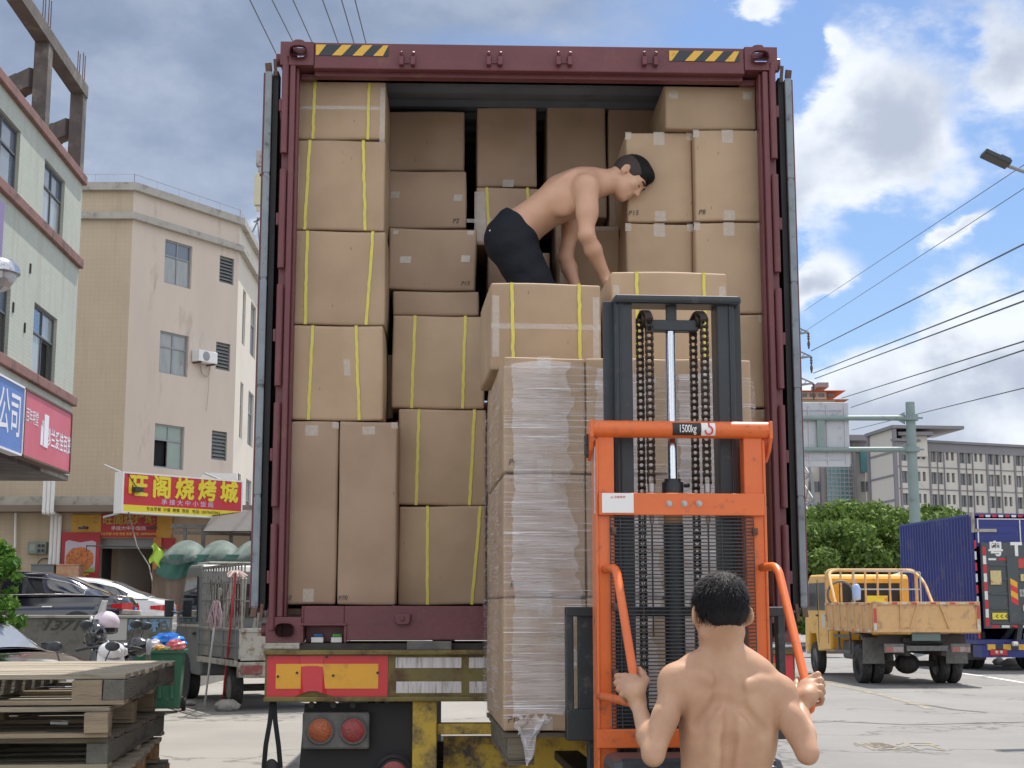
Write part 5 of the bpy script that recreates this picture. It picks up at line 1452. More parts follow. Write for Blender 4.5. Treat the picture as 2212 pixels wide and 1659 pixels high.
# LEFT: GREEN TILED BUILDING
def tile_mat(name, c1_, c2_, grout, streak, tile=(.10, .05)):
 m = bpy.data.materials.new(name); m.use_nodes = True; t = m.node_tree; b = t.nodes['Principled BSDF']
 co = t.nodes.new('ShaderNodeTexCoord'); sp = t.nodes.new('ShaderNodeSeparateXYZ'); t.links.new(co.outputs['Object'], sp.inputs[0])
 cb = t.nodes.new('ShaderNodeCombineXYZ'); t.links.new(mth(t, 'ADD', sp.outputs[0], sp.outputs[1]), cb.inputs[0]); t.links.new(sp.outputs[2], cb.inputs[1])
 br = t.nodes.new('ShaderNodeTexBrick'); br.offset = 0 if tile[0] == tile[1] else .5; br.inputs['Scale'].default_value = 1; br.inputs['Brick Width'].default_value = tile[0]; br.inputs['Row Height'].default_value = tile[1]
 br.inputs['Mortar Size'].default_value = .006; br.inputs['Color1'].default_value = (*c1_, 1); br.inputs['Color2'].default_value = (*c2_, 1); br.inputs['Mortar'].default_value = (*grout, 1)
 t.links.new(cb.outputs[0], br.inputs['Vector'])
 mp_ = t.nodes.new('ShaderNodeMapping'); mp_.inputs['Scale'].default_value = (2.2, 2.2, .22); t.links.new(co.outputs['Object'], mp_.inputs[0])
 n = t.nodes.new('ShaderNodeTexNoise'); n.inputs['Scale'].default_value = 1.6; n.inputs['Detail'].default_value = 8; n.inputs['Roughness'].default_value = .65; t.links.new(mp_.outputs[0], n.inputs['Vector'])
 c = mixc(t, mth(t, 'MULTIPLY', smooth(t, n.outputs[0], .48, .68), .65), br.outputs[0], streak)
 n2 = t.nodes.new('ShaderNodeTexNoise'); n2.inputs['Scale'].default_value = .6; n2.inputs['Detail'].default_value = 5; t.links.new(co.outputs['Object'], n2.inputs['Vector'])
 c = mixc(t, mth(t, 'MULTIPLY', smooth(t, n2.outputs[0], .45, .7), .3), c, tuple(x * .75 for x in c1_))
 t.links.new(c, b.inputs['Base Color']); b.inputs['Roughness'].default_value = .55
 return m
m_gtile = tile_mat('pale_green_tile', (.44, .465, .40), (.41, .44, .38), (.35, .37, .32), (.35, .35, .275), (.24, .08))
m_btile = tile_mat('beige_tile', (.50, .40, .29), (.48, .385, .28), (.42, .345, .255), (.40, .32, .235), (.14, .14))
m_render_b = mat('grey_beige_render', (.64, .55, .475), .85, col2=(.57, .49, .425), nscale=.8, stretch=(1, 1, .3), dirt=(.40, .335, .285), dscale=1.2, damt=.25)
m_render_s = mat('sunlit_beige_render', (.66, .61, .54), .85, col2=(.62, .57, .50), nscale=.8)  # paler copy of the render: brightness of the sunlit side put into the colour
m_pink = mat('pink_painted_ledge', (.23, .115, .10), .75, col2=(.17, .09, .08), nscale=3, dirt=(.08, .06, .055), damt=.5)
m_wledge = mat('pale_tiled_ledge', (.42, .40, .36), .7, col2=(.34, .32, .29), nscale=3, dirt=(.2, .18, .16), damt=.4)
m_glass = mat('window_glass', (.07, .11, .17), .06, spec=1.0, col2=(.11, .15, .21), nscale=1.0)
m_glass2 = mat('curtained_glass', (.24, .27, .28), .15, spec=.8, col2=(.34, .36, .36), nscale=2.5, stretch=(3, 3, .5))
m_glass3 = mat('green_window_film', (.24, .32, .28), .3, col2=(.30, .37, .33), nscale=2)
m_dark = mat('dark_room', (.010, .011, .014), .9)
m_alu = mat('aluminium_frame', (.30, .31, .33), .45, metal=.4)
m_dfr = mat('dark_window_frame', (.10, .105, .12), .5)
m_cbeam = mat('weathered_concrete', (.13, .115, .105), .9, col2=(.075, .068, .065), nscale=1.6, bump=.5, bscale=10, dirt=(.20, .18, .16), dscale=2, damt=.5)
def window(fac, parent, s0, s1, z0, z1, fm, panes, mull=(.5,), trans=.62, depth=.12, sill=True, fw=.05):
 """panes: materials for top-left, top-right, bottom-left, bottom-right"""
 g = G(); o0, o1 = -depth, -depth + .05
 fac.boxp(g, s0, s0 + fw, z0, z1, o0, o1); fac.boxp(g, s1 - fw, s1, z0, z1, o0, o1)
 fac.boxp(g, s0 + fw, s1 - fw, z0, z0 + fw, o0, o1); fac.boxp(g, s0 + fw, s1 - fw, z1 - fw, z1, o0, o1)
 zt = z0 + (z1 - z0) * trans; sm = s0 + (s1 - s0) * .5
 if trans < 1: fac.boxp(g, s0 + fw, s1 - fw, zt - fw * .4, zt + fw * .4, o0, o1 + .004)
 fac.boxp(g, sm - fw * .4, sm + fw * .4, z0 + fw, z1 - fw, o0 + .002, o1 - .003)
 wf = g.build('window', fm, parent, world=True)
 quads = [(s0, sm, zt, z1), (sm, s1, zt, z1), (s0, sm, z0, zt), (sm, s1, z0, zt)] if trans < 1 else [(s0, sm, z0, z1), (sm, s1, z0, z1)]
 mats = []; g = G()
 for k, q in enumerate(quads):
  mm = panes[k % len(panes)]
  if mm not in mats: mats.append(mm)
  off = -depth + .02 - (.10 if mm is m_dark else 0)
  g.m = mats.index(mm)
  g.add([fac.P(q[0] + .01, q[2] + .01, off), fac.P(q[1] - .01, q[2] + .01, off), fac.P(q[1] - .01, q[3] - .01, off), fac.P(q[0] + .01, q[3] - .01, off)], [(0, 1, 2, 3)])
 P_ = g.build('pane', mats, wf, recalc=False)
 Mi = (Matrix.Translation(parent.location) @ Matrix.Rotation(parent.rotation_euler.z, 4, 'Z')).inverted()
 for v in P_.data.vertices: v.co = Mi @ v.co
 if sill:
  g = G(); fac.boxp(g, s0 - .04, s1 + .04, z0 - .06, z0 - .002, -.10, .05); g.build('sill', fm if sill is True else sill, wf, world=True)
 return wf
def sof(fac, u, v, off=0):
 """facade coordinates (s, z) seen at picture point (u, v)"""
 o = Vector((0, 0, CAMZ)); r = ray(u, v); p0 = fac.P(0, 0, off)
 t = (p0 - o).dot(fac.n) / r.dot(fac.n); p = o + r * t
 return (p - fac.P(0, 0)).dot(fac.d), p.z
def px_hole(fac, uL, uR, vTR, vBR):
 s0 = sof(fac, uL, vTR)[0]; s1, z1 = sof(fac, uR, vTR); z0 = sof(fac, uR, vBR)[1]
 return (min(s0, s1), max(s0, s1), z0, z1)
GFd = Vector((-.058, 1, 0)).normalized()
GF = Facade(Vector((-10.12, 33, 0)) - GFd * 12, GFd, 12.0)
gb = thing('green_tiled_building', (-12, 27, 0), 'pale green tiled building with pink ledges and a bare concrete frame on its roof', 'building')
zc1 = at(180, 381, 33).z; zc0 = at(180, 400, 33).z
b1t, b1b = at(176, 560, 33).z, at(176, 580, 33).z; b2t, b2b = at(158, 858, 33).z, at(158, 878, 33).z
zsof = at(149, 1028, 33).z
holes = [px_hole(GF, 95, 141, 393, 526), px_hole(GF, 73, 124, 690, 842), px_hole(GF, -25, 45, 285, 434), px_hole(GF, -40, 24, 621, 781)]
g = G(); GF.wall(g, zsof, zc0, holes, .14)
g.add([GF.P(12, zsof), GF.P(12, zc0), GF.P(12, zc0, -9), GF.P(12, zsof, -9)], [(0, 1, 2, 3)])
g.add([GF.P(0, zsof), GF.P(0, zc0), GF.P(0, zc0, -9), GF.P(0, zsof, -9)], [(0, 1, 2, 3)])
g.build('wall', m_gtile, gb, world=True, recalc=False)
g = G(); GF.boxp(g, .02, 11.98, zsof - .12, zsof - .002, -8.9, -.01); g.build('floor_slab', m_cbeam, gb, world=True)
g = G(); GF.boxp(g, .2, 11.6, 0, zsof - .12, -6, -3.0); g.build('ground_floor_wall', m_btile, gb, world=True)
for s_ in (1,): g = G(); GF.boxp(g, s_, s_ + .4, 0, zsof - .12, -.9, -.5); g.build('column', m_btile, gb, world=True)
for (zt_, zb_, nm_) in ((zc1, zc0, 'cornice'), (b1t, b1b, 'ledge'), (b2t, b2b, 'ledge')):
 g = G(); GF.boxp(g, -.1, 12.06, zb_, zt_, -.12 if nm_ == 'ledge' else -9, .10); g.build(nm_, m_pink, gb, world=True, bevel=.02)
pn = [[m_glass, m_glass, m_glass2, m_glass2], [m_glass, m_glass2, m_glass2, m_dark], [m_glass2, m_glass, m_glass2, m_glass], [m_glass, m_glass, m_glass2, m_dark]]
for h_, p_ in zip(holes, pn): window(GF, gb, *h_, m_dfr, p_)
for uu, vv in ((65, 580), (28, 664), (53, 708)):
 s_, z = sof(GF, uu, vv); g = G(); GF.boxp(g, s_ - .04, s_ + .04, z - .10, z + .10, .0, .02); g.build('vent_hole', m_dark, gb, world=True)
# roof frame of bare beams
zb1 = at(182, 186, 33).z; zb0 = zb1 - .30
sE = 11.85; sM = 12 - 3.3; sN = 12 - 7.5
for s_ in (sE, sM, sN):
 g = G(); GF.boxp(g, s_ - .17, s_ + .17, zc1, zb0 + .02, -.30, .0); g.build('roof_column', m_cbeam, gb, world=True)
 g = G()
 for k in range(4):
  p = GF.P(s_ - .14 + .09 * k, zb1, -.17 + .1 * (k % 2)); g.cyl(p, p + Vector((0, 0, .75)), .012, n=5)
 g.build('rebar', m_rust, gb, world=True)
g = G(); GF.boxp(g, -3, 12.05, zb0, zb1, -.30, .02); g.build('roof_beam', m_cbeam, gb, world=True)
for s_, va in ((sE, 255), (sM, 123)):
 z = sof(GF, 165 if s_ == sE else 73, va)[1]
 p = GF.P(s_, z, -.3); q = p + Vector((-.74, .67, 0)) * 7
 g = G(); n_ = 12
 for k in range(n_):
  a_, b_ = p.lerp(q, k / n_), p.lerp(q, (k + 1) / n_); g.bar(a_, b_, .3, .42 + .05 * math.sin(k * 2.3))
 g.build('cross_beam', m_cbeam, gb, world=True)
g = G();
for k in (0, 1): p = GF.P(11.8 - k * 3.3, zc1, -7.2); g.box(p + Vector((0, 0, (zb1 - zc1) / 2)), (.35, .35, zb1 - zc1))
g.build('roof_column', m_cbeam, gb, world=True)
# signs on it
m_blue = mat('blue_sign', (.085, .17, .46), .45, col2=(.10, .20, .50), nscale=2); m_rose = mat('faded_red_sign', (.50, .09, .13), .5, col2=(.55, .13, .18), nscale=1.2)
m_ivory = mat('ivory_lettering', (.72, .72, .78), .5)
def facade_sign(name, s0, s1, z0, z1, off, m_, label, cat, border):
 c = GF.P((s0 + s1) / 2, z0, off); o = thing(name, c, label, cat, math.atan2(GF.d.y, GF.d.x))
 W = s1 - s0; H = z1 - z0
 g = G(); g.bb(-W / 2, W / 2, 0, .22, 0, H); g.build('panel', m_, o)
 g = G()
 for a in ((-W / 2 - .04, -W / 2, 0, H), (W / 2, W / 2 + .04, 0, H), (-W / 2, W / 2, -.04, 0), (-W / 2, W / 2, H, H + .04)): g.bb(a[0], a[1], -.02, .2, a[2], a[3])
 g.build('border', border, o)
 return o, W, H
s0, z1 = sof(GF, 56, 847, .45); s1, z1b = sof(GF, 155, 892, .45); z0 = sof(GF, 149, 1020, .45)[1]
o, W, H = facade_sign('shop_sign', s0, s1, z0, (z1 + z1b) / 2, .45, m_rose, 'faded red shop sign with white lettering and two drawn bottles', 'sign', m_rust)
text('lettering', '珍兰爱佳百货', .40, m_ivory, o, Matrix.Translation((W * .24, -.004, H * .42)), sx=.85, bold=.004)
text('small_lettering', '百年明堂', .30, m_ivory, o, Matrix.Translation((-W * .35, -.004, H * .62)), sx=.75)
g = G(); g.bb(-W * .17, -W * .12, -.008, 0, H * .26, H * .58); g.cyl((-W * .145, -.006, H * .58), (-W * .145, -.006, H * .66), .03, n=8); g.bb(-W * .105, -W * .015, -.010, 0, H * .25, H * .78); g.build('bottle_picture', m_ivory, o)
s0b, _ = sof(GF, -60, 790, .45); s1b, z1c = sof(GF, 53, 846, .45)
o, W, H = facade_sign('company_sign', s0b, s1b - .03, z0, (z1 + z1b) / 2 + .0, .45, m_blue, 'blue company sign with large white characters beside the faded red sign', 'sign', m_ivory)
text('lettering', '限公司', H * .72, m_ivory, o, Matrix.Translation((W * .5 - H * .98, -.004, H * .50)), sx=.82, bold=.006)
# lattice purple strip sign at the picture edge
s0, z1 = sof(GF, -14, 440, .3); s1, z0 = sof(GF, 4, 560, .3)
g = G(); GF.boxp(g, s0 - .6, s1, sof(GF, 2, 562, .3)[1], sof(GF, 2, 432, .3)[1], .1, .3); tag(g.build('banner', mat('violet_banner', (.22, .17, .34), .6), None, world=True), 'narrow violet banner hung vertically on the green tiled wall', 'banner')
# dome street lamp at the far left
lc_ = at(-8, 590, 24)
sl_ = thing('street_lamp', (lc_.x - 1.2, 24, 0), 'street lamp with a chromed dome hood in front of the green building', 'street lamp')
g = G(); g.cyl((0, 0, 0), (0, 0, lc_.z + .6), .07, .045, n=12); g.build('pole', m_steel, sl_, smooth=True)
g = G(); g.tube(bezier([(0, 0, lc_.z + .3), (.3, 0, lc_.z + .75), (1.2, 0, lc_.z + .55), (1.2, 0, lc_.z + .3)], rad=.2), .03, n=8); g.build('arm', m_steel, sl_, smooth=True)
m_domeg = mat('bright_dome_metal', (.55, .55, .58), .18, metal=.9)
m_dfroz = mat('frosted_plastic', (.55, .55, .60), .25, alpha=.75)
g = G(); g.lathe([(.10, .27), (.24, .24), (.36, .13), (.40, 0), (.39, -.01), (.33, .12), (.2, .2)], (1.2, 0, lc_.z), 'z', 24); g.build('hood', m_domeg, sl_, smooth=True)
g = G(); g.lathe([(.26, 0), (.24, -.1), (.30, -.13), (.24, -.26), (.12, -.32), (.001, -.33)], (1.2, 0, lc_.z), 'z', 10); g.build('lens_bowl', m_domeg, sl_)
g = G(); g.ball((1.42, .0, lc_.z - .02), .2, squash=(.6, 1, .9)); g.build('diffuser', m_dfroz, sl_, smooth=True)
# BEIGE BUILDING
bbd = thing('beige_building', (-13, 46, 0), 'four storey beige tiled building with pale ledges and a sunlit side', 'building')
C1 = Vector((at(290, 405, 43).x, 43, 0));
dd = Vector((.618, 1, 0)).normalized(); f2 = Facade(C1, dd, 4.75)
C2 = f2.P(4.75, 0)
f1 = Facade(C1 + Vector((-9, 0, 0)), (1, 0, 0), 9.0)
f3 = Facade(C2, (-.043, 1, 0), 13.0)
zr = at(290, 405, 43).z
h2 = [px_hole(f2, 357, 416, 533, 626), px_hole(f2, 346, 408, 727, 816), px_hole(f2, 335, 399, 923, 1016),
  px_hole(f2, 475, 506, 560, 617), px_hole(f2, 467, 498, 744, 803), px_hole(f2, 458, 491, 934, 996)]
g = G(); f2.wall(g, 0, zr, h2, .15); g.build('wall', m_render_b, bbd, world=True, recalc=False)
g = G(); f1.wall(g, 0, zr, [], .1); g.build('wall', m_btile, bbd, world=True, recalc=False)
h3 = []
for rz0 in (zr - 3.9, zr - 7.1, zr - 10.2):
 for s_ in (1.2, 3.2, 6.5, 9.2): h3.append((s_, s_ + (.7 if s_ < 3 else 1.4), rz0, rz0 + 1.9))
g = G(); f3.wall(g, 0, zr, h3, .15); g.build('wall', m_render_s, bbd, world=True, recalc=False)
g = G(); g.prism([(x_ - .05, y_ + .12) for x_, y_ in [tuple(f1.P(0, 0))[:2], tuple(C1)[:2], tuple(C2)[:2], tuple(f3.P(13, 0))[:2], (f1.P(0, 0).x, 60)]], zr - .5, zr - .4, plane='xy'); g.build('roof', m_cbeam, bbd, world=True)
g = G(); P_ = f3.P(13, 0); g.add([(P_.x, P_.y, 0), (P_.x, P_.y, zr), (f1.P(0, 0).x, 60, zr), (f1.P(0, 0).x, 60, 0), (f1.P(0, 0).x, 43, 0), (f1.P(0, 0).x, 43, zr)], [(0, 1, 2, 3), (3, 2, 5, 4)]); g.build('rear_wall', m_render_b, bbd, world=True, recalc=False)
for zt_, zb_ in ((zr + .12, zr - .12), (at(290, 461, 43).z, at(290, 475, 43).z)):
 g = G(); out_ = .18
 def cor(p, n1, n2):
  b_ = (n1 + n2).normalized(); return p + b_ * out_ / max(.5, b_.dot(n1))
 A_ = [f1.P(0, 0, out_), cor(C1, f1.n, f2.n), cor(C2, f2.n, f3.n), f3.P(13, 0, out_)]
 B_ = [f1.P(0, 0, -.02), C1 - f2.n * .02, C2 - f2.n * .02, f3.P(13, 0, -.02)]
 poly = [tuple(p)[:2] for p in A_] + [tuple(p)[:2] for p in reversed(B_)]
 g.prism(poly, zb_, zt_, plane='xy'); g.build('ledge', m_wledge, bbd, world=True)
g = G()
for (a_, b_) in ((C1, C2), (f1.P(3, 0), C1), (C2, f3.P(13, 0))):
 n_ = 5
 for k in range(n_ + 1): p = a_.lerp(b_, k / n_); g.cyl((p.x, p.y, zr + .1), (p.x, p.y, zr + .42), .012, n=5)
 g.cyl((a_.x, a_.y, zr + .42), (b_.x, b_.y, zr + .42), .01, n=5)
g.build('lightning_wire', m_steel, bbd, world=True)
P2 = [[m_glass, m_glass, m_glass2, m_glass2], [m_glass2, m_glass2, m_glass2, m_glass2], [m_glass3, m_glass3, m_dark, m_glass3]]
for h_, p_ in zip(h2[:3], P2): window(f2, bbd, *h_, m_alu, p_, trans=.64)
m_louv = mat('grey_louvre', (.19, .20, .20), .6, dirt=(.10, .10, .10), damt=.4)
for h_ in h2[3:]:
 g = G(); n_ = 8
 f2.boxp(g, h_[0], h_[0] + .04, h_[2], h_[3], -.14, -.02); f2.boxp(g, h_[1] - .04, h_[1], h_[2], h_[3], -.14, -.02)
 for k in range(n_):
  z = h_[2] + (h_[3] - h_[2]) * (k + .5) / n_; hh = (h_[3] - h_[2]) / n_
  vs = [f2.P(h_[0] + .04, z - hh * .5, -.03), f2.P(h_[1] - .04, z - hh * .5, -.03), f2.P(h_[1] - .04, z + hh * .45, -.12), f2.P(h_[0] + .04, z + hh * .45, -.12)]
  g.add(vs + [v + Vector((0, 0, .015)) for v in vs], [(0, 1, 2, 3), (7, 6, 5, 4), (0, 4, 5, 1), (1, 5, 6, 2), (2, 6, 7, 3), (3, 7, 4, 0)])
 lv = g.build('louvre_window', m_louv, bbd, world=True, recalc=False)
 g = G(); f2.boxp(g, h_[0] + .04, h_[1] - .04, h_[2], h_[3], -.17, -.145); g.build('back_panel', m_dark, lv, world=True)
for h_ in h3: window(f3, bbd, *h_, m_alu, [m_glass, m_glass2, m_glass2, m_glass], sill=False)
# ac unit on the beige wall
s0, z1 = sof(f2, 413, 756); s1, z0 = sof(f2, 452, 789)
ac = thing('air_conditioner', f2.P((s0 + s1) / 2, z0, .2), 'white air conditioner unit bracketed to the beige wall beside a window', 'air conditioner', math.atan2(f2.d.y, f2.d.x))
W = s1 - s0; H = z1 - z0
g = G(); g.bb(-W / 2, W / 2, -.16, .16, 0, H); g.build('casing', m_sign_w, ac, bevel=.02)
g = G(); g.lathe([(H * .40, 0), (H * .40, -.012), (H * .33, -.016), (.05, -.02), (.001, -.02)], (-W * .12, -.16, H * .5), 'y', 20); g.build('fan_grille', m_alu, ac, smooth=True)
g = G(); g.bb(-W * .4, -W * .34, -.16, .2, -.05, 0); g.bb(W * .34, W * .4, -.16, .2, -.05, 0); g.build('bracket', m_rust, ac)
g = G(); g.tube(bezier([(-W * .1, .1, 0), (-W * .05, .1, -.35), (W * .35, .1, -.42), (W * .42, .1, -.1), (W * .42, .1, .1)], rad=.2), .018, n=6); g.tube([(W * .42, .14, 0), (W * .44, .14, -.7), (W * .36, .14, -1.5)], .008, n=5); g.build('hose', m_wledge, ac)
# ground floor shop block in front of the beige building
Ysh = 41.6
sb = thing('restaurant', (at(200, 1200, Ysh).x, Ysh, 0), 'ground floor restaurant with roller shutter, red and yellow fascia and dark interior', 'restaurant')
zeave0, zeave1 = at(300, 1106, Ysh - .5).z, at(300, 1080, Ysh - .5).z
XL, XR_ = at(-40, 1200, Ysh).x, at(620, 1200, Ysh).x
f4 = Facade((XL, Ysh, 0), (1, 0, 0), XR_ - XL)
ou0, ou1 = at(214, 1200, Ysh).x - XL, at(334, 1200, Ysh).x - XL
zop = at(270, 1163, Ysh).z
g = G(); f4.wall(g, 0, zeave0, [(ou0, ou1, .75, zop)], .3); g.build('wall', m_btile, sb, world=True, recalc=False)
g = G(); f4.boxp(g, ou0 - .1, ou1 + .1, .6, zop + .1, -3.2, -3.1); f4.boxp(g, ou0 - .1, ou1 + .1, .6, .75, -3.1, -.0); f4.boxp(g, ou0 - .12, ou0 - .02, .75, zop, -3.1, -.3); f4.boxp(g, ou1 + .02, ou1 + .12, .75, zop, -3.1, -.3); f4.boxp(g, ou0, ou1, zop, zop + .1, -3.1, -.31)
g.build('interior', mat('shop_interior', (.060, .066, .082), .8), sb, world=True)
g = G(); f4.boxp(g, ou0 + .1, ou0 + .9, .75, 1.5, -1.6, -.9); f4.boxp(g, ou0 + 1.0, ou0 + 1.3, .75, 2.2, -2.4, -2.0); g.build('counter', mat('counter_dark', (.035, .03, .03), .6), sb, world=True)
g = G(); f4.boxp(g, 0, XR_ - XL, zeave0, zeave0 + .18, -1.4, .75); g.build('canopy_slab', mat('brown_slab_edge', (.20, .155, .125), .8), sb, world=True)
g = G(); f4.boxp(g, 0, at(262, 1100, Ysh).x - XL, zeave0 + .181, zeave1 + .1, -1.4, .62); g.build('tiled_ledge', m_wledge, sb, world=True)
g = G(); n_ = 9; zs0, zs1 = at(270, 1184, Ysh).z, zop
for k in range(n_):
 z = zs0 + (zs1 - zs0) * k / n_; f4.boxp(g, ou0, ou1, z, z + (zs1 - zs0) / n_ * .82, -.22, -.16 + .02 * (k % 2))
g.build('roller_shutter', m_alu, sb, world=True)
m_yb = mat('yellow_fascia', (.62, .36, .05), .6, col2=(.50, .28, .06), nscale=1, dirt=(.3, .2, .1), damt=.4); m_rb = mat('red_fascia', (.42, .035, .045), .55, col2=(.36, .03, .05), nscale=2)
def fb(name, u0, v0, u1, v1, m_, o0=.02, o1=.06, parent=None):
 a_, b_ = at(u0, v0, Ysh), at(u1, v1, Ysh); g = G(); f4.boxp(g, a_.x - XL, b_.x - XL, b_.z, a_.z, o0, o1); return g.build(name, m_, parent or sb, world=True), a_, b_
fb('yellow_fascia', 157, 1112, 220, 1154, m_yb); fb('yellow_fascia', 339, 1112, 372, 1162, m_yb)
o, a_, b_ = fb('red_fascia', 221, 1110, 338, 1161, m_rb, .02, .08)
mt_ = lambda x, z, o_: Matrix.Translation(f4.P(x - XL, z, o_) - sb.location)
cx_ = (a_.x + b_.x) / 2;
text('fascia_lettering', '旺阁烧烤城', .30, mat('dull_gold', (.42, .36, .05), .5), sb, mt_(cx_, a_.z - .19, .084), sx=1.0, bold=.006)
text('fascia_small_text', '承接大中小饭局', .13, m_ivory, sb, mt_(cx_, a_.z - .42, .084), sx=1.1)
text('fascia_small_text', '专业早餐 中餐 晚餐 宵夜 电话: 18070455943', .085, m_gold, sb, mt_(cx_, a_.z - .58, .084))
fb('orange_pillar', 334, 1161, 346, 1300, mat('orange_board', (.50, .20, .06), .6), .02, .12)
o, _, _ = fb('red_panel', 352, 1163, 378, 1185, m_rb)
for uu in (180, 328):
 g = G(); p = at(uu, 1143, Ysh - .5); g.bb(p.x - .12, p.x + .12, p.y - .1, p.y + .1, p.z, p.z + .06); g.bb(p.x - .015, p.x + .015, p.y, p.y + .5, p.z + .06, p.z + .09); g.build('flood_light', m_blk, sb, world=True)
# food poster
po = thing('food_poster', (at(174, 1255, Ysh).x, Ysh - .14, at(174, 1255, Ysh).z), 'tall red poster with a picture of roast meat beside the shop opening', 'poster')
a_, b_ = at(136, 1157, Ysh - .14), at(214, 1262, Ysh - .14); W = b_.x - a_.x; H = a_.z - b_.z
g = G(); g.bb(-W / 2, W / 2, 0, .05, 0, H); g.build('board', m_rb, po)
def blobshape(name, pts_, m_, y): g = G(); g.prism(pts_, y, y + .004); return g.build(name, m_, po)
blobshape('picture_ground', [(-W * .40, H * .18), (W * .40, H * .18), (W * .40, H * .80), (W * .30, H * .83), (-W * .02, H * .79), (-W * .32, H * .84), (-W * .40, H * .80)], mat('lilac_print', (.50, .46, .56), .5), -.006)
rnd = random.Random(3)
blobshape('meat_picture', [(W * (.37 + rnd.uniform(-.03, .03)) * math.cos(t) * (1 if math.sin(t) > -.3 else .95), H * .44 + H * (.26 + rnd.uniform(-.02, .02)) * math.sin(t)) for t in [k * math.pi / 12 for k in range(24)]], mat('roast_print', (.50, .13, .04), .5, col2=(.62, .25, .09), nscale=9, dirt=(.25, .06, .02), dscale=12, damt=.6), -.011)
blobshape('greens_picture', [(-W * .40, H * .18), (-W * .1, H * .18), (-W * .2, H * .24), (-W * .38, H * .30)], mat('lettuce_print', (.25, .45, .08), .5), -.016)
blobshape('greens_picture', [(W * .40, H * .18), (W * .1, H * .18), (W * .2, H * .24), (W * .38, H * .28)], mat('lettuce_print', (.25, .45, .08), .5), -.016)
text('poster_lettering', '烧烤', H * .12, m_gold, po, Matrix.Translation((W * .1, -.004, H * .09)), bold=.005)
def embolden(o, d):
 me = o.data; V = [v.co.copy() for v in me.vertices]; P = [tuple(p.vertices) for p in me.polygons]; nv, nf = [], []
 for k, (a, b) in enumerate(((0, 0), (d, 0), (-d, 0), (0, d), (0, -d))):
  nf += [tuple(i + len(nv) for i in p) for p in P]; nv += [tuple(v + Vector((a, -.0012 * k, b))) for v in V]
 m2 = bpy.data.meshes.new(me.name); m2.from_pydata(nv, [], nf); m2.materials.append(me.materials[0]); o.data = m2
A4, B4 = at(267, 1064, 37.6), at(521, 1083, 40.4)
rz_ = math.atan2(B4.y - A4.y, B4.x - A4.x)
ztl = at(267, 1022, 37.6).z; zbl = at(262, 1104, 37.6).z
rs = thing('restaurant_sign', ((A4.x + B4.x) / 2, (A4.y + B4.y) / 2, zbl), 'large red and yellow restaurant sign board with big yellow characters', 'sign', rz_)
W = (B4 - A4).length; H = ztl - zbl
m_rs = mat('bright_red_sign', (.58, .025, .045), .4); m_ys = mat('bright_yellow_sign', (.80, .66, .03), .4)
g = G(); g.bb(-W / 2, W / 2, 0, .35, H * .18, H); g.build('red_panel', m_rs, rs)
g = G(); g.bb(-W / 2, W / 2, 0, .35, 0, H * .18 - .001); g.build('yellow_strip', m_ys, rs)
g = G(); t_ = .045
g.bb(-W / 2 - t_, W / 2 + t_, -.01, .36, H, H + t_); g.bb(-W / 2 - t_, W / 2 + t_, -.01, .36, -t_, 0); g.bb(-W / 2 - t_, -W / 2, -.01, .36, 0, H); g.bb(W / 2, W / 2 + t_, -.01, .36, 0, H)
g.bb(-W / 2 - t_ - .004, -W / 2 - t_, -.01, .36, -t_, H + t_); g.build('border', m_sign_w, rs)
for k, ch in enumerate('旺阁烧烤城'):
 bc_ = text('big_character', ch, H * .62, m_ys, rs, Matrix.Translation((-W / 2 + W * (.112 + .193 * k), -.012, H * .655)), extrude=.012, bold=0, sx=1.0); embolden(bc_, .022)
text('subtitle', '承 接 大 中 小 饭 局', H * .165, mat('lavender_print', (.68, .60, .80), .5), rs, Matrix.Translation((W * .03, -.005, H * .30)), extrude=.002, bold=.0, sx=1.2)
text('phone_line', '专业早餐  中餐  晚餐  宵夜   电话: 18070455943', H * .115, mat('dark_print', (.07, .05, .02), .5), rs, Matrix.Translation((W * .0, -.005, H * .09)), extrude=.002, bold=.0, sx=1.02)
g = G(); g.bb(-W / 2 + .22, -W / 2 + .46, -.22, -.04, H * .52, H * .64); g.bar((-W / 2 + .34, -.1, H * .62), (-W / 2 + .1, .0, H * 1.0), .02, .02); g.build('spot_lamp', m_blk, rs)
g = G(); g.bar((-W / 2 + .15, .2, H), (-W / 2 + .15, 1.2, H + .3), .04, .04); g.bar((W / 2 - .4, .2, H), (W / 2 - .4, 1.2, H + .3), .04, .04); g.bar((-W / 2 + .2, .25, 0), (-W / 2 + .2, 1.2, -.1), .05, .05); g.bar((W / 2 - .2, .25, 0), (W / 2 - .2, 1.2, -.1), .05, .05); g.build('bracket', m_steel, rs)
g = G(); a_ = at(400, 1028, 42.4); b_ = at(512, 1042, 43.8); g.prism([(a_.x, a_.z - .5), (a_.x + .05, a_.z), (a_.x + .35, a_.z + .22), (b_.x, b_.z + .26), (b_.x + .1, b_.z - .5)], 43.7, 43.78); tag(g.build('white_board', m_sign_w, None, world=True), 'plain white board standing behind the top edge of the restaurant sign', 'board')
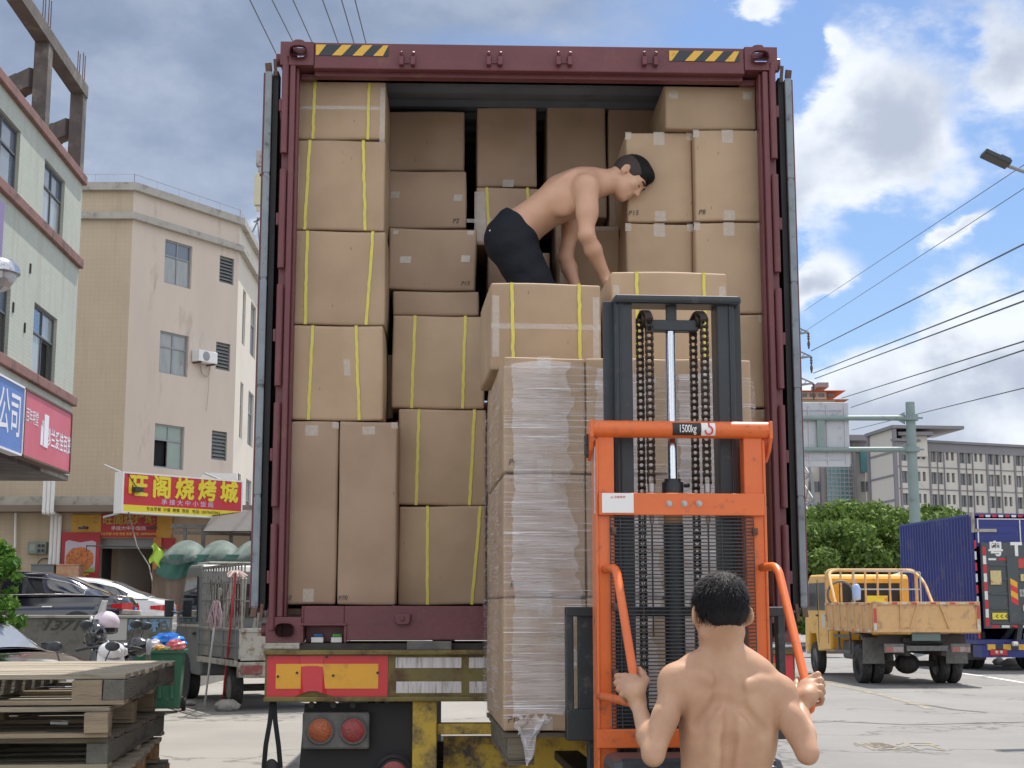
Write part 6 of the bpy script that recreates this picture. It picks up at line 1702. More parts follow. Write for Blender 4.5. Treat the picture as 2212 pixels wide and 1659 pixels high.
# white drain pipes, meter boxes
for k, uu in enumerate((114, 122.5, 131)):
 g = G(); p = at(uu, 1100, Ysh - .12 - 0 * k); zt_ = at(uu, 1018, Ysh - .9).z
 g.cyl((p.x, Ysh - .12, .75), (p.x, Ysh - .12, zeave0 - .02), .055, n=10); g.cyl((p.x, Ysh - .9, zeave0 - .04), (p.x, Ysh - .9, zt_ + 2), .055, n=10); g.cyl((p.x, Ysh - .9, zeave0 - .04), (p.x, Ysh - .12, zeave0 - .06), .05, n=10)
 tag(g.build('drain_pipe', m_sign_w, None, world=True, smooth=True), ['leftmost of the three white drain pipes left of the red food poster', 'middle one of the three white drain pipes left of the red food poster', 'rightmost of the three white drain pipes, nearest the red food poster'][k], 'drain pipe', 'white drain pipes on the beige wall')
g = G(); p = at(31, 1099, Ysh - .1); g.tube(bezier([at(-30, 1096, Ysh - .1), at(34, 1096, Ysh - .1), at(30, 1310, Ysh - .1)], rad=.15), .035, n=8); tag(g.build('water_pipe', m_sign_w, None, world=True, smooth=True), 'thin white pipe turning down on the beige wall at the left edge', 'pipe')
mb = thing('meter_box', at(83, 1197, Ysh - .01), 'grey electric meter box with two doors on the beige wall', 'meter box')
a_, b_ = at(65, 1171, Ysh), at(103, 1197, Ysh); W = b_.x - a_.x; H = a_.z - b_.z
m_mb = mat('grey_green_box', (.22, .25, .23), .6, dirt=(.13, .13, .12))
g = G(); g.bb(-W / 2, W / 2, -.16, 0, 0, H); g.build('case', m_mb, mb, bevel=.01)
g = G(); g.bb(-W * .46, -W * .02, -.172, -.161, H * .06, H * .94); g.build('door', m_mb, mb); g = G(); g.bb(-W * .38, -W * .12, -.178, -.173, H * .3, H * .8); g.build('glass_pane', m_glass3, mb)
for i in range(2):
 for j in range(2): g = G(); g.bb(W * (.05 + .22 * i), W * (.20 + .22 * i), -.178, -.161, H * (.15 + .4 * j), H * (.4 + .4 * j)); g.build('meter', m_blk, mb)
g = G(); p = at(98, 1215, Ysh - .06); g.tube([p + Vector((.22 * math.cos(t), 0, .22 * math.sin(t) - .1)) for t in [k * .42 for k in range(15)]], .014, n=5); tag(g.build('cable_coil', m_blk, None, world=True), 'loose coil of black cable hanging below the meter box', 'cable')
for uu, mm, lab in ((96, mat('grey_cabinet', (.16, .17, .18), .6), 'small grey cabinet against the beige wall behind the dark sedan'), (155 - 5, mat('beige_carton_print', (.48, .38, .28), .7, col2=(.5, .2, .1), nscale=9), 'printed carton box on the wall ledge behind the dark sedan')):
 p = at(uu - (0 if uu < 100 else 0), 1240, Ysh - .8)
 g = G(); g.bb(p.x - .32, p.x + .32, Ysh - 1.0, Ysh - .5, .75, p.z + .24); g.bb(p.x - .34, p.x + .34, Ysh - 1.02, Ysh - .48, p.z + .24, p.z + .27); tag(g.build('cabinet', mm, None, world=True, bevel=.01), lab, 'cabinet')
# rope from the sign and the black pole across the opening
g = G(); pts = [at(278, 1106, 37.7), at(288, 1150, 37.6), at(296, 1180, 37.3), at(322, 1222, 37), at(335, 1282, 36)]
pts2 = []
for a_, b_ in zip(pts, pts[1:]): pts2 += [a_.lerp(b_, k / 4) for k in range(4)]
g.tube(pts2 + [pts[-1]], .018, n=6); tag(g.build('rope', m_dgrey, None, world=True), 'grey rope running down from the restaurant sign to the green tarpaulin', 'rope')
g = G(); g.cyl(at(187, 1179, 38), at(352, 1182, 37), .018, n=6); g.cyl(at(187, 1179, 38), at(187, 1190, 38), .012, n=6); tag(g.build('awning_pole', m_blk, None, world=True), 'thin black pole stretched across the dark shop opening', 'pole')
# GREEN TARPAULIN STALL
tp = thing('tarpaulin_stall', (at(450, 1200, 35).x, 35, 0), 'stall covered by scalloped grey green tarpaulin hoods behind the pickup', 'stall')
m_tarp = mat('tarp_green_top', (.040, .072, .062), .7, col2=(.10, .135, .12), nscale=2.2, bump=.9, bscale=4); m_tarp2 = mat('tarp_green_dark', (.035, .12, .095), .6, col2=(.06, .17, .14), nscale=2, bump=.6, bscale=5)
x0 = at(338, 1200, 34.5).x; stp = (at(430, 1200, 34.5).x - at(338, 1200, 34.5).x)
zt_ = at(400, 1162, 34.5).z; zm_ = at(400, 1213, 34.5).z; zl_ = at(400, 1252, 34.5).z
for k in range(5):
 xa = x0 + k * stp * .82
 g = G()
 def hood(u, v, xa=xa):
  # u across the hood, v from back/top to the front hem
  th = math.pi * .5 * v
  arch = math.sin(math.pi * min(1, u * 1.02)) ** .6
  x = xa + u * stp * .98 + .10 * math.sin(3 * v) ; y = 35.6 - 1.25 * math.sin(th) + .04 * math.sin(17 * u + 5 * v)
  z = zm_ + (zt_ - zm_) * (math.cos(th) * .95 + .05) * (.35 + .65 * arch) - .12 * (1 - abs(2 * u - 1)) * v
  return (x, y, z)
 g.grid(hood, 18, 14); g.build('tarp_hood', m_tarp, tp, world=True, smooth=True, angle=60, recalc=False)
g = G()
def val(u, v):
 x = x0 + u * stp * .82 * 5; sc_ = abs(math.sin(math.pi * u * 5))
 return (x, 34.45 + .12 * math.sin(40 * u + 3 * v), zm_ + .16 - v * (zm_ + .16 - zl_) * (.72 + .28 * sc_))
g.grid(val, 90, 10); g.build('tarp_valance', m_tarp2, tp, world=True, smooth=True, recalc=False)
g = G(); g.grid(lambda u, v: (x0 - .1 + u * 1.6, 34.6 + .05 * math.sin(20 * u), zl_ + .25 - v * (zl_ + .2)), 30, 6); g.build('side_curtain', mat('brown_curtain', (.22, .165, .125), .8, col2=(.15, .115, .09), nscale=2, stretch=(4, 1, .6)), tp, world=True, smooth=True, recalc=False)
g = G()
for k in range(6): g.cyl((x0 + k * stp * .82, 35.6, 0), (x0 + k * stp * .82, 35.6, zm_), .03, n=8)
g.build('post', m_dgrey, tp, world=True)
g = G(); p = at(341, 1200, 34.2); g.grid(lambda u, v: (p.x - .16 + .24 * u + .05 * math.sin(6 * v), 34.2 + .05 * math.sin(9 * u), p.z + .22 - .42 * v + .08 * math.sin(5 * u)), 8, 10); g.build('lime_cloth', mat('lime_cloth', (.42, .62, .08), .6), tp, world=True, smooth=True, recalc=False)
# corrugated awning above the tarps
aw = thing('metal_awning', (at(470, 1140, 38.5).x, 38.5, 0), 'dark corrugated metal awning on brackets above the green tarpaulins', 'awning')
g = G(); a_, b_ = at(470, 1118, 40), at(560, 1160, 36.6)
for k in range(14):
 x = a_.x + (b_.x + 1.5 - a_.x) * k / 14; g.bar((x, 40.8, a_.z + .25), (x + .5, 36.8, a_.z - .55), .40, .03)
g.build('roof_sheet', m_chass, aw, world=True)
g = G()
for uu in (400, 440, 500, 545): p = at(uu, 1140, 38.5); g.bar((p.x, 38.5, 0), (p.x, 38.5, p.z), .09, .09)
g.bar(at(370, 1136, 38.5), at(590, 1142, 38.5), .12, .12); g.bar(at(372, 1150, 38.5), at(590, 1156, 38.5), .08, .08); g.build('frame', m_dgrey, aw, world=True)
# PLATFORM AND LOW WALL
g = G(); g.bb(-30, -6.25, 27.25, 43, .0, .75); tag(g.build('raised_platform', m_conc), kind='structure')
m_wallc = mat('grimy_wall', (.16, .16, .14), .85, col2=(.22, .215, .19), nscale=1.3, dirt=(.08, .08, .07), dscale=2.5, damt=.5, bump=.3, bscale=12)
lw_ = thing('low_wall', (-8, 27.1, 0), 'grimy low concrete wall with brushed numbers below the parked sedans', 'wall')
zw = at(200, 1329, 27).z
g = G(); g.bb(-30, -6.30, 27.0, 27.22, 0, zw - .05); g.build('wall_face', m_wallc, lw_, world=True)
g = G(); g.bb(-30, -6.25, 26.94, 27.28, zw - .049, zw); g.build('coping', m_wledge, lw_, world=True, bevel=.01)
p = at(150, 1352, 26.99)
text('brushed_number', '137110', .24, mat('brush_ink', (.075, .075, .07), .8), lw_, Matrix.Translation(Vector((p.x, 26.994, p.z)) - lw_.location), shear=.4, bold=.01, sx=1.5)
p = at(246, 1357, 26.99); q = at(271, 1383, 26.99)
g = G(); g.bb(at(232, 1350, 26.99).x, q.x + .02, 26.985, 26.999, q.z, at(246, 1336, 26.99).z); g.build('pasted_paper', mat('dull_paper', (.50, .50, .48), .7), lw_, world=True)
p = at(322, 1352, 26.99); text('blue_print', '出租', .26, mat('faded_blue', (.20, .34, .50), .7), lw_, Matrix.Translation(Vector((p.x, 26.994, p.z)) - lw_.location), sx=1.6, bold=.01)
g = G(); g.box((at(285 - 0, 1324, 27.1).x + .0, 27.1, zw + .05), (.34, .2, .09), (0, .06, .1));
o = g.build('loose_brick', m_wledge, None, world=True, bevel=.02); tag(o, 'pale loose brick lying on the low wall beside the dark sedan', 'brick'); o.location.x = at(285, 1324, 27.1).x
# SEDANS
m_tail = mat('tail_lamp_red', (.55, .012, .02), .15, coat=.6); m_lampw = mat('lamp_clear', (.6, .6, .6), .1, coat=.5)
m_carglass = mat('tinted_car_glass', (.012, .016, .02), .04, spec=1.0, coat=.5)
m_chromet = mat('chrome_trim', (.7, .7, .72), .12, metal=1)
def lerp_prof(pr, x):
 if x <= pr[0][0]: return pr[0][1]
 for (a, b), (c, d) in zip(pr, pr[1:]):
  if x <= c:
   t = (x - a) / (c - a); t = t * t * (3 - 2 * t) * .45 + t * .55
   return b + (d - b) * t
 return pr[-1][1]
def sedan(loc, rz, paint, label, glassm, cat='sedan'):
 c = thing('parked_car', loc, label, 'car', rz)
 L = 2.4
 deck = [(-2.4, .84), (-2.33, .97), (-2.0, 1.02), (-1.6, 1.03), (0.9, .98), (1.4, .97), (2.0, .86), (2.3, .72), (2.4, .55)]
 wid = [(-2.4, .66), (-2.25, .80), (-1.8, .885), (0, .90), (1.6, .89), (2.1, .82), (2.4, .62)]
 g = G(); NX = 56
 def body(u, v):
  x = -L + 2 * L * u; w_ = lerp_prof(wid, x); zd = lerp_prof(deck, x)
  prof = [(w_ * .90, .22), (w_ * .99, .38), (w_, .60), (w_ * .985, min(.80, zd - .06)), (w_ * .93, zd - .05), (w_ * .80, zd - .008), (w_ * .4, zd + .012), (0, zd + .018)]
  full = prof + [(-a, b) for a, b in reversed(prof[:-1])]
  k = v * (len(full) - 1); i = min(int(k), len(full) - 2); t = k - i
  return (x, full[i][0] + (full[i + 1][0] - full[i][0]) * t, full[i][1] + (full[i + 1][1] - full[i][1]) * t)
 g.grid(body, NX, 29)
 for xe, sg in ((-L, -1), (L, 1)):
  w_ = lerp_prof(wid, xe); zd = lerp_prof(deck, xe)
  g.prism([(-w_ * .95, .25), (w_ * .95, .25), (w_ * .97, .55), (w_ * .9, zd - .03), (w_ * .75, zd), (-w_ * .75, zd), (-w_ * .9, zd - .03), (-w_ * .97, .55)], xe - .005 * 1, xe + .005, plane='yz')
 g.build('body', paint, c, smooth=True, angle=50)
 top = [(-1.98, 1.03), (-1.75, 1.12), (-1.15, 1.36), (-.75, 1.44), (-.2, 1.475), (.25, 1.44), (.55, 1.34), (1.2, 1.0)]
 def cab(x, t, side):
  zt_ = lerp_prof(top, x); zb_ = lerp_prof(deck, x) - .02
  y = (lerp_prof(wid, x) * .93) - (.27 * t ** 1.25)
  return (x, side * y, zb_ + (max(zt_, zb_) - zb_) * t)
 g = G();
 def cabin(u, v):
  x = -1.98 + 3.18 * u
  if v < .36: return cab(x, v / .36, 1)
  if v > .64: return cab(x, (1 - v) / .36, -1)
  a_ = cab(x, 1, 1); b_ = cab(x, 1, -1); t = (v - .36) / .28
  return (x, a_[1] + (b_[1] - a_[1]) * t, a_[2] + .03 * math.sin(math.pi * t))
 g.grid(cabin, 40, 30); g.build('roof', paint, c, smooth=True, angle=60)
 # side windows
 for side in (1, -1):
  g = G()
  def sw(u, v, side=side):
   x = -1.52 + 2.42 * u; zt_ = lerp_prof(top, x); zb_ = lerp_prof(deck, x) - .02
   lo_, hi_ = .10, 1 - .09 / max(.12, zt_ - zb_)
   hi_ = max(lo_ + .02, hi_)
   p = cab(x, lo_ + (hi_ - lo_) * v, side); return (p[0], p[1] + side * .006, p[2])
  g.grid(sw, 30, 8); wn_ = g.build('side_window', glassm, c, smooth=True, recalc=False)
  g = G(); edge = [Vector(sw(u / 24, 0)) for u in range(25)] + [Vector(sw(1, 1))] + [Vector(sw(1 - u / 24, 1)) for u in range(25)]
  g.tube([e + Vector((0, side * .004, 0)) for e in edge], .011, n=5, closed=True); g.build('window_trim', m_chromet, wn_, smooth=True)
  g = G(); g.bar(Vector(sw(.47, 0)) + Vector((0, side * .006, 0)), Vector(sw(.47, 1)) + Vector((0, side * .006, 0)), .07, .012, up=(0, 1, 0)); g.build('door_pillar', m_blk, wn_)
  for x in (-.95, .1):
   g = G(); g.bar((x, side * .915, .80), (x + .2, side * .915, .80), .02, .03); g.build('door_handle', m_chromet, c, bevel=.005)
  g = G(); g.box((.85, side * 1.0, 1.02), (.12, .18, .13)); g.bar((.9, side * .88, .98), (.88, side * .95, 1.0), .04, .03); g.build('wing_mirror', paint, c, bevel=.03)
  g = G()
  def tlf(u, v, side=side):
   x = -2.40 + .36 * u ** 1.2
   w_ = lerp_prof(wid, x); zz = .73 + (.15 - .08 * u) * v + .05 * u
   return (x - .010 * (1 - u), side * (w_ * .995 + .012), zz)
  g.grid(tlf, 10, 5);
  def tlr(u, v, side=side):
   w_ = .66; return (-2.412, side * (w_ * (1 - .34 * u) + .005), .73 + .15 * v)
  g.grid(tlr, 5, 5); g.build('tail_lamp', m_tail, c, smooth=True, recalc=False)
  g = G(); g.box((2.33, side * .60, .66), (.12, .30, .14)); g.build('headlight', m_lampw, c, bevel=.03)
  for x in (-1.42, 1.38):
   wheel(c, (0, 0, 0), .33, .20, name='wheel').location = (x, side * .80, .33)
  for x in (-1.42, 1.38):
   g = G(); g.lathe([(.34, 0), (.385, .004), (.385, .012), (.34, .014)], (x, side * .885, .33), 'y', 24); g.build('wheel_arch', m_blk, c)
 for (xa, xb, nm_) in ((-1.93, -1.12, 'rear_window'), (.50, 1.17, 'windscreen')):
  g = G()
  def rw(u, v, xa=xa, xb=xb):
   x = xa + (xb - xa) * v; a_ = cab(x, 1, 1)[1] * .93; zt_ = lerp_prof(top, x) + .03 * math.sin(math.pi * u) + .012
   return (x, a_ * (1 - 2 * u), zt_)
  g.grid(rw, 12, 10); g.build(nm_, mat('pale_reflective_glass', (.16, .19, .22), .05, spec=1, coat=.6) if nm_ == 'rear_window' else glassm, c, smooth=True, recalc=False)
 g = G(); g.box((-2.42, 0, .72), (.012, .44, .13)); g.build('number_plate', m_blue, c)
 g = G(); g.bb(-2.43, -2.2, -.72, .72, .28, .48); g.build('rear_bumper', paint, c, bevel=.04)
 return c
m_navy = mat('navy_car_paint', (.006, .008, .020), .12, coat=1.0, spec=.6); m_wcar = mat('white_car_paint', (.72, .73, .74), .2, coat=.8); m_blackcar = mat('black_car_paint', (.006, .006, .010), .15, coat=1.0)
def place_rear(u, Y, rz, z=0):
 p = at(u, 1300, Y); f = Vector((math.cos(rz), math.sin(rz), 0)); return Vector((p.x, Y, z)) + f * 2.4
rz = R(188); sedan(place_rear(292, 29.4, rz, .78), rz, m_navy, 'dark navy sedan parked behind the low wall, chrome window line', m_carglass)
rz = R(184); sedan(place_rear(374, 33.2, rz, .75), rz, m_wcar, 'white sedan parked behind the dark navy sedan', m_carglass)
rz = R(-28); f_ = Vector((math.cos(rz), math.sin(rz), 0)); p = at(176, 1300, 18.6); sedan(Vector((p.x, 18.6, 0)) - f_ * 2.4, rz, m_blackcar, 'black sedan at the left edge, its bonnet behind the pallets', mat('sunlit_windscreen', (.22, .23, .24), .08, spec=1, coat=.5))
# PALLET STACK
pal_labels = ['lowest pallet of the tall wooden stack', 'pallet lying on the lowest one in the wooden stack'] + ['%s pallet from the ground in the wooden stack' % w_ for w_ in ('third', 'fourth', 'fifth', 'sixth')] + [
    'wooden pallet fifth from the top, its corner sticking out to the right', 'wooden pallet fourth from the top, with orange brown blocks', 'wooden pallet third from the top, with a long grey side beam',
    'wooden pallet second from the top, with open notches in its side', 'topmost grey slatted pallet of the wooden stack']
PF, PB = onz(271, 1456, 1.30), onz(379, 1426, 1.30)
pd_ = (PB - PF); pl_len = pd_.length; prz = math.atan2(pd_.y, pd_.x) - math.pi / 2
m_wood_o = mat('orange_pallet_wood', (.38, .22, .11), .85, col2=(.28, .16, .08), nscale=5, stretch=(6, .6, 6), bump=.5, bscale=26, dirt=(.12, .09, .06), damt=.4)
m_wl = mat('sun_bleached_wood', (.36, .315, .24), .9, col2=(.21, .18, .135), nscale=5, stretch=(.5, 7, 7), bump=.6, bscale=24, dirt=(.14, .12, .10), dscale=5, damt=.4)
m_wg = mat('grey_beam_wood', (.145, .14, .115), .9, col2=(.10, .095, .08), nscale=4, stretch=(6, .6, 6), bump=.5, bscale=24, dirt=(.05, .05, .045), damt=.5)
HP = 1.30 / 11
shifts = {8: (0, 0, 0), 7: (-.045, -.05, .02), 6: (-.055, .0, -.01), 5: (.02, .02, .05), 4: (.10, .12, .09), 3: (.0, .05, .02), 2: (.03, 0, -.03), 1: (0, .02, .01), 0: (.02, 0, 0)}
for kk in range(11):
 k = kk - 2; rnd = random.Random(42 + k); dx_, dy_, dr = shifts.get(k, (.03, .02, .03))
 o = thing('wooden_pallet', (PF.x + dx_, PF.y + dy_, kk * HP), pal_labels[kk], 'pallet', prz + dr, 'wooden pallets stacked at the left')
 W, D = 1.15, pl_len * (1.0 if k != 5 else .96)
 top_m = m_wl if k in (8, 7, 5) else (m_wood if k % 2 else m_woodd); st_m = m_wg if k in (8, 6, 3) else (m_wood_o if k == 5 else m_wood)
 nb = 8 if k == 8 else 7
 for i in range(nb):
  g = G(); y = D * i / nb + .004; hh = rnd.uniform(-.002, .002); ov = rnd.uniform(-.008, .010)
  g.box((-W / 2 + ov, y + D / nb * .42, HP - .0115), (W, D / nb * rnd.uniform(.62, .70), .019), (rnd.uniform(-.01, .01), rnd.uniform(-.003, .003), rnd.uniform(-.004, .004)), jit=.0015); g.build('deck_board', top_m, o, bevel=.002)
 for i in range(3):
  g = G(); y = (0.0, D / 2 - .05, D - .10)[i]; g.box((-W / 2, y + .05, .0105), (W, .10, .0165), None, jit=.001); g.build('bottom_board', m_wood if k != 6 else m_wl, o, bevel=.002)
 for x in (-.042, -W / 2, -W + .042) if k != 5 else (-.05, -W / 2, -W + .05):
  if k in (7, 5, 4):
   for y in (.045, D / 2, D - .045):
    g = G(); g.bb(x - .045, x + .045, y - .045 - (.0 if k != 7 else .015), y + .045, .0195, HP - .0225, jit=.002); g.build('block', st_m if k != 4 else m_wood_o, o, bevel=.003)
  else:
   g = G(); g.bb(x - .04, x + .04, .004, D - .004, .0195, HP - .0225, jit=.002); g.build('stringer', st_m, o, bevel=.003)
 if k == 8:
  g = G(); g.bb(-.20, -.085, .0, .09, .012, HP - .0225, jit=.002); g.build('block', m_wood, o, bevel=.003)
g = G(); c_ = PF + Vector((-.35, .35, HP * -1 + 0)); g.box((PF.x - .33, PF.y + .28, HP * 9 + .032), (.07, .03, .018), (0, .05, .3)); tag(g.build('drink_can', m_domeg, None, world=True, bevel=.004), 'crushed silvery can pushed between the two top pallets', 'can')
# BINS, RUBBISH
m_bin = mat('green_bin_plastic', (.018, .10, .055), .4, col2=(.025, .13, .07), nscale=3, dirt=(.20, .22, .18), dscale=7, damt=.25)
def wbin(u, Y, label, rz, h=1.0):
 p = at(u, 1450, Y); o = thing('wheelie_bin', (p.x, Y, 0), label, 'bin', rz, 'green wheelie bins')
 g = G(); w0, w1, d0, d1 = .19, .235, .22, .30
 for za, zb_, t in ((.06, h - .08, 0),):
  vs = [(-w0, -d0, za), (w0, -d0, za), (w0, d0, za), (-w0, d0, za), (-w1, -d1, zb_), (w1, -d1, zb_), (w1, d1, zb_), (-w1, d1, zb_)]
  g.add(vs, [(0, 1, 5, 4), (1, 2, 6, 5), (2, 3, 7, 6), (3, 0, 4, 7), (3, 2, 1, 0)])
 g.bb(-.12, -.06, -.285, -.25, .2, h - .15); g.bb(.06, .12, -.285, -.25, .2, h - .15)
 g.build('body', m_bin, o, bevel=.015)
 g = G();
 for a in ((-.27, .27, -.33, -.30), (-.27, .27, .30, .33), (-.27, -.235, -.30, .30), (.235, .27, -.30, .30)): g.bb(*a, h - .085, h - .035)
 g.build('rim', m_bin, o, bevel=.008)
 g = G(); g.cyl((-.22, .38, h - .06), (.22, .38, h - .06), .016, n=8); g.bb(-.24, -.2, .33, .39, h - .08, h - .04); g.bb(.2, .24, .33, .39, h - .08, h - .04); g.build('handle', m_bin, o)
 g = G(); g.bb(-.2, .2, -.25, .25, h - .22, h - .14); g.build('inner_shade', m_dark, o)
 for s_ in (-1, 1):
  g = G(); g.cyl((s_ * .20, .26, .10), (s_ * .26, .26, .10), .10, n=16); g.build('wheel', m_tyre, o, smooth=True)
 return o
B1 = wbin(363, 22.4, 'green wheelie bin overflowing with bags beside the grey pickup', R(8), h=at(363, 1404, 22.1).z + .035)
B2 = wbin(266, 21.4, 'green wheelie bin half hidden behind the motorbikes', R(-6), h=at(266, 1404, 21.1).z + .035)
def bag(u, v, Y, r, m_, label, sq=(1, .9, .75), seed=1):
 p = at(u, v, Y); g = G(); rnd = random.Random(seed); ph = [rnd.uniform(0, 6) for _ in range(6)]
 def fn(a, b):
  th = math.pi * b; f = 2 * math.pi * a; k = r * (1 + .13 * math.sin(5 * f + ph[0] + 3 * th) + .10 * math.sin(9 * th + ph[1] + 2 * f) + .07 * math.sin(13 * f + ph[2]) * math.sin(th * 3))
  return (p.x + k * math.sin(th) * math.cos(f) * sq[0], p.y + k * math.sin(th) * math.sin(f) * sq[1], p.z + k * math.cos(th) * sq[2])
 g.grid(fn, 26, 18, closed_u=True); g.build
 o = g.build('rubbish_bag', m_, None, world=True, smooth=True, angle=35); tag(o, label, 'bag'); return o
bag(364, 1385, 22.35, .19, mat('blue_plastic_bag', (.01, .16, .62), .25, col2=(.02, .25, .75), nscale=6, coat=.3), 'crumpled bright blue plastic bag on the overflowing bin', (1.25, .8, .6), 3)
bag(379, 1395, 22.15, .12, mat('red_plastic_bag', (.55, .06, .08), .3, col2=(.68, .25, .25), nscale=9), 'red plastic bag on the right of the overflowing bin', (1.15, .8, .7), 5)
bag(335, 1394, 22.2, .10, mat('white_plastic_bag', (.68, .66, .70), .3), 'white plastic bag on the left of the overflowing bin', (1, .8, .9), 7)
bag(346, 1399, 22.1, .065, mat('orange_plastic_bag', (.70, .22, .04), .4, col2=(.7, .5, .1), nscale=10), 'small orange bag between the white and the red bag', (1.3, .8, .6), 9)
bag(362, 1400, 22.1, .06, mat('cream_rubbish', (.60, .52, .38), .5, col2=(.3, .35, .15), nscale=14), 'small cream coloured scrap in the overflowing bin', (1.3, .8, .5), 11)
p = onz(386, 1530, 0); bag(386, 1518, p.y, .10, mat('dark_red_rag', (.28, .03, .06), .6), 'dark red rag lying on the ground by the bin', (.7, .7, 1.3), 13)
p = onz(401, 1524, 0); g = G(); g.ball((p.x, p.y, .03), .16, squash=(1.1, .6, .25), noise=.2); tag(g.build('flat_stone', m_kerb, None, world=True, smooth=True), 'flat stone lying behind the dark red rag', 'stone')
# MOTORBIKES AND HELMETS
m_bk = mat('glossy_black_fairing', (.012, .012, .016), .2, coat=.7); m_wf = mat('white_fairing', (.66, .66, .68), .25, coat=.6); m_seat = mat('seat_vinyl', (.03, .03, .032), .5)
def scooter(loc, rz, label, fair, mirror=True):
 o = thing('motor_scooter', loc, label, 'motorbike', rz)
 for x in (-.60, .62): wheel(o, (0, 0, 0), .26, .11, n=20).matrix_local = Matrix.Translation((x, 0, .26)) @ Matrix.Rotation(R(90), 4, 'Z')
 g = G(); g.tube(bezier([(-.75, 0, .62), (-.35, 0, .55), (-.12, 0, .32), (.25, 0, .30), (.42, 0, .55), (.50, 0, .95)], rad=.12), .10, n=12, rr=None); g.build('body', fair, o, smooth=True)
 g = G(); g.ball((-.42, 0, .60), .26, squash=(1.35, .55, .60)); g.build('rear_fairing', fair, o, smooth=True)
 g = G(); g.ball((-.30, 0, .80), .2, squash=(1.8, .62, .32)); g.build('seat', m_seat, o, smooth=True)
 g = G(); g.grid(lambda u, v: (.50 + .09 * math.sin(math.pi * u) - .14 * v + .06, (u - .5) * (.42 - .12 * v), .50 + .52 * v), 12, 8); g.build('front_shield', fair, o, smooth=True, recalc=False)
 g = G(); g.ball((.47, 0, 1.04), .14, squash=(1.0, 1.15, .75)); cw_ = g.build('cowl', fair, o, smooth=True)
 g = G(); g.ball((.58, 0, 1.02), .085, squash=(.6, 1, .8)); g.build('headlight', m_lampw, o, smooth=True)
 g = G(); g.tube(bezier([(.34, -.36, 1.05), (.44, -.14, 1.09), (.44, .14, 1.09), (.34, .36, 1.05)], rad=.08), .014, n=8); hb = g.build('handlebar', m_blk, o, smooth=True)
 for s_ in (-1, 1):
  g = G(); g.cyl((.33, s_ * .38, 1.045), (.39, s_ * .25, 1.075), .02, n=10); g.build('grip', m_seat, hb, smooth=True)
  g = G(); g.tube([(.42, s_ * .20, 1.09), (.44, s_ * .24, 1.22), (.42, s_ * .27, 1.30)], .007, n=6); g.ball((.40, s_ * .29, 1.34), .075, squash=(.28, 1.05, .68)); g.build('mirror', m_sign_w if mirror and s_ > 0 else m_blk, o, smooth=True)
 g = G(); g.tube([(.47, 0, 1.0), (.62, 0, .3)], .03, n=8); g.build('fork', m_steel, o, smooth=True)
 g = G(); g.grid(lambda u, v: (.62 + .30 * math.cos(math.pi * (.15 + .7 * u)), (v - .5) * .14, .27 + .30 * math.sin(math.pi * (.15 + .7 * u))), 12, 4); g.build('mudguard', fair, o, smooth=True, recalc=False)
 g = G(); g.bb(-.25, .30, -.14, .14, .24, .31); g.build('footboard', m_blk, o, bevel=.01)
 g = G(); g.bar((-.1, .1, .3), (-.18, .16, .01), .02, .02); g.build('kickstand', m_steel, o)
 g = G(); g.box((-.86, 0, .66), (.05, .16, .06)); g.build('tail_lamp', m_tail, o, bevel=.01)
 return o
def xz(u, Y, z=0): p = at(u, 1400, Y); return Vector((p.x, Y, z))
scooter(xz(128, 18.8, 0.06), R(20), 'dark motor scooter with white mirrors beside the black sedan bonnet', m_bk)
scooter(xz(222, 17.6, 0.02), R(-62), 'black and white motor scooter carrying two helmets on its handlebar', m_wf, mirror=False)
scooter(xz(262, 19.4, -.02), R(-74), 'black motorbike with a round lamp in front of the half hidden green bin', m_bk, mirror=False)
scooter(xz(196, 15.6, -.18), R(-84), 'white motor scooter mostly hidden behind the top pallet', m_wf, mirror=False)
def helmet(u, v, Y, shell, label, r=.135, rz=0):
 p = at(u, v, Y); o = thing('helmet', p, label, 'helmet', rz)
 g = G()
 def fn(a, b): th = math.pi * .62 * b; f = 2 * math.pi * a; return (r * 1.12 * math.sin(th) * math.cos(f), r * .95 * math.sin(th) * math.sin(f), r * math.cos(th))
 g.grid(fn, 24, 14, closed_u=True); g.build('shell', shell, o, smooth=True, recalc=False)
 g = G(); g.grid(lambda a, b: ((r * 1.17) * math.sin(1.25 + .75 * b) * math.cos((a - .5) * 1.9), (r * 1.02) * math.sin(1.25 + .75 * b) * math.sin((a - .5) * 1.9), r * 1.02 * math.cos(1.25 + .75 * b)), 14, 8); g.build('visor', m_carglass, o, smooth=True, recalc=False)
 g = G(); g.lathe([(r * 1.0, -.38 * r), (r * 1.0, -.70 * r), (r * .86, -.86 * r), (r * .6, -.9 * r)], (0, 0, 0), 'z', 22); g.build('lining', m_bk, o, smooth=True)
 return o
helmet(229, 1346, 17.6, mat('pale_pink_helmet', (.66, .56, .62), .3, coat=.4), 'pale pink half helmet resting on the scooter handlebar', .145, R(200))
helmet(206, 1368, 17.4, m_bk, 'black and white helmet hung below the pale pink helmet', .125, R(-60))
g = G(); p = at(214, 1322, 17.55); g.grid(lambda u, v: (p.x + (u - .5) * .10 * (1 - .5 * v) + .06 * v, p.y + .01 * math.sin(3 * u), p.z - .13 + .27 * v), 6, 10); o = g.build('wind_deflector', mat('greyish_plastic', (.50, .50, .47), .4), None, world=True, smooth=True, recalc=False); sm_ = o.modifiers.new('solid', 'SOLIDIFY'); sm_.thickness = .02; tag(o, 'upright pale hand guard blade above the helmets', 'hand guard')
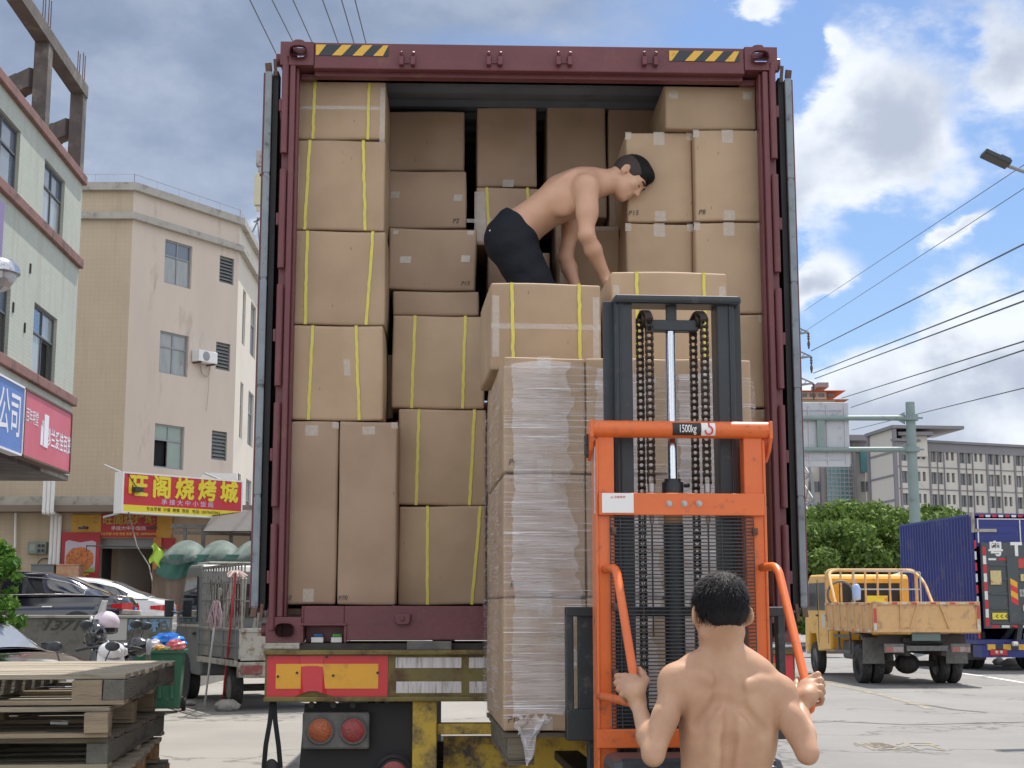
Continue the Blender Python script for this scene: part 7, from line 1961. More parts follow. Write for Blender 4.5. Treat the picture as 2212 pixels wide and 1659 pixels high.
g = G(); p = at(297, 1397, 18.4); g.lathe([(.001, -.10), (.09, -.10), (.115, -.06), (.12, .05), (.08, .12), (.001, .13)], (p.x, p.y, p.z), 'x', 22); o = g.build('round_top_box', m_bk, None, world=True, smooth=True, angle=40); tag(o, 'round black motorbike lamp housing with a silver front', 'lamp')
g = G(); g.lathe([(.001, .0), (.085, .0), (.10, -.01), (.10, -.03)], (p.x + .16, p.y, p.z), 'x', 22); g.build('lamp_glass', m_alu, o, smooth=True, world=True)
# GREY PICKUP
m_pk = mat('dull_grey_paint', (.17, .18, .185), .45, col2=(.14, .15, .15), nscale=2, dirt=(.28, .25, .20), dscale=3, damt=.5)
m_pkw = mat('chipped_cream_paint', (.40, .39, .34), .6, dirt=(.18, .10, .06), dscale=8, damt=.6)
m_cage = mat('rusty_cage_bars', (.20, .195, .175), .65, dirt=(.09, .055, .035), dscale=9, damt=.7)
h_ = math.atan2(.907, -.42)
PK = Vector((-4.16, 22.3, 0)); f_ = Vector((math.cos(h_), math.sin(h_), 0)); l_ = Vector((-f_.y, f_.x, 0))
pk = thing('pickup_truck', PK - l_ * .8 * 1.12, 'grey pickup with a rusty stake cage and worn cream tailgate', 'pickup', h_)
pk.scale = (1.12, 1.12, 1.12)
g = G(); g.bb(.04, 2.35, -.76, .76, .70, .76); g.build('bed_floor', m_pk, pk)
for s_ in (1, -1):
 g = G(); g.bb(.04, 2.35, s_ * .78 - .015, s_ * .78 + .015, .70, 1.10)
 for x in (.06, .8, 1.55, 2.3): g.bb(x, x + .05, s_ * .80 - .02, s_ * .80 + .02, .68, 1.12)
 g.bb(.04, 2.35, s_ * .805 - .012, s_ * .805 + .012, 1.07, 1.11); g.bb(.04, 2.35, s_ * .805 - .012, s_ * .805 + .012, .86, .89); g.build('bed_side', m_pk, pk, bevel=.006)
 g = G(); g.bb(.04, 2.35, s_ * .80 - .02, s_ * .80 + .02, .60, .68); g.build('side_sill', m_pkw, pk, bevel=.006)
g = G(); g.bb(0, .035, -.78, .78, .70, 1.10); g.bb(-.02, .0, -.76, .76, 1.06, 1.11); g.bb(-.02, 0, -.76, .76, .68, .74); g.bb(-.02, 0, -.45, .45, .84, .87)
tg = g.build('tailgate', m_pkw, pk, bevel=.006)
g = G(); g.bb(-.06, .02, -.80, .80, .46, .66); g.build('rear_bumper', m_pkw, pk, bevel=.01)
for s_ in (1, -1):
 g = G(); g.bb(-.09, -.06, s_ * .62 - .15, s_ * .62 + .15, .50, .62); g.build('tail_lamp', mat('dim_tail_lamp', (.22, .05, .045), .4, dirt=(.2, .18, .15), damt=.5), pk, bevel=.008)
# cage
g = G(); zc_ = 1.98
for s_ in (1, -1):
 for k in range(15):
  x = .06 + k * .163; g.bar((x, s_ * .76, 1.1), (x, s_ * .76, zc_), .018 if k % 5 else .035, .018)
 g.bar((.04, s_ * .76, zc_), (2.36, s_ * .76, zc_), .04, .04); g.bar((.04, s_ * .765, 1.5), (2.36, s_ * .765, 1.5), .03, .012); g.bar((.04, s_ * .765, 1.75), (2.36, s_ * .765, 1.75), .02, .012)
g.build('stake_cage', m_cage, pk)
g = G()
for k in range(9): y = -.72 + k * .18; g.bar((.03, y, 1.1), (.03, y, zc_), .02, .018)
g.bar((.03, -.76, zc_), (.03, .76, zc_), .04, .04); g.bar((.03, -.76, 1.48), (.03, .76, 1.48), .03, .02); g.build('rear_gate_bars', m_cage, pk)
rnd = random.Random(2); g = G()
for k in range(7):
 x, y = 2.0 + rnd.uniform(-.25, .2), rnd.uniform(-.6, .65); g.bar((x, y, .77), (x + rnd.uniform(-.5, .1), y + rnd.uniform(-.2, .2), 1.75 + rnd.uniform(-.2, .25)), .08, .03)
g.build('loose_boards', mat('pale_boards', (.42, .40, .35), .8, dirt=(.2, .16, .12)), pk)
# cab
g = G(); cabp = [(2.42, .38), (2.42, 1.15), (2.48, 1.94), (2.58, 2.05), (3.40, 2.05), (3.62, 1.86), (4.12, 1.15), (4.22, .95), (4.24, .38)]
g.prism(cabp, -.76, .76); g.build('cab', m_pk, pk, bevel=.05, smooth=False)
for s_ in (1, -1):
 g = G(); g.prism([(2.60, 1.18), (2.64, 1.86), (3.36, 1.86), (3.82, 1.18)], s_ * .765, s_ * .785); w_ = g.build('side_window', m_carglass, pk)
 g = G(); g.bb(2.5, 3.95, min(s_ * .76, s_ * .785), max(s_ * .76, s_ * .785), 1.10, 1.14); g.build('waist_strip', m_pkw, pk)
 g = G(); g.box((3.92, s_ * .93, 1.38), (.08, .14, .27)); g.bar((3.8, s_ * .78, 1.30), (3.9, s_ * .93, 1.34), .03, .03); g.build('wing_mirror', m_blk, pk, bevel=.04)
 g = G(); g.bb(2.70, 2.82, min(s_ * .76, s_ * .80), max(s_ * .76, s_ * .80), .98, 1.02); g.build('door_handle', m_blk, pk)
 for x in (.72, 3.35): wheel(pk, (0, 0, 0), .285, .17).matrix_local = Matrix.Translation((x, s_ * .66, .285)) @ Matrix.Rotation(R(90), 4, 'Z')
 g = G(); g.lathe([(.30, 0), (.37, .004), (.37, .02), (.30, .025)], (3.35, s_ * .765 - .01, .32), 'y', 20); g.build('wheel_arch', m_blk, pk)
g = G(); g.bb(2.405, 2.42, -.6, .6, 1.25, 1.75); g.build('rear_window', m_carglass, pk)
g = G(); g.bb(2.6, 3.4, -.62, .62, 2.055, 2.09); g.build('roof_hatch', m_pkw, pk, bevel=.015)
g = G(); g.bb(.1, 3.9, -.35, -.25, .45, .62); g.bb(.1, 3.9, .25, .35, .45, .62); g.cyl((.72, -.6, .285), (.72, .6, .285), .05, n=8); g.build('chassis', m_chass, pk)
pst = onz(490, 1536, 0)
g = G(); rnd = random.Random(8); g.ball((pst.x, pst.y, .07), .17, squash=(1.2, .8, .62), noise=.12, n=12); tag(g.build('wheel_chock_stone', m_kerb, None, world=True, smooth=True, angle=30), 'rough grey stone chocking the rear wheel of the pickup', 'stone')
# mops leaning on the pickup
def mop(b, t, pole_m, head_m, label, hang, hl):
 b_, t_ = onz(*b, 0.0), at(t[0], t[1], 22.0)
 o = thing('mop', b_, label, 'mop')
 g = G(); g.cyl(b_, t_, .016, n=8); g.build('handle', pole_m, o, world=True, smooth=True)
 rnd = random.Random(int(t[0])); g = G()
 for k in range(46):
  if hang:
   a = t_ + Vector((rnd.uniform(-.05, .05), rnd.uniform(-.05, .03), rnd.uniform(-.02, .04))); q = a + Vector((rnd.uniform(-.07, .06), rnd.uniform(-.06, .02), -rnd.uniform(.6, 1) * hl)); m_ = a.lerp(q, .5) + Vector((rnd.uniform(-.03, .03), -.03, 0))
  else:
   f = rnd.uniform(-1, 1); a = t_ + Vector((0, 0, .03)); q = t_ + Vector((.15 * f + .03, rnd.uniform(-.10, .10), rnd.uniform(-.05, .01))); m_ = a.lerp(q, .5) + Vector((0, 0, .035))
  g.tube([a, m_, q], .011, n=5)
 g.build('mop_head', head_m, o, world=True, smooth=True)
mop((442, 1526), (469, 1302), m_sign_w, mat('mauve_mop_yarn', (.30, .20, .22), .9, col2=(.42, .32, .34), nscale=18), 'white handled mop with a mauve head leaning on the pickup', True, .40)
mop((480, 1528), (509, 1241), mat('red_pole', (.55, .03, .04), .4), mat('pinkish_mop_yarn', (.62, .42, .38), .9, col2=(.7, .6, .55), nscale=18), 'red handled mop standing upside down against the pickup', False, .1)
# FOLIAGE
def leaf_mat(name, c1_, c2_, c3_):
 m = bpy.data.materials.new(name); m.use_nodes = True; t = m.node_tree; b = t.nodes['Principled BSDF']
 ge = t.nodes.new('ShaderNodeNewGeometry')
 c = mixc(t, smooth(t, ge.outputs['Random Per Island'], .0, .75), c1_, c2_)
 c = mixc(t, smooth(t, ge.outputs['Random Per Island'], .82, 1.0), c, c3_)
 t.links.new(c, b.inputs['Base Color']); b.inputs['Roughness'].default_value = .75; b.inputs['Specular IOR Level'].default_value = .2
 tr_ = t.nodes.new('ShaderNodeBsdfTranslucent'); t.links.new(mixc(t, .5, c, (.14, .22, .03)), tr_.inputs[0])
 ms = t.nodes.new('ShaderNodeMixShader'); ms.inputs[0].default_value = .22; t.links.new(b.outputs[0], ms.inputs[1]); t.links.new(tr_.outputs[0], ms.inputs[2])
 t.links.new(ms.outputs[0], t.nodes['Material Output'].inputs[0]); return m
m_leaf = leaf_mat('tree_leaves', (.050, .092, .026), (.145, .225, .050), (.27, .35, .11))
m_leaf2 = leaf_mat('bush_leaves', (.045, .13, .025), (.09, .20, .03), (.20, .34, .05))
m_bark = mat('bark', (.13, .10, .075), .9, col2=(.08, .06, .05), nscale=8, bump=.7, bscale=20)
def tree(loc, h, rx, label, seed, name='tree', group='roadside trees', nclump=70, per=150, leaf=.17, m_=None, trunk=.3, ry=None):
 rnd = random.Random(seed); ry = ry or rx
 o = thing(name, loc, label, 'tree' if name == 'tree' else 'bush', 0, group)
 th = h * trunk; g = G()
 top = Vector((rnd.uniform(-.3, .3), rnd.uniform(-.3, .3), h * .72))
 g.tube([(0, 0, 0), (rnd.uniform(-.1, .1), 0, th * .6), (rnd.uniform(-.2, .2), .1, th), tuple(top)], .1, n=8, rr=[h * .030, h * .024, h * .02, h * .006])
 clumps = []
 for k in range(nclump):
  f = rnd.uniform(0, 2 * math.pi); zf = rnd.uniform(-.95, 1); rad = math.sqrt(max(0, 1 - zf * zf)) * rnd.uniform(.55, 1.08)
  zc = th + (h - th) * (.5 + .48 * zf); c = Vector((rx * rad * math.cos(f), ry * rad * math.sin(f), zc))
  clumps.append((c, rnd.uniform(.30, .85) * rx * .40))
  if k % 5 == 0: a = Vector((0, 0, th * rnd.uniform(.8, 1.5))); g.tube([a, a.lerp(c, .5) + Vector((0, 0, .2)), c], .02, n=5, rr=[h * .012, h * .008, h * .003])
 g.build('trunk', m_bark, o, smooth=True)
 nr = np.random.RandomState(seed); V = []; F_ = []
 for c, r_ in clumps:
  n = int(per * (r_ / (rx * .2)) ** 1.3)
  d = nr.normal(size=(n, 3)); d /= np.linalg.norm(d, axis=1)[:, None]; d *= (nr.uniform(.3, 1, n) ** .4)[:, None] * r_ * np.array([1.15, 1.15, .8])
  P = d + np.array(c)
  a = nr.normal(size=(n, 3)); a /= np.linalg.norm(a, axis=1)[:, None]; b = np.cross(a, d / (np.linalg.norm(d, axis=1)[:, None] + 1e-6) + .4 * nr.normal(size=(n, 3))); b /= np.linalg.norm(b, axis=1)[:, None] + 1e-6
  s_ = nr.uniform(.6, 1.2, n)[:, None] * leaf
  o_ = len(V) * 4; V.append(np.stack([P - a * s_, P + b * s_ * .45, P + a * s_, P - b * s_ * .45], 1).reshape(-1, 3))
 V = np.concatenate(V); nq = len(V) // 4
 me = bpy.data.meshes.new('crown'); me.vertices.add(len(V)); me.vertices.foreach_set('co', V.astype(np.float32).ravel())
 me.loops.add(len(V)); me.loops.foreach_set('vertex_index', np.arange(len(V), dtype=np.int32)); me.polygons.add(nq)
 me.polygons.foreach_set('loop_start', np.arange(nq, dtype=np.int32) * 4); me.polygons.foreach_set('loop_total', np.full(nq, 4, dtype=np.int32)); me.update(calc_edges=True)
 me.materials.append(m_ or m_leaf); c_ = bpy.data.objects.new('crown', me); COL.objects.link(c_); c_.parent = o
 return o
bl = at(2, 1230, 20); tree((bl.x - .12, 20, 0), at(20, 1168, 20).z, .46, 'leafy green bush at the left edge in front of the dark sedan', 11, 'bush', 'plants in the yard', nclump=34, per=40, leaf=.07, m_=m_leaf2, trunk=.40)
tl2 = [(1752, 56, 1101, 2.6, 'rounded tree nearest the open container door'), (1815, 58, 1083, 2.7, 'tree behind the cab of the yellow truck'), (1872, 61, 1078, 2.8, 'tallest roadside tree, left of the green pole'),
  (1925, 57, 1096, 2.6, 'tree just left of the green pole'), (1995, 60, 1084, 2.6, 'tree right of the green pole above the blue box truck'), (1785, 66, 1070, 2.6, 'tree peeking up behind the rounded tree'), (2070, 62, 1108, 2.4, 'tree mostly hidden behind the blue box truck')]
for k, (u, Y, vt, rx, lab) in enumerate(tl2):
 p = at(u, 1200, Y); tree((p.x, Y, .11), at(u, vt, Y).z - .55, rx, lab, 20 + k, trunk=.12, nclump=40, per=250, leaf=.14)
# YELLOW TRUCK
m_tglass = mat('dim_truck_glass', (.02, .022, .026), .35, spec=.4)
m_ty = mat('truck_yellow', (.80, .43, .04), .4, col2=(.72, .38, .035), nscale=2, dirt=(.35, .22, .10), dscale=4, damt=.3, coat=.2)
m_tyr = mat('rusty_truck_yellow', (.70, .43, .19), .65, col2=(.58, .36, .17), nscale=2.2, dirt=(.36, .24, .16), dscale=5, damt=.5)
m_rw = mat('faded_red_tape', (.50, .07, .06), .5, dirt=(.4, .3, .2), damt=.4); m_ww = mat('faded_white_tape', (.60, .56, .50), .5, dirt=(.3, .2, .12), damt=.4)
YT = onz(1845, 1476, 0); T0 = Vector((YT.x + .92, 29.6, 0)); yrz = R(90 + 2.6)
yt = thing('yellow_truck', T0, 'yellow double cab tipper truck with rusty drop side bed', 'truck', yrz)
YM = Matrix.Translation(T0) @ Matrix.Rotation(yrz, 4, 'Z'); YMi = YM.inverted()
# local: x forward, y left; bed rear at x=0, half width
def yl(u, v, Y): return YMi @ at(u, v, Y)
hw = (yl(1881, 1330, 29.7).y - yl(2113, 1330, 29.7).y) / 2; yc = (yl(1881, 1330, 29.7).y + yl(2113, 1330, 29.7).y) / 2
for_z = lambda v: at(1990, v, 29.6).z
bz0, bz1 = for_z(1366), for_z(1301)
BL = 3.6
yL, yR = yc + hw, yc - hw
g = G(); g.bb(0, BL, yR, yL, bz0 - .02, bz0 + .05); g.build('bed_floor', m_tyr, yt)
g = G(); g.bb(-.03, .01, yR, yL, bz0 + .0, bz1); g.bb(-.055, -.03, yR, yL, bz1 - .05, bz1 + .01); g.bb(-.055, -.03, yR, yL, bz0, bz0 + .07)
g.bb(-.06, -.03, yL - .07, yL + .01, bz0, bz1 + .02); g.bb(-.06, -.03, yR - .01, yR + .07, bz0, bz1 + .02)
hz = bz1 - bz0
g.bar((-.045, yc + .48 * hw, bz1 - .05), (-.045, yc + .36 * hw + .15, bz0 + .07), .04, .03); g.bar((-.045, yc + .16 * hw, bz1 - .05), (-.045, yc + .32 * hw, bz0 + .07), .04, .03)
g.bar((-.045, yc - .26 * hw, bz1 - .05), (-.045, yc - .42 * hw, bz0 + .07), .04, .03)
g.build('tailgate', m_tyr, yt, bevel=.006)
for s_, y in ((1, yL), (-1, yR)):
 g = G(); g.bb(.02, BL, y - .02, y + .02, bz0, bz1); g.bb(.02, BL, y - .035, y + .035, bz1 - .05, bz1); g.bb(.02, BL, y - .035, y + .035, bz0, bz0 + .06)
 for k in range(7): x = .1 + k * .56; g.bar((x, y + s_ * .03, bz0 + .06), (x + .06, y + s_ * .03, bz1 - .05), .035, .03)
 g.build('bed_side', m_tyr, yt, bevel=.005)
 g = G()
 for k in range(9):
  x = .1 + k * .39; g.bb(x, x + .13, y + s_ * .037 - .002, y + s_ * .037 + .002, bz1 - .045, bz1 - .005, m=k % 2); g.bb(x, x + .13, y + s_ * .037 - .002, y + s_ * .037 + .002, bz0 + .005, bz0 + .05, m=(k + 1) % 2)
 g.build('marking_tape', [m_rw, m_ww], yt)
g = G()
for k in range(10): y = yR + .1 + k * (2 * hw - .2) / 10; g.bb(-.0575, -.0555, y, y + .11, bz1 - .04, bz1, m=k % 2)
g.bb(-.064, -.061, yL - .06, yL, bz0 + .32 * hz, bz0 + .8 * hz, m=0); g.bb(-.064, -.061, yL - .06, yL, bz0 + .04, bz0 + .3 * hz, m=1); g.bb(-.064, -.061, yR, yR + .06, bz0 + .45 * hz, bz0 + .9 * hz, m=0); g.bb(-.064, -.061, yR, yR + .06, bz0 + .04, bz0 + .4 * hz, m=1)
g.build('marking_tape', [m_rw, m_ww], yt)
# load behind the front rack
g = G(); g.bb(.8, .82, yl(1917, 1290, 30.4).y, yl(1872, 1290, 30.4).y, bz0 + .2, bz1 + .14); g.build('yellow_board', mat('lime_board', (.62, .55, .04), .5, dirt=(.5, .1, .05), dscale=3, damt=.5), yt)
g = G(); g.lathe([(.03, 0), (.09, .02), (.10, .25), (.06, .34), (.03, .36)], (2.4, yc + .72, bz0 + .65), 'z', 12); g.build('water_bottle', mat('pale_blue_plastic', (.30, .45, .75), .2), yt, smooth=True)
g = G(); pts = [Vector((3.2, yc + .85 + .30 * math.cos(t), bz1 + .18 + .30 * math.sin(t))) for t in [k * math.pi / 10 for k in range(20)]]; g.tube(pts, .03, n=6, closed=True); g.build('hose_coil', m_dgrey, yt, smooth=True)
g = G();
for a_, b_ in (((3.0, yc + .6, bz1 + .72), (3.0, yc - .9, bz1 + .68)), ((3.0, yc + .6, bz1 - .3), (3.0, yc + .6, bz1 + .72)), ((3.0, yc - .9, bz1 - .3), (3.0, yc - .9, bz1 + .68)), ((3.0, yc + .6, bz1 + .3), (3.0, yc - .9, bz1 + .3))): g.bar(a_, b_, .03, .03)
g.build('steel_frame', m_steel, yt)
g = G(); g.bar((.4, yR + .25, bz1 - .02), (.2, yR + .65, bz1 - .12), .07, .06); g.build('loose_timber', m_wood, yt)
# front rack
g = G(); xr_ = BL + .1; zt_ = at(1800, 1232, T0.y + xr_).z
arch = [(xr_ - .9, yL, bz1), (xr_ - .45, yL - .02, zt_ - .25), (xr_, yL - .12, zt_), (xr_, yR + .12, zt_), (xr_ - .45, yR + .02, zt_ - .25), (xr_ - .9, yR, bz1)]
g.tube(bezier(arch, rad=.25), .034, n=8); g.tube(bezier([(xr_, yL - .05, bz0), (xr_, yL - .05, zt_), (xr_, yR + .05, zt_), (xr_, yR + .05, bz0)], rad=.15), .04, n=8)
for k in range(1, 7): y = yL - .1 - k * (2 * hw - .2) / 7; g.bar((xr_, y, bz0), (xr_, y, zt_), .05, .04)
g.build('front_rack', m_tyr, yt, smooth=True)
# cab
cx0 = BL + .28; zr_ = at(1790, 1241, T0.y + cx0 + .2).z; cw = .93
g = G(); cp_ = [(cx0, .62), (cx0, zr_ - .1), (cx0 + .08, zr_), (cx0 + 1.75, zr_ + .02), (cx0 + 1.95, zr_ - .1), (cx0 + 2.35, 1.35), (cx0 + 2.42, .55), (cx0 + 2.05, .50), (cx0 + 1.95, .95), (cx0 + 1.35, .95), (cx0 + 1.2, .55)]
g.prism(cp_, yc - cw, yc + cw); g.build('cab', m_ty, yt, bevel=.05)
for s_ in (1, -1):
 y = yc + s_ * cw
 for (xa, xb, sl__) in ((cx0 + .22, cx0 + .95, 0), (cx0 + 1.08, cx0 + 1.85, .18)):
  g = G(); g.prism([(xa, 1.50), (xa, zr_ - .18), (xb, zr_ - .18), (xb + sl__, 1.50)], min(y, y + s_ * .012) , max(y, y + s_ * .012)); g.build('side_window', m_tglass, yt)
  g = G(); g.bb(xa - .04, xa - .025, min(y, y + s_ * .008), max(y, y + s_ * .008), .75, zr_ - .1); g.bb(xa, xa + .12, min(y, y + s_ * .03), max(y, y + s_ * .03), 1.36, 1.40); g.build('door_handle', m_blk, yt)
 g = G(); g.bb(cx0 + .45, cx0 + .75, min(y, y + s_ * .006), max(y, y + s_ * .006), 1.10, 1.42); g.build('door_notice', m_ww, yt)
 g = G(); g.box((cx0 + 2.2, y + s_ * .22, 1.75), (.08, .18, .35)); g.bar((cx0 + 2.1, y, 1.6), (cx0 + 2.18, y + s_ * .16, 1.68), .03, .03); g.build('wing_mirror', m_blk, yt, bevel=.03)
g = G(); g.bb(cx0 - .012, cx0, yc - .70, yc + .70, 1.55, zr_ - .2); g.build('rear_window', m_tglass, yt)
# running gear
RT = .40
for s_ in (1, -1):
 for off in (.0, .26):
  wheel(yt, (0, 0, 0), RT, .22).matrix_local = Matrix.Translation((1.35, yc + s_ * (.95 - off), RT)) @ Matrix.Rotation(R(90), 4, 'Z')
 wheel(yt, (0, 0, 0), RT - .02, .22).matrix_local = Matrix.Translation((cx0 + 1.65, yc + s_ * .80, RT - .02)) @ Matrix.Rotation(R(90), 4, 'Z')
 g = G(); g.prism([(yc + s_ * .66, bz0 - .12), (yc + s_ * 1.08, bz0 - .12), (yc + s_ * 1.10, .42), (yc + s_ * .64, .42)], .78, .80, plane='yz'); g.build('mud_flap', m_dgrey, yt)
 g = G(); g.bar((.86, yc + s_ * .95, bz0 - .15), (1.1, yc + s_ * .95, bz0 - .02), .26, .02); g.bar((1.1, yc + s_ * .95, bz0 - .02), (1.75, yc + s_ * .95, bz0 - .06), .26, .02); g.build('wheel_guard', m_dgrey, yt)
 g = G(); g.bb(-.02, .02, yc + s_ * .68 - .2, yc + s_ * .68 + .2, .66, .84); lp_ = g.build('lamp_bracket', m_dgrey, yt, bevel=.005)
 g = G(); g.bb(-.03, -.021, yc + s_ * .68 - .18, yc + s_ * .68 + .02, .68, .78, m=0); g.bb(-.03, -.021, yc + s_ * .68 + .02, yc + s_ * .68 + .18, .68, .78, m=1); g.build('tail_lamp', [mat('dusty_lens', (.32, .27, .25), .5, dirt=(.3, .1, .1), damt=.5), mat('dusty_red_lens', (.33, .12, .10), .5)], lp_)
g = G(); g.bb(-.01, .03, yc - .42, yc + .42, .70, .80)
for k in range(5): g.cyl((-.015, yc - .32 + k * .16, .75), (-.01, yc - .32 + k * .16, .75), .022, n=8)
g.build('rear_cross_member', m_dgrey, yt)
g = G(); g.bb(.0, .02, yc - .28, yc + .30, .90, 1.12); g.build('number_plate', mat('dirty_green_plate', (.12, .17, .16), .6, dirt=(.2, .18, .15), damt=.7), yt)
g = G(); g.bb(.1, 6.0, yc - .42, yc - .32, .60, .82); g.bb(.1, 6.0, yc + .32, yc + .42, .60, .82); g.bb(.2, 3.4, yc - .42, yc + .42, .86, .95); g.bar((1.35, yc - .8, .4), (1.35, yc + .8, .4), .12, .12); g.ball((1.35, yc, .40), .24, squash=(1, 1.1, .9)); g.bar((1.0, yc, .75), (4, yc, .7), .1, .1)
g.bb(.3, .34, yc - .9, yc + .9, .82, 1.02); g.build('chassis', m_chass, yt)
for s_ in (1, -1):
 g = G()
 for z in (bz0 - .12, .62): g.bar((2.0, yc + s_ * 1.0, z), (3.3, yc + s_ * 1.0, z), .03, .07)
 for x in (2.2, 3.1): g.bar((x, yc + s_ * .95, .60), (x, yc + s_ * .95, bz0), .06, .04)
 g.build('side_guard', m_dgrey, yt)
g = G(); g.bb(2.3, 3.2, yc + .45, yc + .85, .45, .85); g.build('fuel_tank', m_dgrey, yt, bevel=.05)
g = G(); g.bb(cx0 + 2.4, cx0 + 2.5, yc - .9, yc + .9, .45, .75); g.build('front_bumper', m_sign_w, yt, bevel=.02)
# BLUE BOX TRUCK
m_tb = mat('blue_box_paint', (.020, .035, .22), .4, col2=(.016, .028, .18), nscale=1.2, dirt=(.10, .11, .20), dscale=2, damt=.4)
m_slate = mat('slate_tail_lift', (.065, .082, .088), .55, col2=(.07, .085, .09), nscale=2, dirt=(.14, .13, .11), damt=.3)
m_rt = mat('red_tape', (.55, .02, .03), .4); m_wt = mat('white_tape', (.70, .70, .70), .4)
BR = at(2101, 1109, 36.6); brz = R(90 + 5.5)
bt_ = thing('blue_truck', (BR.x + 1.2, 36.6, 0), 'blue corrugated box truck with a slate tail lift full of stickers', 'truck', brz)
bt_.location = Vector((BR.x, 36.6, 0)) + Matrix.Rotation(brz, 3, 'Z') @ Vector((0, -1.2, 0))
zt_ = BR.z; zb_ = at(2101, 1392, 36.6).z; BLn = 5.2
g = G()
for s_ in (1, -1):
 pr = corr(26, BLn - .1, .05); vs = []
 for x, o_ in pr:
  for z in (zb_ + .1, zt_ - .05): vs.append((x + .05, s_ * (1.17 + o_), z))
 g.add(vs, [(2 * i, 2 * i + 2, 2 * i + 3, 2 * i + 1) for i in range(len(pr) - 1)])
g.bb(.04, BLn, -1.2, 1.2, zt_ - .06, zt_); g.bb(.04, BLn, -1.2, 1.2, zb_, zb_ + .12); g.bb(BLn - .04, BLn, -1.19, 1.19, zb_, zt_ - .06)
g.build('box_body', m_tb, bt_, recalc=False)
zl_ = at(2150, 1172, 36.5).z; zlb = at(2150, 1362, 36.5).z
g = G(); g.bb(-.02, .02, -1.16, 1.16, zl_ - .1, zt_ - .12);
for z in (zl_ + .25, zl_ + .45): g.bb(-.035, -.02, -1.1, 1.1, z, z + .05)
rd = g.build('rear_door', m_tb, bt_)
g = G(); z0_, z1_ = zl_ + .0, zt_ - .13
for y in (1.10, .0, -1.10): g.bb(-.05, -.022, y - .012, y + .012, z0_, z1_)
g.bb(-.05, -.022, -1.1, 1.1, z1_ - .02, z1_); g.build('door_edge', m_sign_w, bt_)
g = G(); g.bb(-.06, -.02, .62, 1.18, z1_ - .34, z1_ - .26); g.bb(-.03, .06, 1.17, 1.235, z1_ - .35, zt_ + .02); g.bb(.0, .16, 1.17, 1.235, zt_ - .06, zt_ + .02); g.build('hinge_fitting', m_wledge, bt_, bevel=.005)
# striped tape up the corner and along the top
g = G(); n_ = 9
for k in range(n_):
 z = zlb - .2 + (zt_ - .6 - zlb + .2) * k / n_; g.bb(-.032, -.028, 1.165, 1.215, z, z + (zt_ - .6 - zlb) / n_ * .8, m=k % 2)
for k in range(14): y = 1.05 - k * .17; g.bb(-.032, -.028, y - .12, y, zt_ - .09, zt_ - .035, m=k % 2)
g.build('marking_tape', [m_rt, m_wt], bt_)
# tail lift platform
g = G(); g.bb(-.16, -.06, -1.08, 1.08, zlb + .05, zl_)
for k in range(5): z = zlb + .16 + k * (zl_ - zlb) * .165; g.bb(-.185, -.16, -.95, .92, z, z + .05)
g.bb(-.20, -.16, .16, .46, zlb + .2, zl_ - .35)
lf = g.build('tail_lift', m_slate, bt_, bevel=.004)
g = G()
for k in range(9): z = zlb + .1 + k * (zl_ - zlb - .42) / 8; g.bb(-.165, -.161, .98, 1.06, z, z + (zl_ - zlb - .4) / 8 * .95, m=k % 2)
for k in range(8): y = .92 - k * .26; g.bb(-.165, -.161, y - .2, y, zl_ - .44, zl_ - .39, m=(k + 1) % 2); g.bb(-.165, -.161, y - .2, y, zlb + .07, zlb + .13, m=k % 2)
g.build('marking_tape', [m_rt, m_wt], lf)
BMT = Matrix.Rotation(R(-90), 4, 'Z')
def btext(nm_, s_, sz_, m_, y, z, x=-.166, **kw): return text(nm_, s_, sz_, m_, bt_, Matrix.Translation((x, y, z)) @ BMT, **kw)
btext('plate_lettering', '粤', .40, m_sign_w, .72, zl_ - .18, bold=.012); btext('plate_lettering', 'T', .46, m_sign_w, .18, zl_ - .18, bold=.02); btext('plate_lettering', '3', .46, m_sign_w, -.28, zl_ - .18, bold=.02)
H_ = zl_ - zlb
g = G(); g.bb(-.192, -.188, .62, .90, zlb + H_ * .52, zlb + H_ * .68); g.build('striped_notice', mat('cream_sticker', (.60, .50, .24), .5, dirt=(.5, .15, .08), dscale=7, damt=.6), lf)
g = G();
for k in range(4): z = zlb + H_ * (.28 + .067 * k); g.prism([(.22, z), (.40, z + .1), (.40, z + .1 + H_ * .067), (.22, z + H_ * .067)], -.206, -.202, plane='yz', m=k % 2)
g.build('diagonal_sticker', [m_refr, m_refy], lf)
g = G(); g.bb(-.192, -.188, .52, .90, zlb + H_ * .125, zlb + H_ * .20, m=0)
for k in range(3): y = .82 - k * .12; z = zlb + H_ * .162; g.prism([(y, z), (y - .05, z + .045), (y - .08, z + .045), (y - .03, z), (y - .08, z - .045), (y - .05, z - .045)], -.196, -.193, plane='yz', m=1)
g.build('arrow_sticker', [m_gold, m_hb], lf)
g = G(); g.lathe([(.001, -.190), (.12, -.190), (.12, -.186)], (0, .10, zlb + H_ * .76), 'x', 20); g.build('red_dot_sticker', m_rw, lf)
g = G(); g.bb(-.192, -.188, -.3, .12, zlb + H_ * .56, zlb + H_ * .64); g.bb(-.192, -.188, -.2, .10, zlb + H_ * .22, zlb + H_ * .29); g.build('yellow_notice', mat('cream_sticker', (.60, .50, .24), .5), lf)
btext('notice_text', '危险', .13, m_rt, -.08, zlb + H_ * .60, x=-.194); btext('small_text', '限载吨位\n保持车距', .10, m_sign_w, -.0, zlb + H_ * .42, x=-.192)
g = G(); pts_ = []
for k in range(16): t = k * math.pi / 8; r_ = .12 if k % 2 else .075; pts_.append((-.28 + r_ * math.cos(t), zlb + H_ * .76 + r_ * math.sin(t)))
g.prism(pts_, -.192, -.188, plane='yz'); g.build('sun_sticker', m_gold, lf)
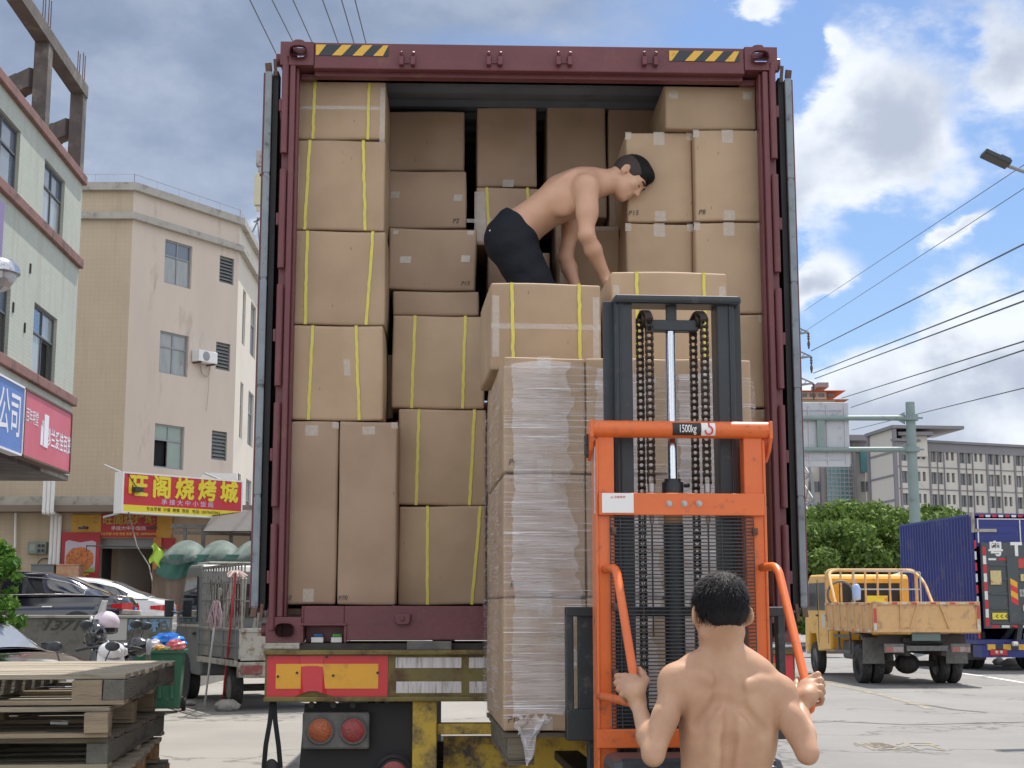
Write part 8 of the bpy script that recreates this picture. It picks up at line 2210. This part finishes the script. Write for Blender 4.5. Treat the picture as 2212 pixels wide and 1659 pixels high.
# underside
g = G(); g.bb(-.02, .5, -1.15, 1.15, zb_ - .32, zb_ - .02); g.build('rear_frame', m_tb, bt_)
for s_ in (1, -1): g = G(); g.bb(-.05, -.02, s_ * .72 - .22, s_ * .72 + .22, zb_ - .27, zb_ - .10); tl_o = g.build('tail_lamp', m_tail, bt_, bevel=.01); g = G(); g.cyl((-.065, s_ * .72 + .06, zb_ - .185), (-.05, s_ * .72 + .06, zb_ - .185), .04, n=10); g.cyl((-.065, s_ * .72 - .06, zb_ - .185), (-.05, s_ * .72 - .06, zb_ - .185), .04, n=10); g.build('lamp_eye', m_lampw, tl_o)
g = G(); g.bar((-.15, .35, zlb + .1), (.4, .55, .55), .10, .10); g.build('lift_arm', m_blk, bt_); g = G(); g.bar((-.15, -.35, zlb + .1), (.4, -.55, .55), .10, .10); g.build('lift_arm', m_blk, bt_); g = G(); g.bar((-.1, .15, zlb + .25), (-.1, .25, .75), .16, .12); g.build('lift_ram', m_blk, bt_); g = G(); g.cyl((-.2, .42, zb_ + .02), (-.2, .30, zb_ + .02), .06, n=10); g.build('lift_roller', m_sign_w, bt_)
g = G();
for k in range(10): y = 1.0 - k * .2; g.bb(-.05, .02, y - .2, y, .52, .66, m=k % 2)
g.build('underrun_bar', [m_hy, m_hb], bt_)
g = G(); g.bb(-.03, -.02, -.35, .05, .78, .92); g.build('number_plate', m_blue, bt_)
for s_ in (1, -1):
 for off in (0, .30): wheel(bt_, (0, 0, 0), .42, .25).matrix_local = Matrix.Translation((1.5, s_ * (.98 - off), .42)) @ Matrix.Rotation(R(90), 4, 'Z')
 wheel(bt_, (0, 0, 0), .42, .25).matrix_local = Matrix.Translation((BLn + .9, s_ * .92, .42)) @ Matrix.Rotation(R(90), 4, 'Z')
 g = G(); g.bb(.95, .97, s_ * .88 - .26, s_ * .88 + .26, .25, .95); g.build('mud_flap', m_dgrey, bt_)
g = G(); g.bb(.3, BLn + 1.4, -.45, .45, .62, zb_ - .03); g.build('chassis', m_chass, bt_)
g = G(); g.prism([(BLn + .15, .5), (BLn + .15, 2.4), (BLn + .4, 2.6), (BLn + 1.6, 2.5), (BLn + 2.0, 1.5), (BLn + 2.05, .5)], -1.05, 1.05); g.build('cab', m_sign_w, bt_, bevel=.06)
g = G(); g.prism([(BLn + 1.64, 2.4), (BLn + 2.0, 1.55), (BLn + 2.02, 1.57), (BLn + 1.68, 2.42)], -.9, .9); g.build('windscreen', m_tglass, bt_)
for k, (u, v) in enumerate(((2100, 1444 - 10), (2170, 1436), (2195, 1440))):
 p = onz(u, v, 0); g = G(); g.ball((p.x, p.y, .08), .22 + .05 * k, squash=(1.3, 1, .45), noise=.15, n=10); tag(g.build('rubble', m_kerb, None, world=True, smooth=True, angle=30), ['stone nearest the yellow truck, on the ground beyond it', 'middle stone on the ground below the tail lift', 'rightmost stone on the ground below the tail lift'][k], 'stone', 'stones by the blue truck')
# SIGN GANTRY AND STREET LAMP
m_pole = mat('grey_green_pole', (.23, .30, .29), .5, col2=(.20, .265, .26), nscale=2, dirt=(.15, .18, .17), damt=.3)
m_signb = mat('sign_back_panel', (.50, .51, .54), .5, col2=(.44, .45, .49), nscale=1.5, dirt=(.35, .35, .38), dscale=3, damt=.3)
YG = 50
gp = at(1971, 1000, YG); zt_ = at(1961, 869, YG).z
ga = thing('sign_gantry', (gp.x, YG, 0), 'tall grey green pole carrying a large road sign seen from behind', 'sign gantry')
g = G(); g.cyl((gp.x, YG, 0), (gp.x, YG, zt_), .23, .155, n=20); g.build('pole', m_pole, ga, world=True, smooth=True)
za, zb_ = at(1961, 903, YG).z, at(1961, 971, YG).z
xs0 = at(1700, 900, YG).x
for z in (za, zb_):
 g = G(); g.cyl((xs0 - 1.5, YG, z), (gp.x - .1, YG, z), .075, .095, n=12); g.build('arm', m_pole, ga, world=True, smooth=True)
 g = G(); g.bb(gp.x - .34, gp.x + .42, YG - .03, YG + .03, z - .03, z + .03); g.prism([(gp.x - .62, z), (gp.x - .2, z + .22), (gp.x - .2, z - .22)], YG - .02, YG + .02); g.cyl((gp.x, YG, z - .09), (gp.x, YG, z + .09), .26, n=16); g.build('flange', m_pole, ga, world=True)
a_, b_ = at(1727, 868, YG), at(1839, 1008, YG); xl = at(1690, 868, YG).x
g = G(); g.bb(xl, b_.x, YG + .12, YG + .17, b_.z, a_.z); sp_ = g.build('sign_panel', m_signb, ga, world=True, bevel=.12)
g = G()
for u in (1748, 1787, 1826): x = at(u, 900, YG).x; g.bb(x - .02, x + .02, YG + .08, YG + .119, b_.z + .1, a_.z - .1)
for f in (.12, .88): z = b_.z + (a_.z - b_.z) * f; g.bb(xl + .1, b_.x - .25, YG + .085, YG + .117, z - .02, z + .02)
g.build('stiffener', m_signb, ga, world=True)
g = G(); x = at(1773, 930, YG).x; g.bb(x - .13, x + .13, YG - .02, YG + .11, zb_, za); g.build('arm_strut', m_pole, ga, world=True)
# led street lamp
L0 = at(2122, 333, 20); L1 = at(2178, 359, 20)
stl = thing('led_street_lamp', (8.6, 20, 0), 'street lamp with a black led head on a thin arm at the right edge', 'street lamp')
g = G(); g.cyl((8.6, 20, 0), (8.6, 20, at(2400, 395, 20).z), .09, .05, n=12); g.build('pole', m_steel, stl, world=True, smooth=True)
g = G(); g.tube([L1, at(2212, 371, 20), at(2330, 400, 20), Vector((8.6, 20, at(2400, 415, 20).z))], .028, n=8); g.build('arm', m_alu, stl, world=True, smooth=True)
d_ = (L1 - L0).normalized(); up_ = Vector((-d_.z, 0, d_.x)) if d_.x > 0 else Vector((d_.z, 0, -d_.x))
g = G(); c_ = L0.lerp(L1, .5); M_ = Matrix((d_, Vector((0, 1, 0)), up_)).transposed(); g.box(c_ + up_ * .02, ((L1 - L0).length, .26, .075), M_); g.box(c_ + d_ * .11 + up_ * .075, (.16, .14, .05), M_); hd = g.build('lamp_head', m_blk, stl, world=True, bevel=.015)
g = G(); g.box(c_ - d_ * .045 - up_ * .021, (.24, .2, .006), M_); g.build('led_panel', mat('led_panel', (.55, .52, .42), .4, col2=(.2, .2, .2), nscale=60), hd, world=True)
hd.parent = stl
# FAR BUILDINGS (right)
m_bw = mat('off_white_facade', (.60, .56, .52), .8, col2=(.54, .51, .48), nscale=.15, dirt=(.46, .44, .41), dscale=.4, damt=.3)
m_bg = mat('mauve_grey_facade', (.23, .22, .245), .7, col2=(.20, .19, .215), nscale=.2)
m_teal = mat('teal_curtain_wall', (.07, .22, .25), .1, spec=1, col2=(.10, .28, .30), nscale=.5)
m_fgl = mat('far_window_glass', (.05, .06, .08), .12, spec=.8, col2=(.16, .17, .18), nscale=.5)
m_ored = mat('orange_roof_tile', (.60, .17, .06), .7)
YB_ = 180
A_ = at(1935, 950, YB_); B_ = at(2300, 968, YB_ * .93)
ztop = A_.z
ob_ = thing('office_building', ((A_.x + B_.x) / 2, YB_, 0), 'long off white and grey office block with rows of windows beyond the trees', 'building')
cA = Vector((at(1935, 1000, YB_).x, YB_, 0)); dB = Vector((at(2260, 1000, YB_ * 1.05).x - cA.x, YB_ * .05, 0)); WB = dB.length
fo_ = Facade(cA, dB, WB)
if fo_.n.y > 0: fo_.n = -fo_.n
rows = []
zr_ = [at(1960, v, YB_).z for v in (965, 989, 1015, 1035, 1061, 1083, 1110, 1130, 1160, 1180)]
r0 = at(1962, 981, YB_).z; pitch = (at(1962, 981, YB_).z - at(1962, 1029, YB_).z)
WN = [] ; x = .6
pat = [('w', .9), ('g', .9), ('d', 1.9), ('d', 1.9), ('g', .8), ('w', .95), ('w2', .95), ('g', .9)]
s_ = .7; slots = []
while s_ < WB - 3.9:
 slots += [('D', s_ + .15, s_ + 1.02), ('D', s_ + 1.2, s_ + 2.0), ('S', s_ + 2.5, s_ + 2.98), ('S', s_ + 3.32, s_ + 3.8)]; s_ += 4.49
holes = []
for r_ in range(6):
 zt = r0 - r_ * pitch + .72
 for k_, a, b in slots: holes.append((a, b, zt - (1.5 if k_ == 'D' else 1.2), zt))
holes = [h for h in holes if h[2] > 2]
g = G(); fo_.wall(g, 0, ztop - 1.0, holes, .35); g.build('wall', m_bw, ob_, world=True, recalc=False)
g = G(); fo_.boxp(g, -.1, WB, ztop - 1.25, ztop - .15, -.3, .12); fo_.boxp(g, -.3, WB + .5, ztop - .15, ztop + .15, -.5, .40)
for r_ in range(7):
 z = r0 - r_ * pitch - 1.55; fo_.boxp(g, 0, WB, z, z + .14, -.02, .06)
s_ = .4
while s_ < WB:
 for a, b in ((.12, .26), (2.40, .12), (1.40, .08)): fo_.boxp(g, s_ + a, min(WB, s_ + a + b), 0, ztop - 1.25, .0, .14)
 s_ += 4.49
g.build('grey_band', m_bg, ob_, world=True)
rnd = random.Random(6)
nw = 0
for h in holes:
 if nw >= 96: break
 nw += 1
 g = G(); q = h; fo_.boxp(g, q[0], q[1], q[2], q[3], -.34, -.28, 0)
 if rnd.random() < .45: a = q[0] + (q[1] - q[0]) * rnd.uniform(0, .5); fo_.boxp(g, a, a + (q[1] - q[0]) * rnd.uniform(.25, .45), q[2] + .1, q[3] - .1, -.28, -.26, 1)
 mid = (q[0] + q[1]) / 2; fo_.boxp(g, mid - .025, mid + .025, q[2], q[3], -.28, -.22, 2); fo_.boxp(g, q[0], q[1], q[2], q[2] + .06, -.28, -.22, 2)
 g.build('window', [m_fgl, mat('far_curtain', (.36, .36, .35), .6), m_alu], ob_, world=True)
# end wall turning back to the left, upper storey
eW = Facade(Vector((at(1878, 1000, YB_ * 1.05).x, YB_ * 1.05, 0)), cA - Vector((at(1878, 1000, YB_ * 1.05).x, YB_ * 1.05, 0)), (cA - Vector((at(1878, 1000, YB_ * 1.05).x, YB_ * 1.05, 0))).length)
if eW.n.y > 0: eW.n = -eW.n
h5 = []
for (uL, uR, vT, vB) in ((1930, 1941, 989, 1014), (1931, 1943, 1040, 1064), (1932, 1944, 1090, 1114)):
 try: h5.append(px_hole(eW, uL, uR, vT, vB))
 except Exception: pass
h5 = [(max(.1, a), min(eW.W - .1, b), c, d) for a, b, c, d in h5 if b > .2 and a < eW.W - .2]
ztE = at(1900, 940, YB_ * 1.04).z
g = G(); eW.wall(g, 0, ztE, h5, .3); g.build('end_wall', m_bw, ob_, world=True, recalc=False)
g = G()
for v in (987, 1036, 1088): z = at(1905, v, YB_ * 1.04).z; eW.boxp(g, 0, eW.W, z - .12, z + .12, 0, .1)
eW.boxp(g, -.4, eW.W + .3, ztE, ztE + .4, -9, .4); eW.boxp(g, eW.W - .3, eW.W + .1, 0, ztE, -.2, .25); eW.boxp(g, -.1, .4, 0, ztE, -.2, .25); g.build('grey_band', m_bg, ob_, world=True)
for h in h5: g = G(); eW.boxp(g, h[0], h[1], h[2], h[3], -.3, -.22); g.build('window', m_fgl, ob_, world=True)
g = G(); q1, q2 = at(1925, 945, YB_ + 6), at(1998, 955, YB_ + 2); zp = at(1960, 931, YB_).z
g.bb(q1.x, q2.x, YB_ + 1, YB_ + 9, ztop - 2, zp - .5, 0); g.build('stair_tower', m_bw, ob_, world=True)
g = G(); g.bb(q1.x - .6, q2.x + .6, YB_ + .3, YB_ + 9.5, zp - .5, zp - .05); g.build('roof_slab', m_bg, ob_, world=True)
g = G(); g.prism([(cA.x + .6, cA.y + .8), (cA.x + dB.x, cA.y + dB.y + .8), (cA.x + dB.x + 3, cA.y + 18), (cA.x + .6, cA.y + 18)], 0, ztop - .3, plane='xy'); g.build('rear_block', m_bw, ob_, world=True)
# teal glazed block in between
tb_ = thing('glass_block', (at(1800, 1000, 195).x, 195, 0), 'grey block with a teal glass curtain wall below the road sign', 'building')
def slab(parent, name, u0, v0, u1, v1, Y, dpt, m_, zb=0, m2=None):
 a, b = at(u0, v0, Y), at(u1, v1, Y); g = G(); g.bb(a.x, b.x, Y, Y + dpt, (b.z if v1 else zb), a.z); return g.build(name, m_, parent, world=True)
slab(tb_, 'wall', 1700, 940, 1880, 1300, 196, 14, m_bw)
slab(tb_, 'glass_wall', 1786, 1000, 1842, 1300, 195.4, .5, m_teal); slab(tb_, 'glass_wall', 1858, 975, 1879, 1020, 195.4, .5, m_teal)
slab(tb_, 'grey_pier', 1771, 940, 1787, 1300, 194.8, 1.1, m_bg); slab(tb_, 'grey_pier', 1842, 940, 1860, 1300, 194.8, 1.1, m_bg); slab(tb_, 'roof_slab', 1836, 939, 1882, 951, 193.5, 16, m_bg); slab(tb_, 'grey_band', 1836, 952, 1882, 974, 195.2, .7, m_bg)
g = G()
for k in range(14): v = 1004 + k * 9.5; z = at(1800, v, 195.3).z; g.bb(at(1786, v, 195.3).x, at(1842, v, 195.3).x, 195.25, 195.38, z - .08, z + .08)
for k in range(7): x = at(1786 + k * 9.3, 1010, 195.3).x; g.bb(x - .07, x + .07, 195.26, 195.37, 0, at(1800, 1000, 195.3).z)
g.build('mullion', m_alu, tb_, world=True)
for (u0, u1) in ((1746, 1757), (1760, 1770), (1860, 1868), (1870, 1878)):
 for v in (1040, 1085, 1130):
  o_ = slab(tb_, 'window', u0, v, u1, v + 22, 195.85, .1, m_fgl)
slab(tb_, 'column', 1756, 1020, 1760, 1300, 195.3, .4, m_wledge)
# tower with an orange tiled roof
rt_ = thing('tower_block', (at(1765, 1000, 260).x, 260, 0), 'cream tower top with an orange tiled roof above the road sign', 'building')
slab(rt_, 'wall', 1690, 846, 1800, 1300, 260, 18, mat('cream_wall', (.50, .46, .38), .8)); slab(rt_, 'lower_wall', 1690, 864, 1818, 1300, 258, 22, mat('cream_wall', (.50, .46, .38), .8))
def hip(u0, u1, v0, v1, Y, dpt, ov=2):
 a, b = at(u0, v1, Y), at(u1, v1, Y); zt = at(u0, v0, Y).z; g = G(); x0, x1, y0, y1 = a.x - ov, b.x + ov, Y - ov, Y + dpt + ov; ix = min((x1 - x0) * .3, 4); iy = (y1 - y0) * .35
 g.add([(x0, y0, a.z), (x1, y0, a.z), (x1, y1, a.z), (x0, y1, a.z), (x0 + ix, y0 + iy, zt), (x1 - ix, y0 + iy, zt), (x1 - ix, y1 - iy, zt), (x0 + ix, y1 - iy, zt)], [(0, 1, 5, 4), (1, 2, 6, 5), (2, 3, 7, 6), (3, 0, 4, 7), (4, 5, 6, 7), (3, 2, 1, 0)])
 return g.build('roof', m_ored, rt_, world=True)
hip(1690, 1806, 833, 846, 260, 18, 1.5); hip(1690, 1820, 858, 864, 258, 22, 1)
for u in (1730, 1750, 1768, 1788): slab(rt_, 'window', u, 850, u + 13, 857, 259.8, .3, m_fgl)
slab(rt_, 'roof_cabin', 1766, 826, 1790, 836, 266, 6, m_bg)
# lattice structure and pylon beside the open door
m_latt = mat('galvanised_lattice', (.22, .23, .25), .6)
pyl = thing('power_pylon', (at(1736, 1000, 110).x, 110, 0), 'grey lattice power pylon half hidden by the open container door', 'pylon')
px_, pz = at(1733, 1000, 110).x, at(1733, 718, 110).z
g = G(); wb, wt = 3.0, .5
def leg(sx, sy, f): w_ = wb + (wt - wb) * f; return Vector((px_ - 1.5 + sx * w_, 110 + sy * w_, pz * f))
for sx in (-1, 1):
 for sy in (-1, 1): g.bar(leg(sx, sy, 0), leg(sx, sy, 1), .18, .18)
n_ = 12
for k in range(n_):
 f0, f1_ = k / n_, (k + 1) / n_
 for (a, b) in (((-1, -1), (1, -1)), ((1, -1), (1, 1)), ((1, 1), (-1, 1)), ((-1, 1), (-1, -1))):
  g.bar(leg(*a, f0), leg(*b, f1_), .08, .08); g.bar(leg(*b, f0), leg(*a, f1_), .08, .08); g.bar(leg(*a, f1_), leg(*b, f1_), .08, .08)
g.build('tower', m_latt, pyl, world=True)
arms = [(718, 1746), (770, 1752), (828, 1757)]
for v, ue in arms:
 z = at(1740, v, 110).z; xe_ = at(ue, v, 110).x; g = G(); c0 = Vector((px_ - 1.5, 110, z))
 for s_ in (-1, 1):
  e = Vector((px_ - 1.5 + s_ * (xe_ - px_ + 1.5), 110, z)); g.bar(c0 + Vector((0, .5, -.3)), e, .12, .12); g.bar(c0 + Vector((0, -.5, -.3)), e, .12, .12); g.bar(c0 + Vector((0, 0, 1.1)), e, .1, .1)
  for k in range(1, 5): f = k / 5; g.bar((c0 + Vector((0, 0, 1.1))).lerp(e, f), (c0 + Vector((0, 0, -.3))).lerp(e, f - .1), .06, .06)
 g.build('cross_arm', m_latt, pyl, world=True)
 for s_ in (-1, 1):
  e = Vector((px_ - 1.5 + s_ * (xe_ - px_ + 1.5), 110, z)); g = G(); g.lathe([(.05, 0), (.12, -.1), (.05, -.2), (.12, -.3), (.05, -.4), (.12, -.5), (.05, -.6), (.12, -.9), (.05, -1.3)], tuple(e), 'z', 8); g.build('insulator', m_rust, pyl, world=True)
# power lines
m_wire = mat('power_line', (.10, .11, .12), .6)
def wire(p, q, r_, lab, group, sag=0):
 n_ = 24; pts = [p.lerp(q, k / n_) - Vector((0, 0, sag * 4 * (k / n_) * (1 - k / n_))) for k in range(n_ + 1)]
 g = G(); g.tube(pts, r_, n=5); o = g.build('power_line', m_wire, None, world=True, smooth=True); tag(o, lab, 'power line', group)
RW = [((1736, 672), (2212, 356), .015, 'topmost thin power line rising to the right, below the led lamp'), ((1738, 716), (2212, 407), .015, 'second thin power line from the top at the right edge'), ((1752, 758), (2212, 527), .034, 'thick power line third from the top at the right edge'),
  ((1757, 806), (2212, 628), .034, 'upper line of the upper close pair at the right edge'), ((1760, 818), (2212, 650), .034, 'lower line of the upper close pair at the right edge'), ((1818, 860), (2212, 737), .030, 'upper line of the lower pair at the right edge'),
  ((1838, 880), (2212, 756), .030, 'lower line of the lower pair at the right edge'), ((1840, 929), (2212, 838), .022, 'lowest power line passing the top of the green pole')]
for a, b, r_, lab in RW:
 p = at(a[0], a[1], 109); q0 = at(b[0], b[1], 48); d = q0 - p
 wire(p, p + d * 1.35, r_, lab, 'power lines over the road', 0)
LW = [((540, 0), (604, 131)), ((588, 0), (630, 84)), ((633, 0), (671, 84)), ((697, 0), (730, 91)), ((738, 0), (765, 94)), ((767, 0), (791, 95))]
for k, (a, b) in enumerate(LW):
 p = at(a[0], a[1], 26); q0 = at(b[0], b[1], 31); d = q0 - p
 wire(p - d * 1.2, p + d * 11.0, .013, ['leftmost', 'second from the left', 'third from the left', 'fourth from the left', 'fifth from the left', 'rightmost'][k] + ' of the six overhead wires above the container', 'overhead wires above the container', 0)
# antennas at the container's left edge
an = thing('cell_antenna', (at(566, 560, 62).x, 62, 0), 'mast with pale cell antennas behind the left container door', 'antenna mast')
g = G(); x = at(568, 500, 62).x; g.cyl((x, 62, 0), (x, 62, at(568, 318, 62).z), .09, n=8); g.bar(at(543, 507, 62), at(560, 470, 62), .06, .06); g.bar(at(556, 470, 62), at(562, 545, 62), .05, .05); g.bar(at(548, 480, 62), at(570, 470, 62), .06, .06); g.build('mast', m_latt, an, world=True)
for (u, v0, v1, r_, m_) in ((559, 375, 444, .17, mat('cream_antenna', (.55, .52, .36), .5)), (562, 325, 360, .15, m_wledge), (566, 362, 384, .10, m_wledge)):
 g = G(); a = at(u, v0, 61.6); b = at(u, v1, 61.6); g.bb(a.x - r_, a.x + r_, 61.5, 61.8, b.z, a.z); g.cyl((a.x, 61.65, b.z - .25), (a.x, 61.65, b.z), .08, n=8); g.build('antenna_panel', m_, an, world=True, bevel=.08)
def far_block(u0, u1, vt, Y, lab, m_):
 a, b = at(u0, vt, Y), at(u1, vt, Y); o = thing('distant_building', ((a.x + b.x) / 2, Y, 0), lab, 'building')
 F5 = Facade((a.x, Y, 0), (1, 0, 0), b.x - a.x); H5 = a.z; hs = []
 n_ = max(2, int((b.x - a.x) / 5));
 for i in range(n_):
  for j in range(1, max(2, int(H5 / 3.4))): hs.append((i * (b.x - a.x) / n_ + 1.2, i * (b.x - a.x) / n_ + 3.2, j * 3.4 - 2.2, j * 3.4 - .6))
 hs = hs[:70]
 g = G(); F5.wall(g, 0, H5, hs, .3); F5.boxp(g, 0, b.x - a.x, H5 - .1, H5 + .5, -12, .2); g.build('wall', m_, o, world=True, recalc=False)
 for h in hs: g = G(); F5.boxp(g, *h, -.3, -.25); g.build('window', m_fgl, o, world=True)
far_block(-400, 100, 1130, 90, 'plain pale building far beyond the green tiled building', m_bw)
far_block(1200, 1500, 1180, 150, 'plain pale building far behind the container', m_bw)
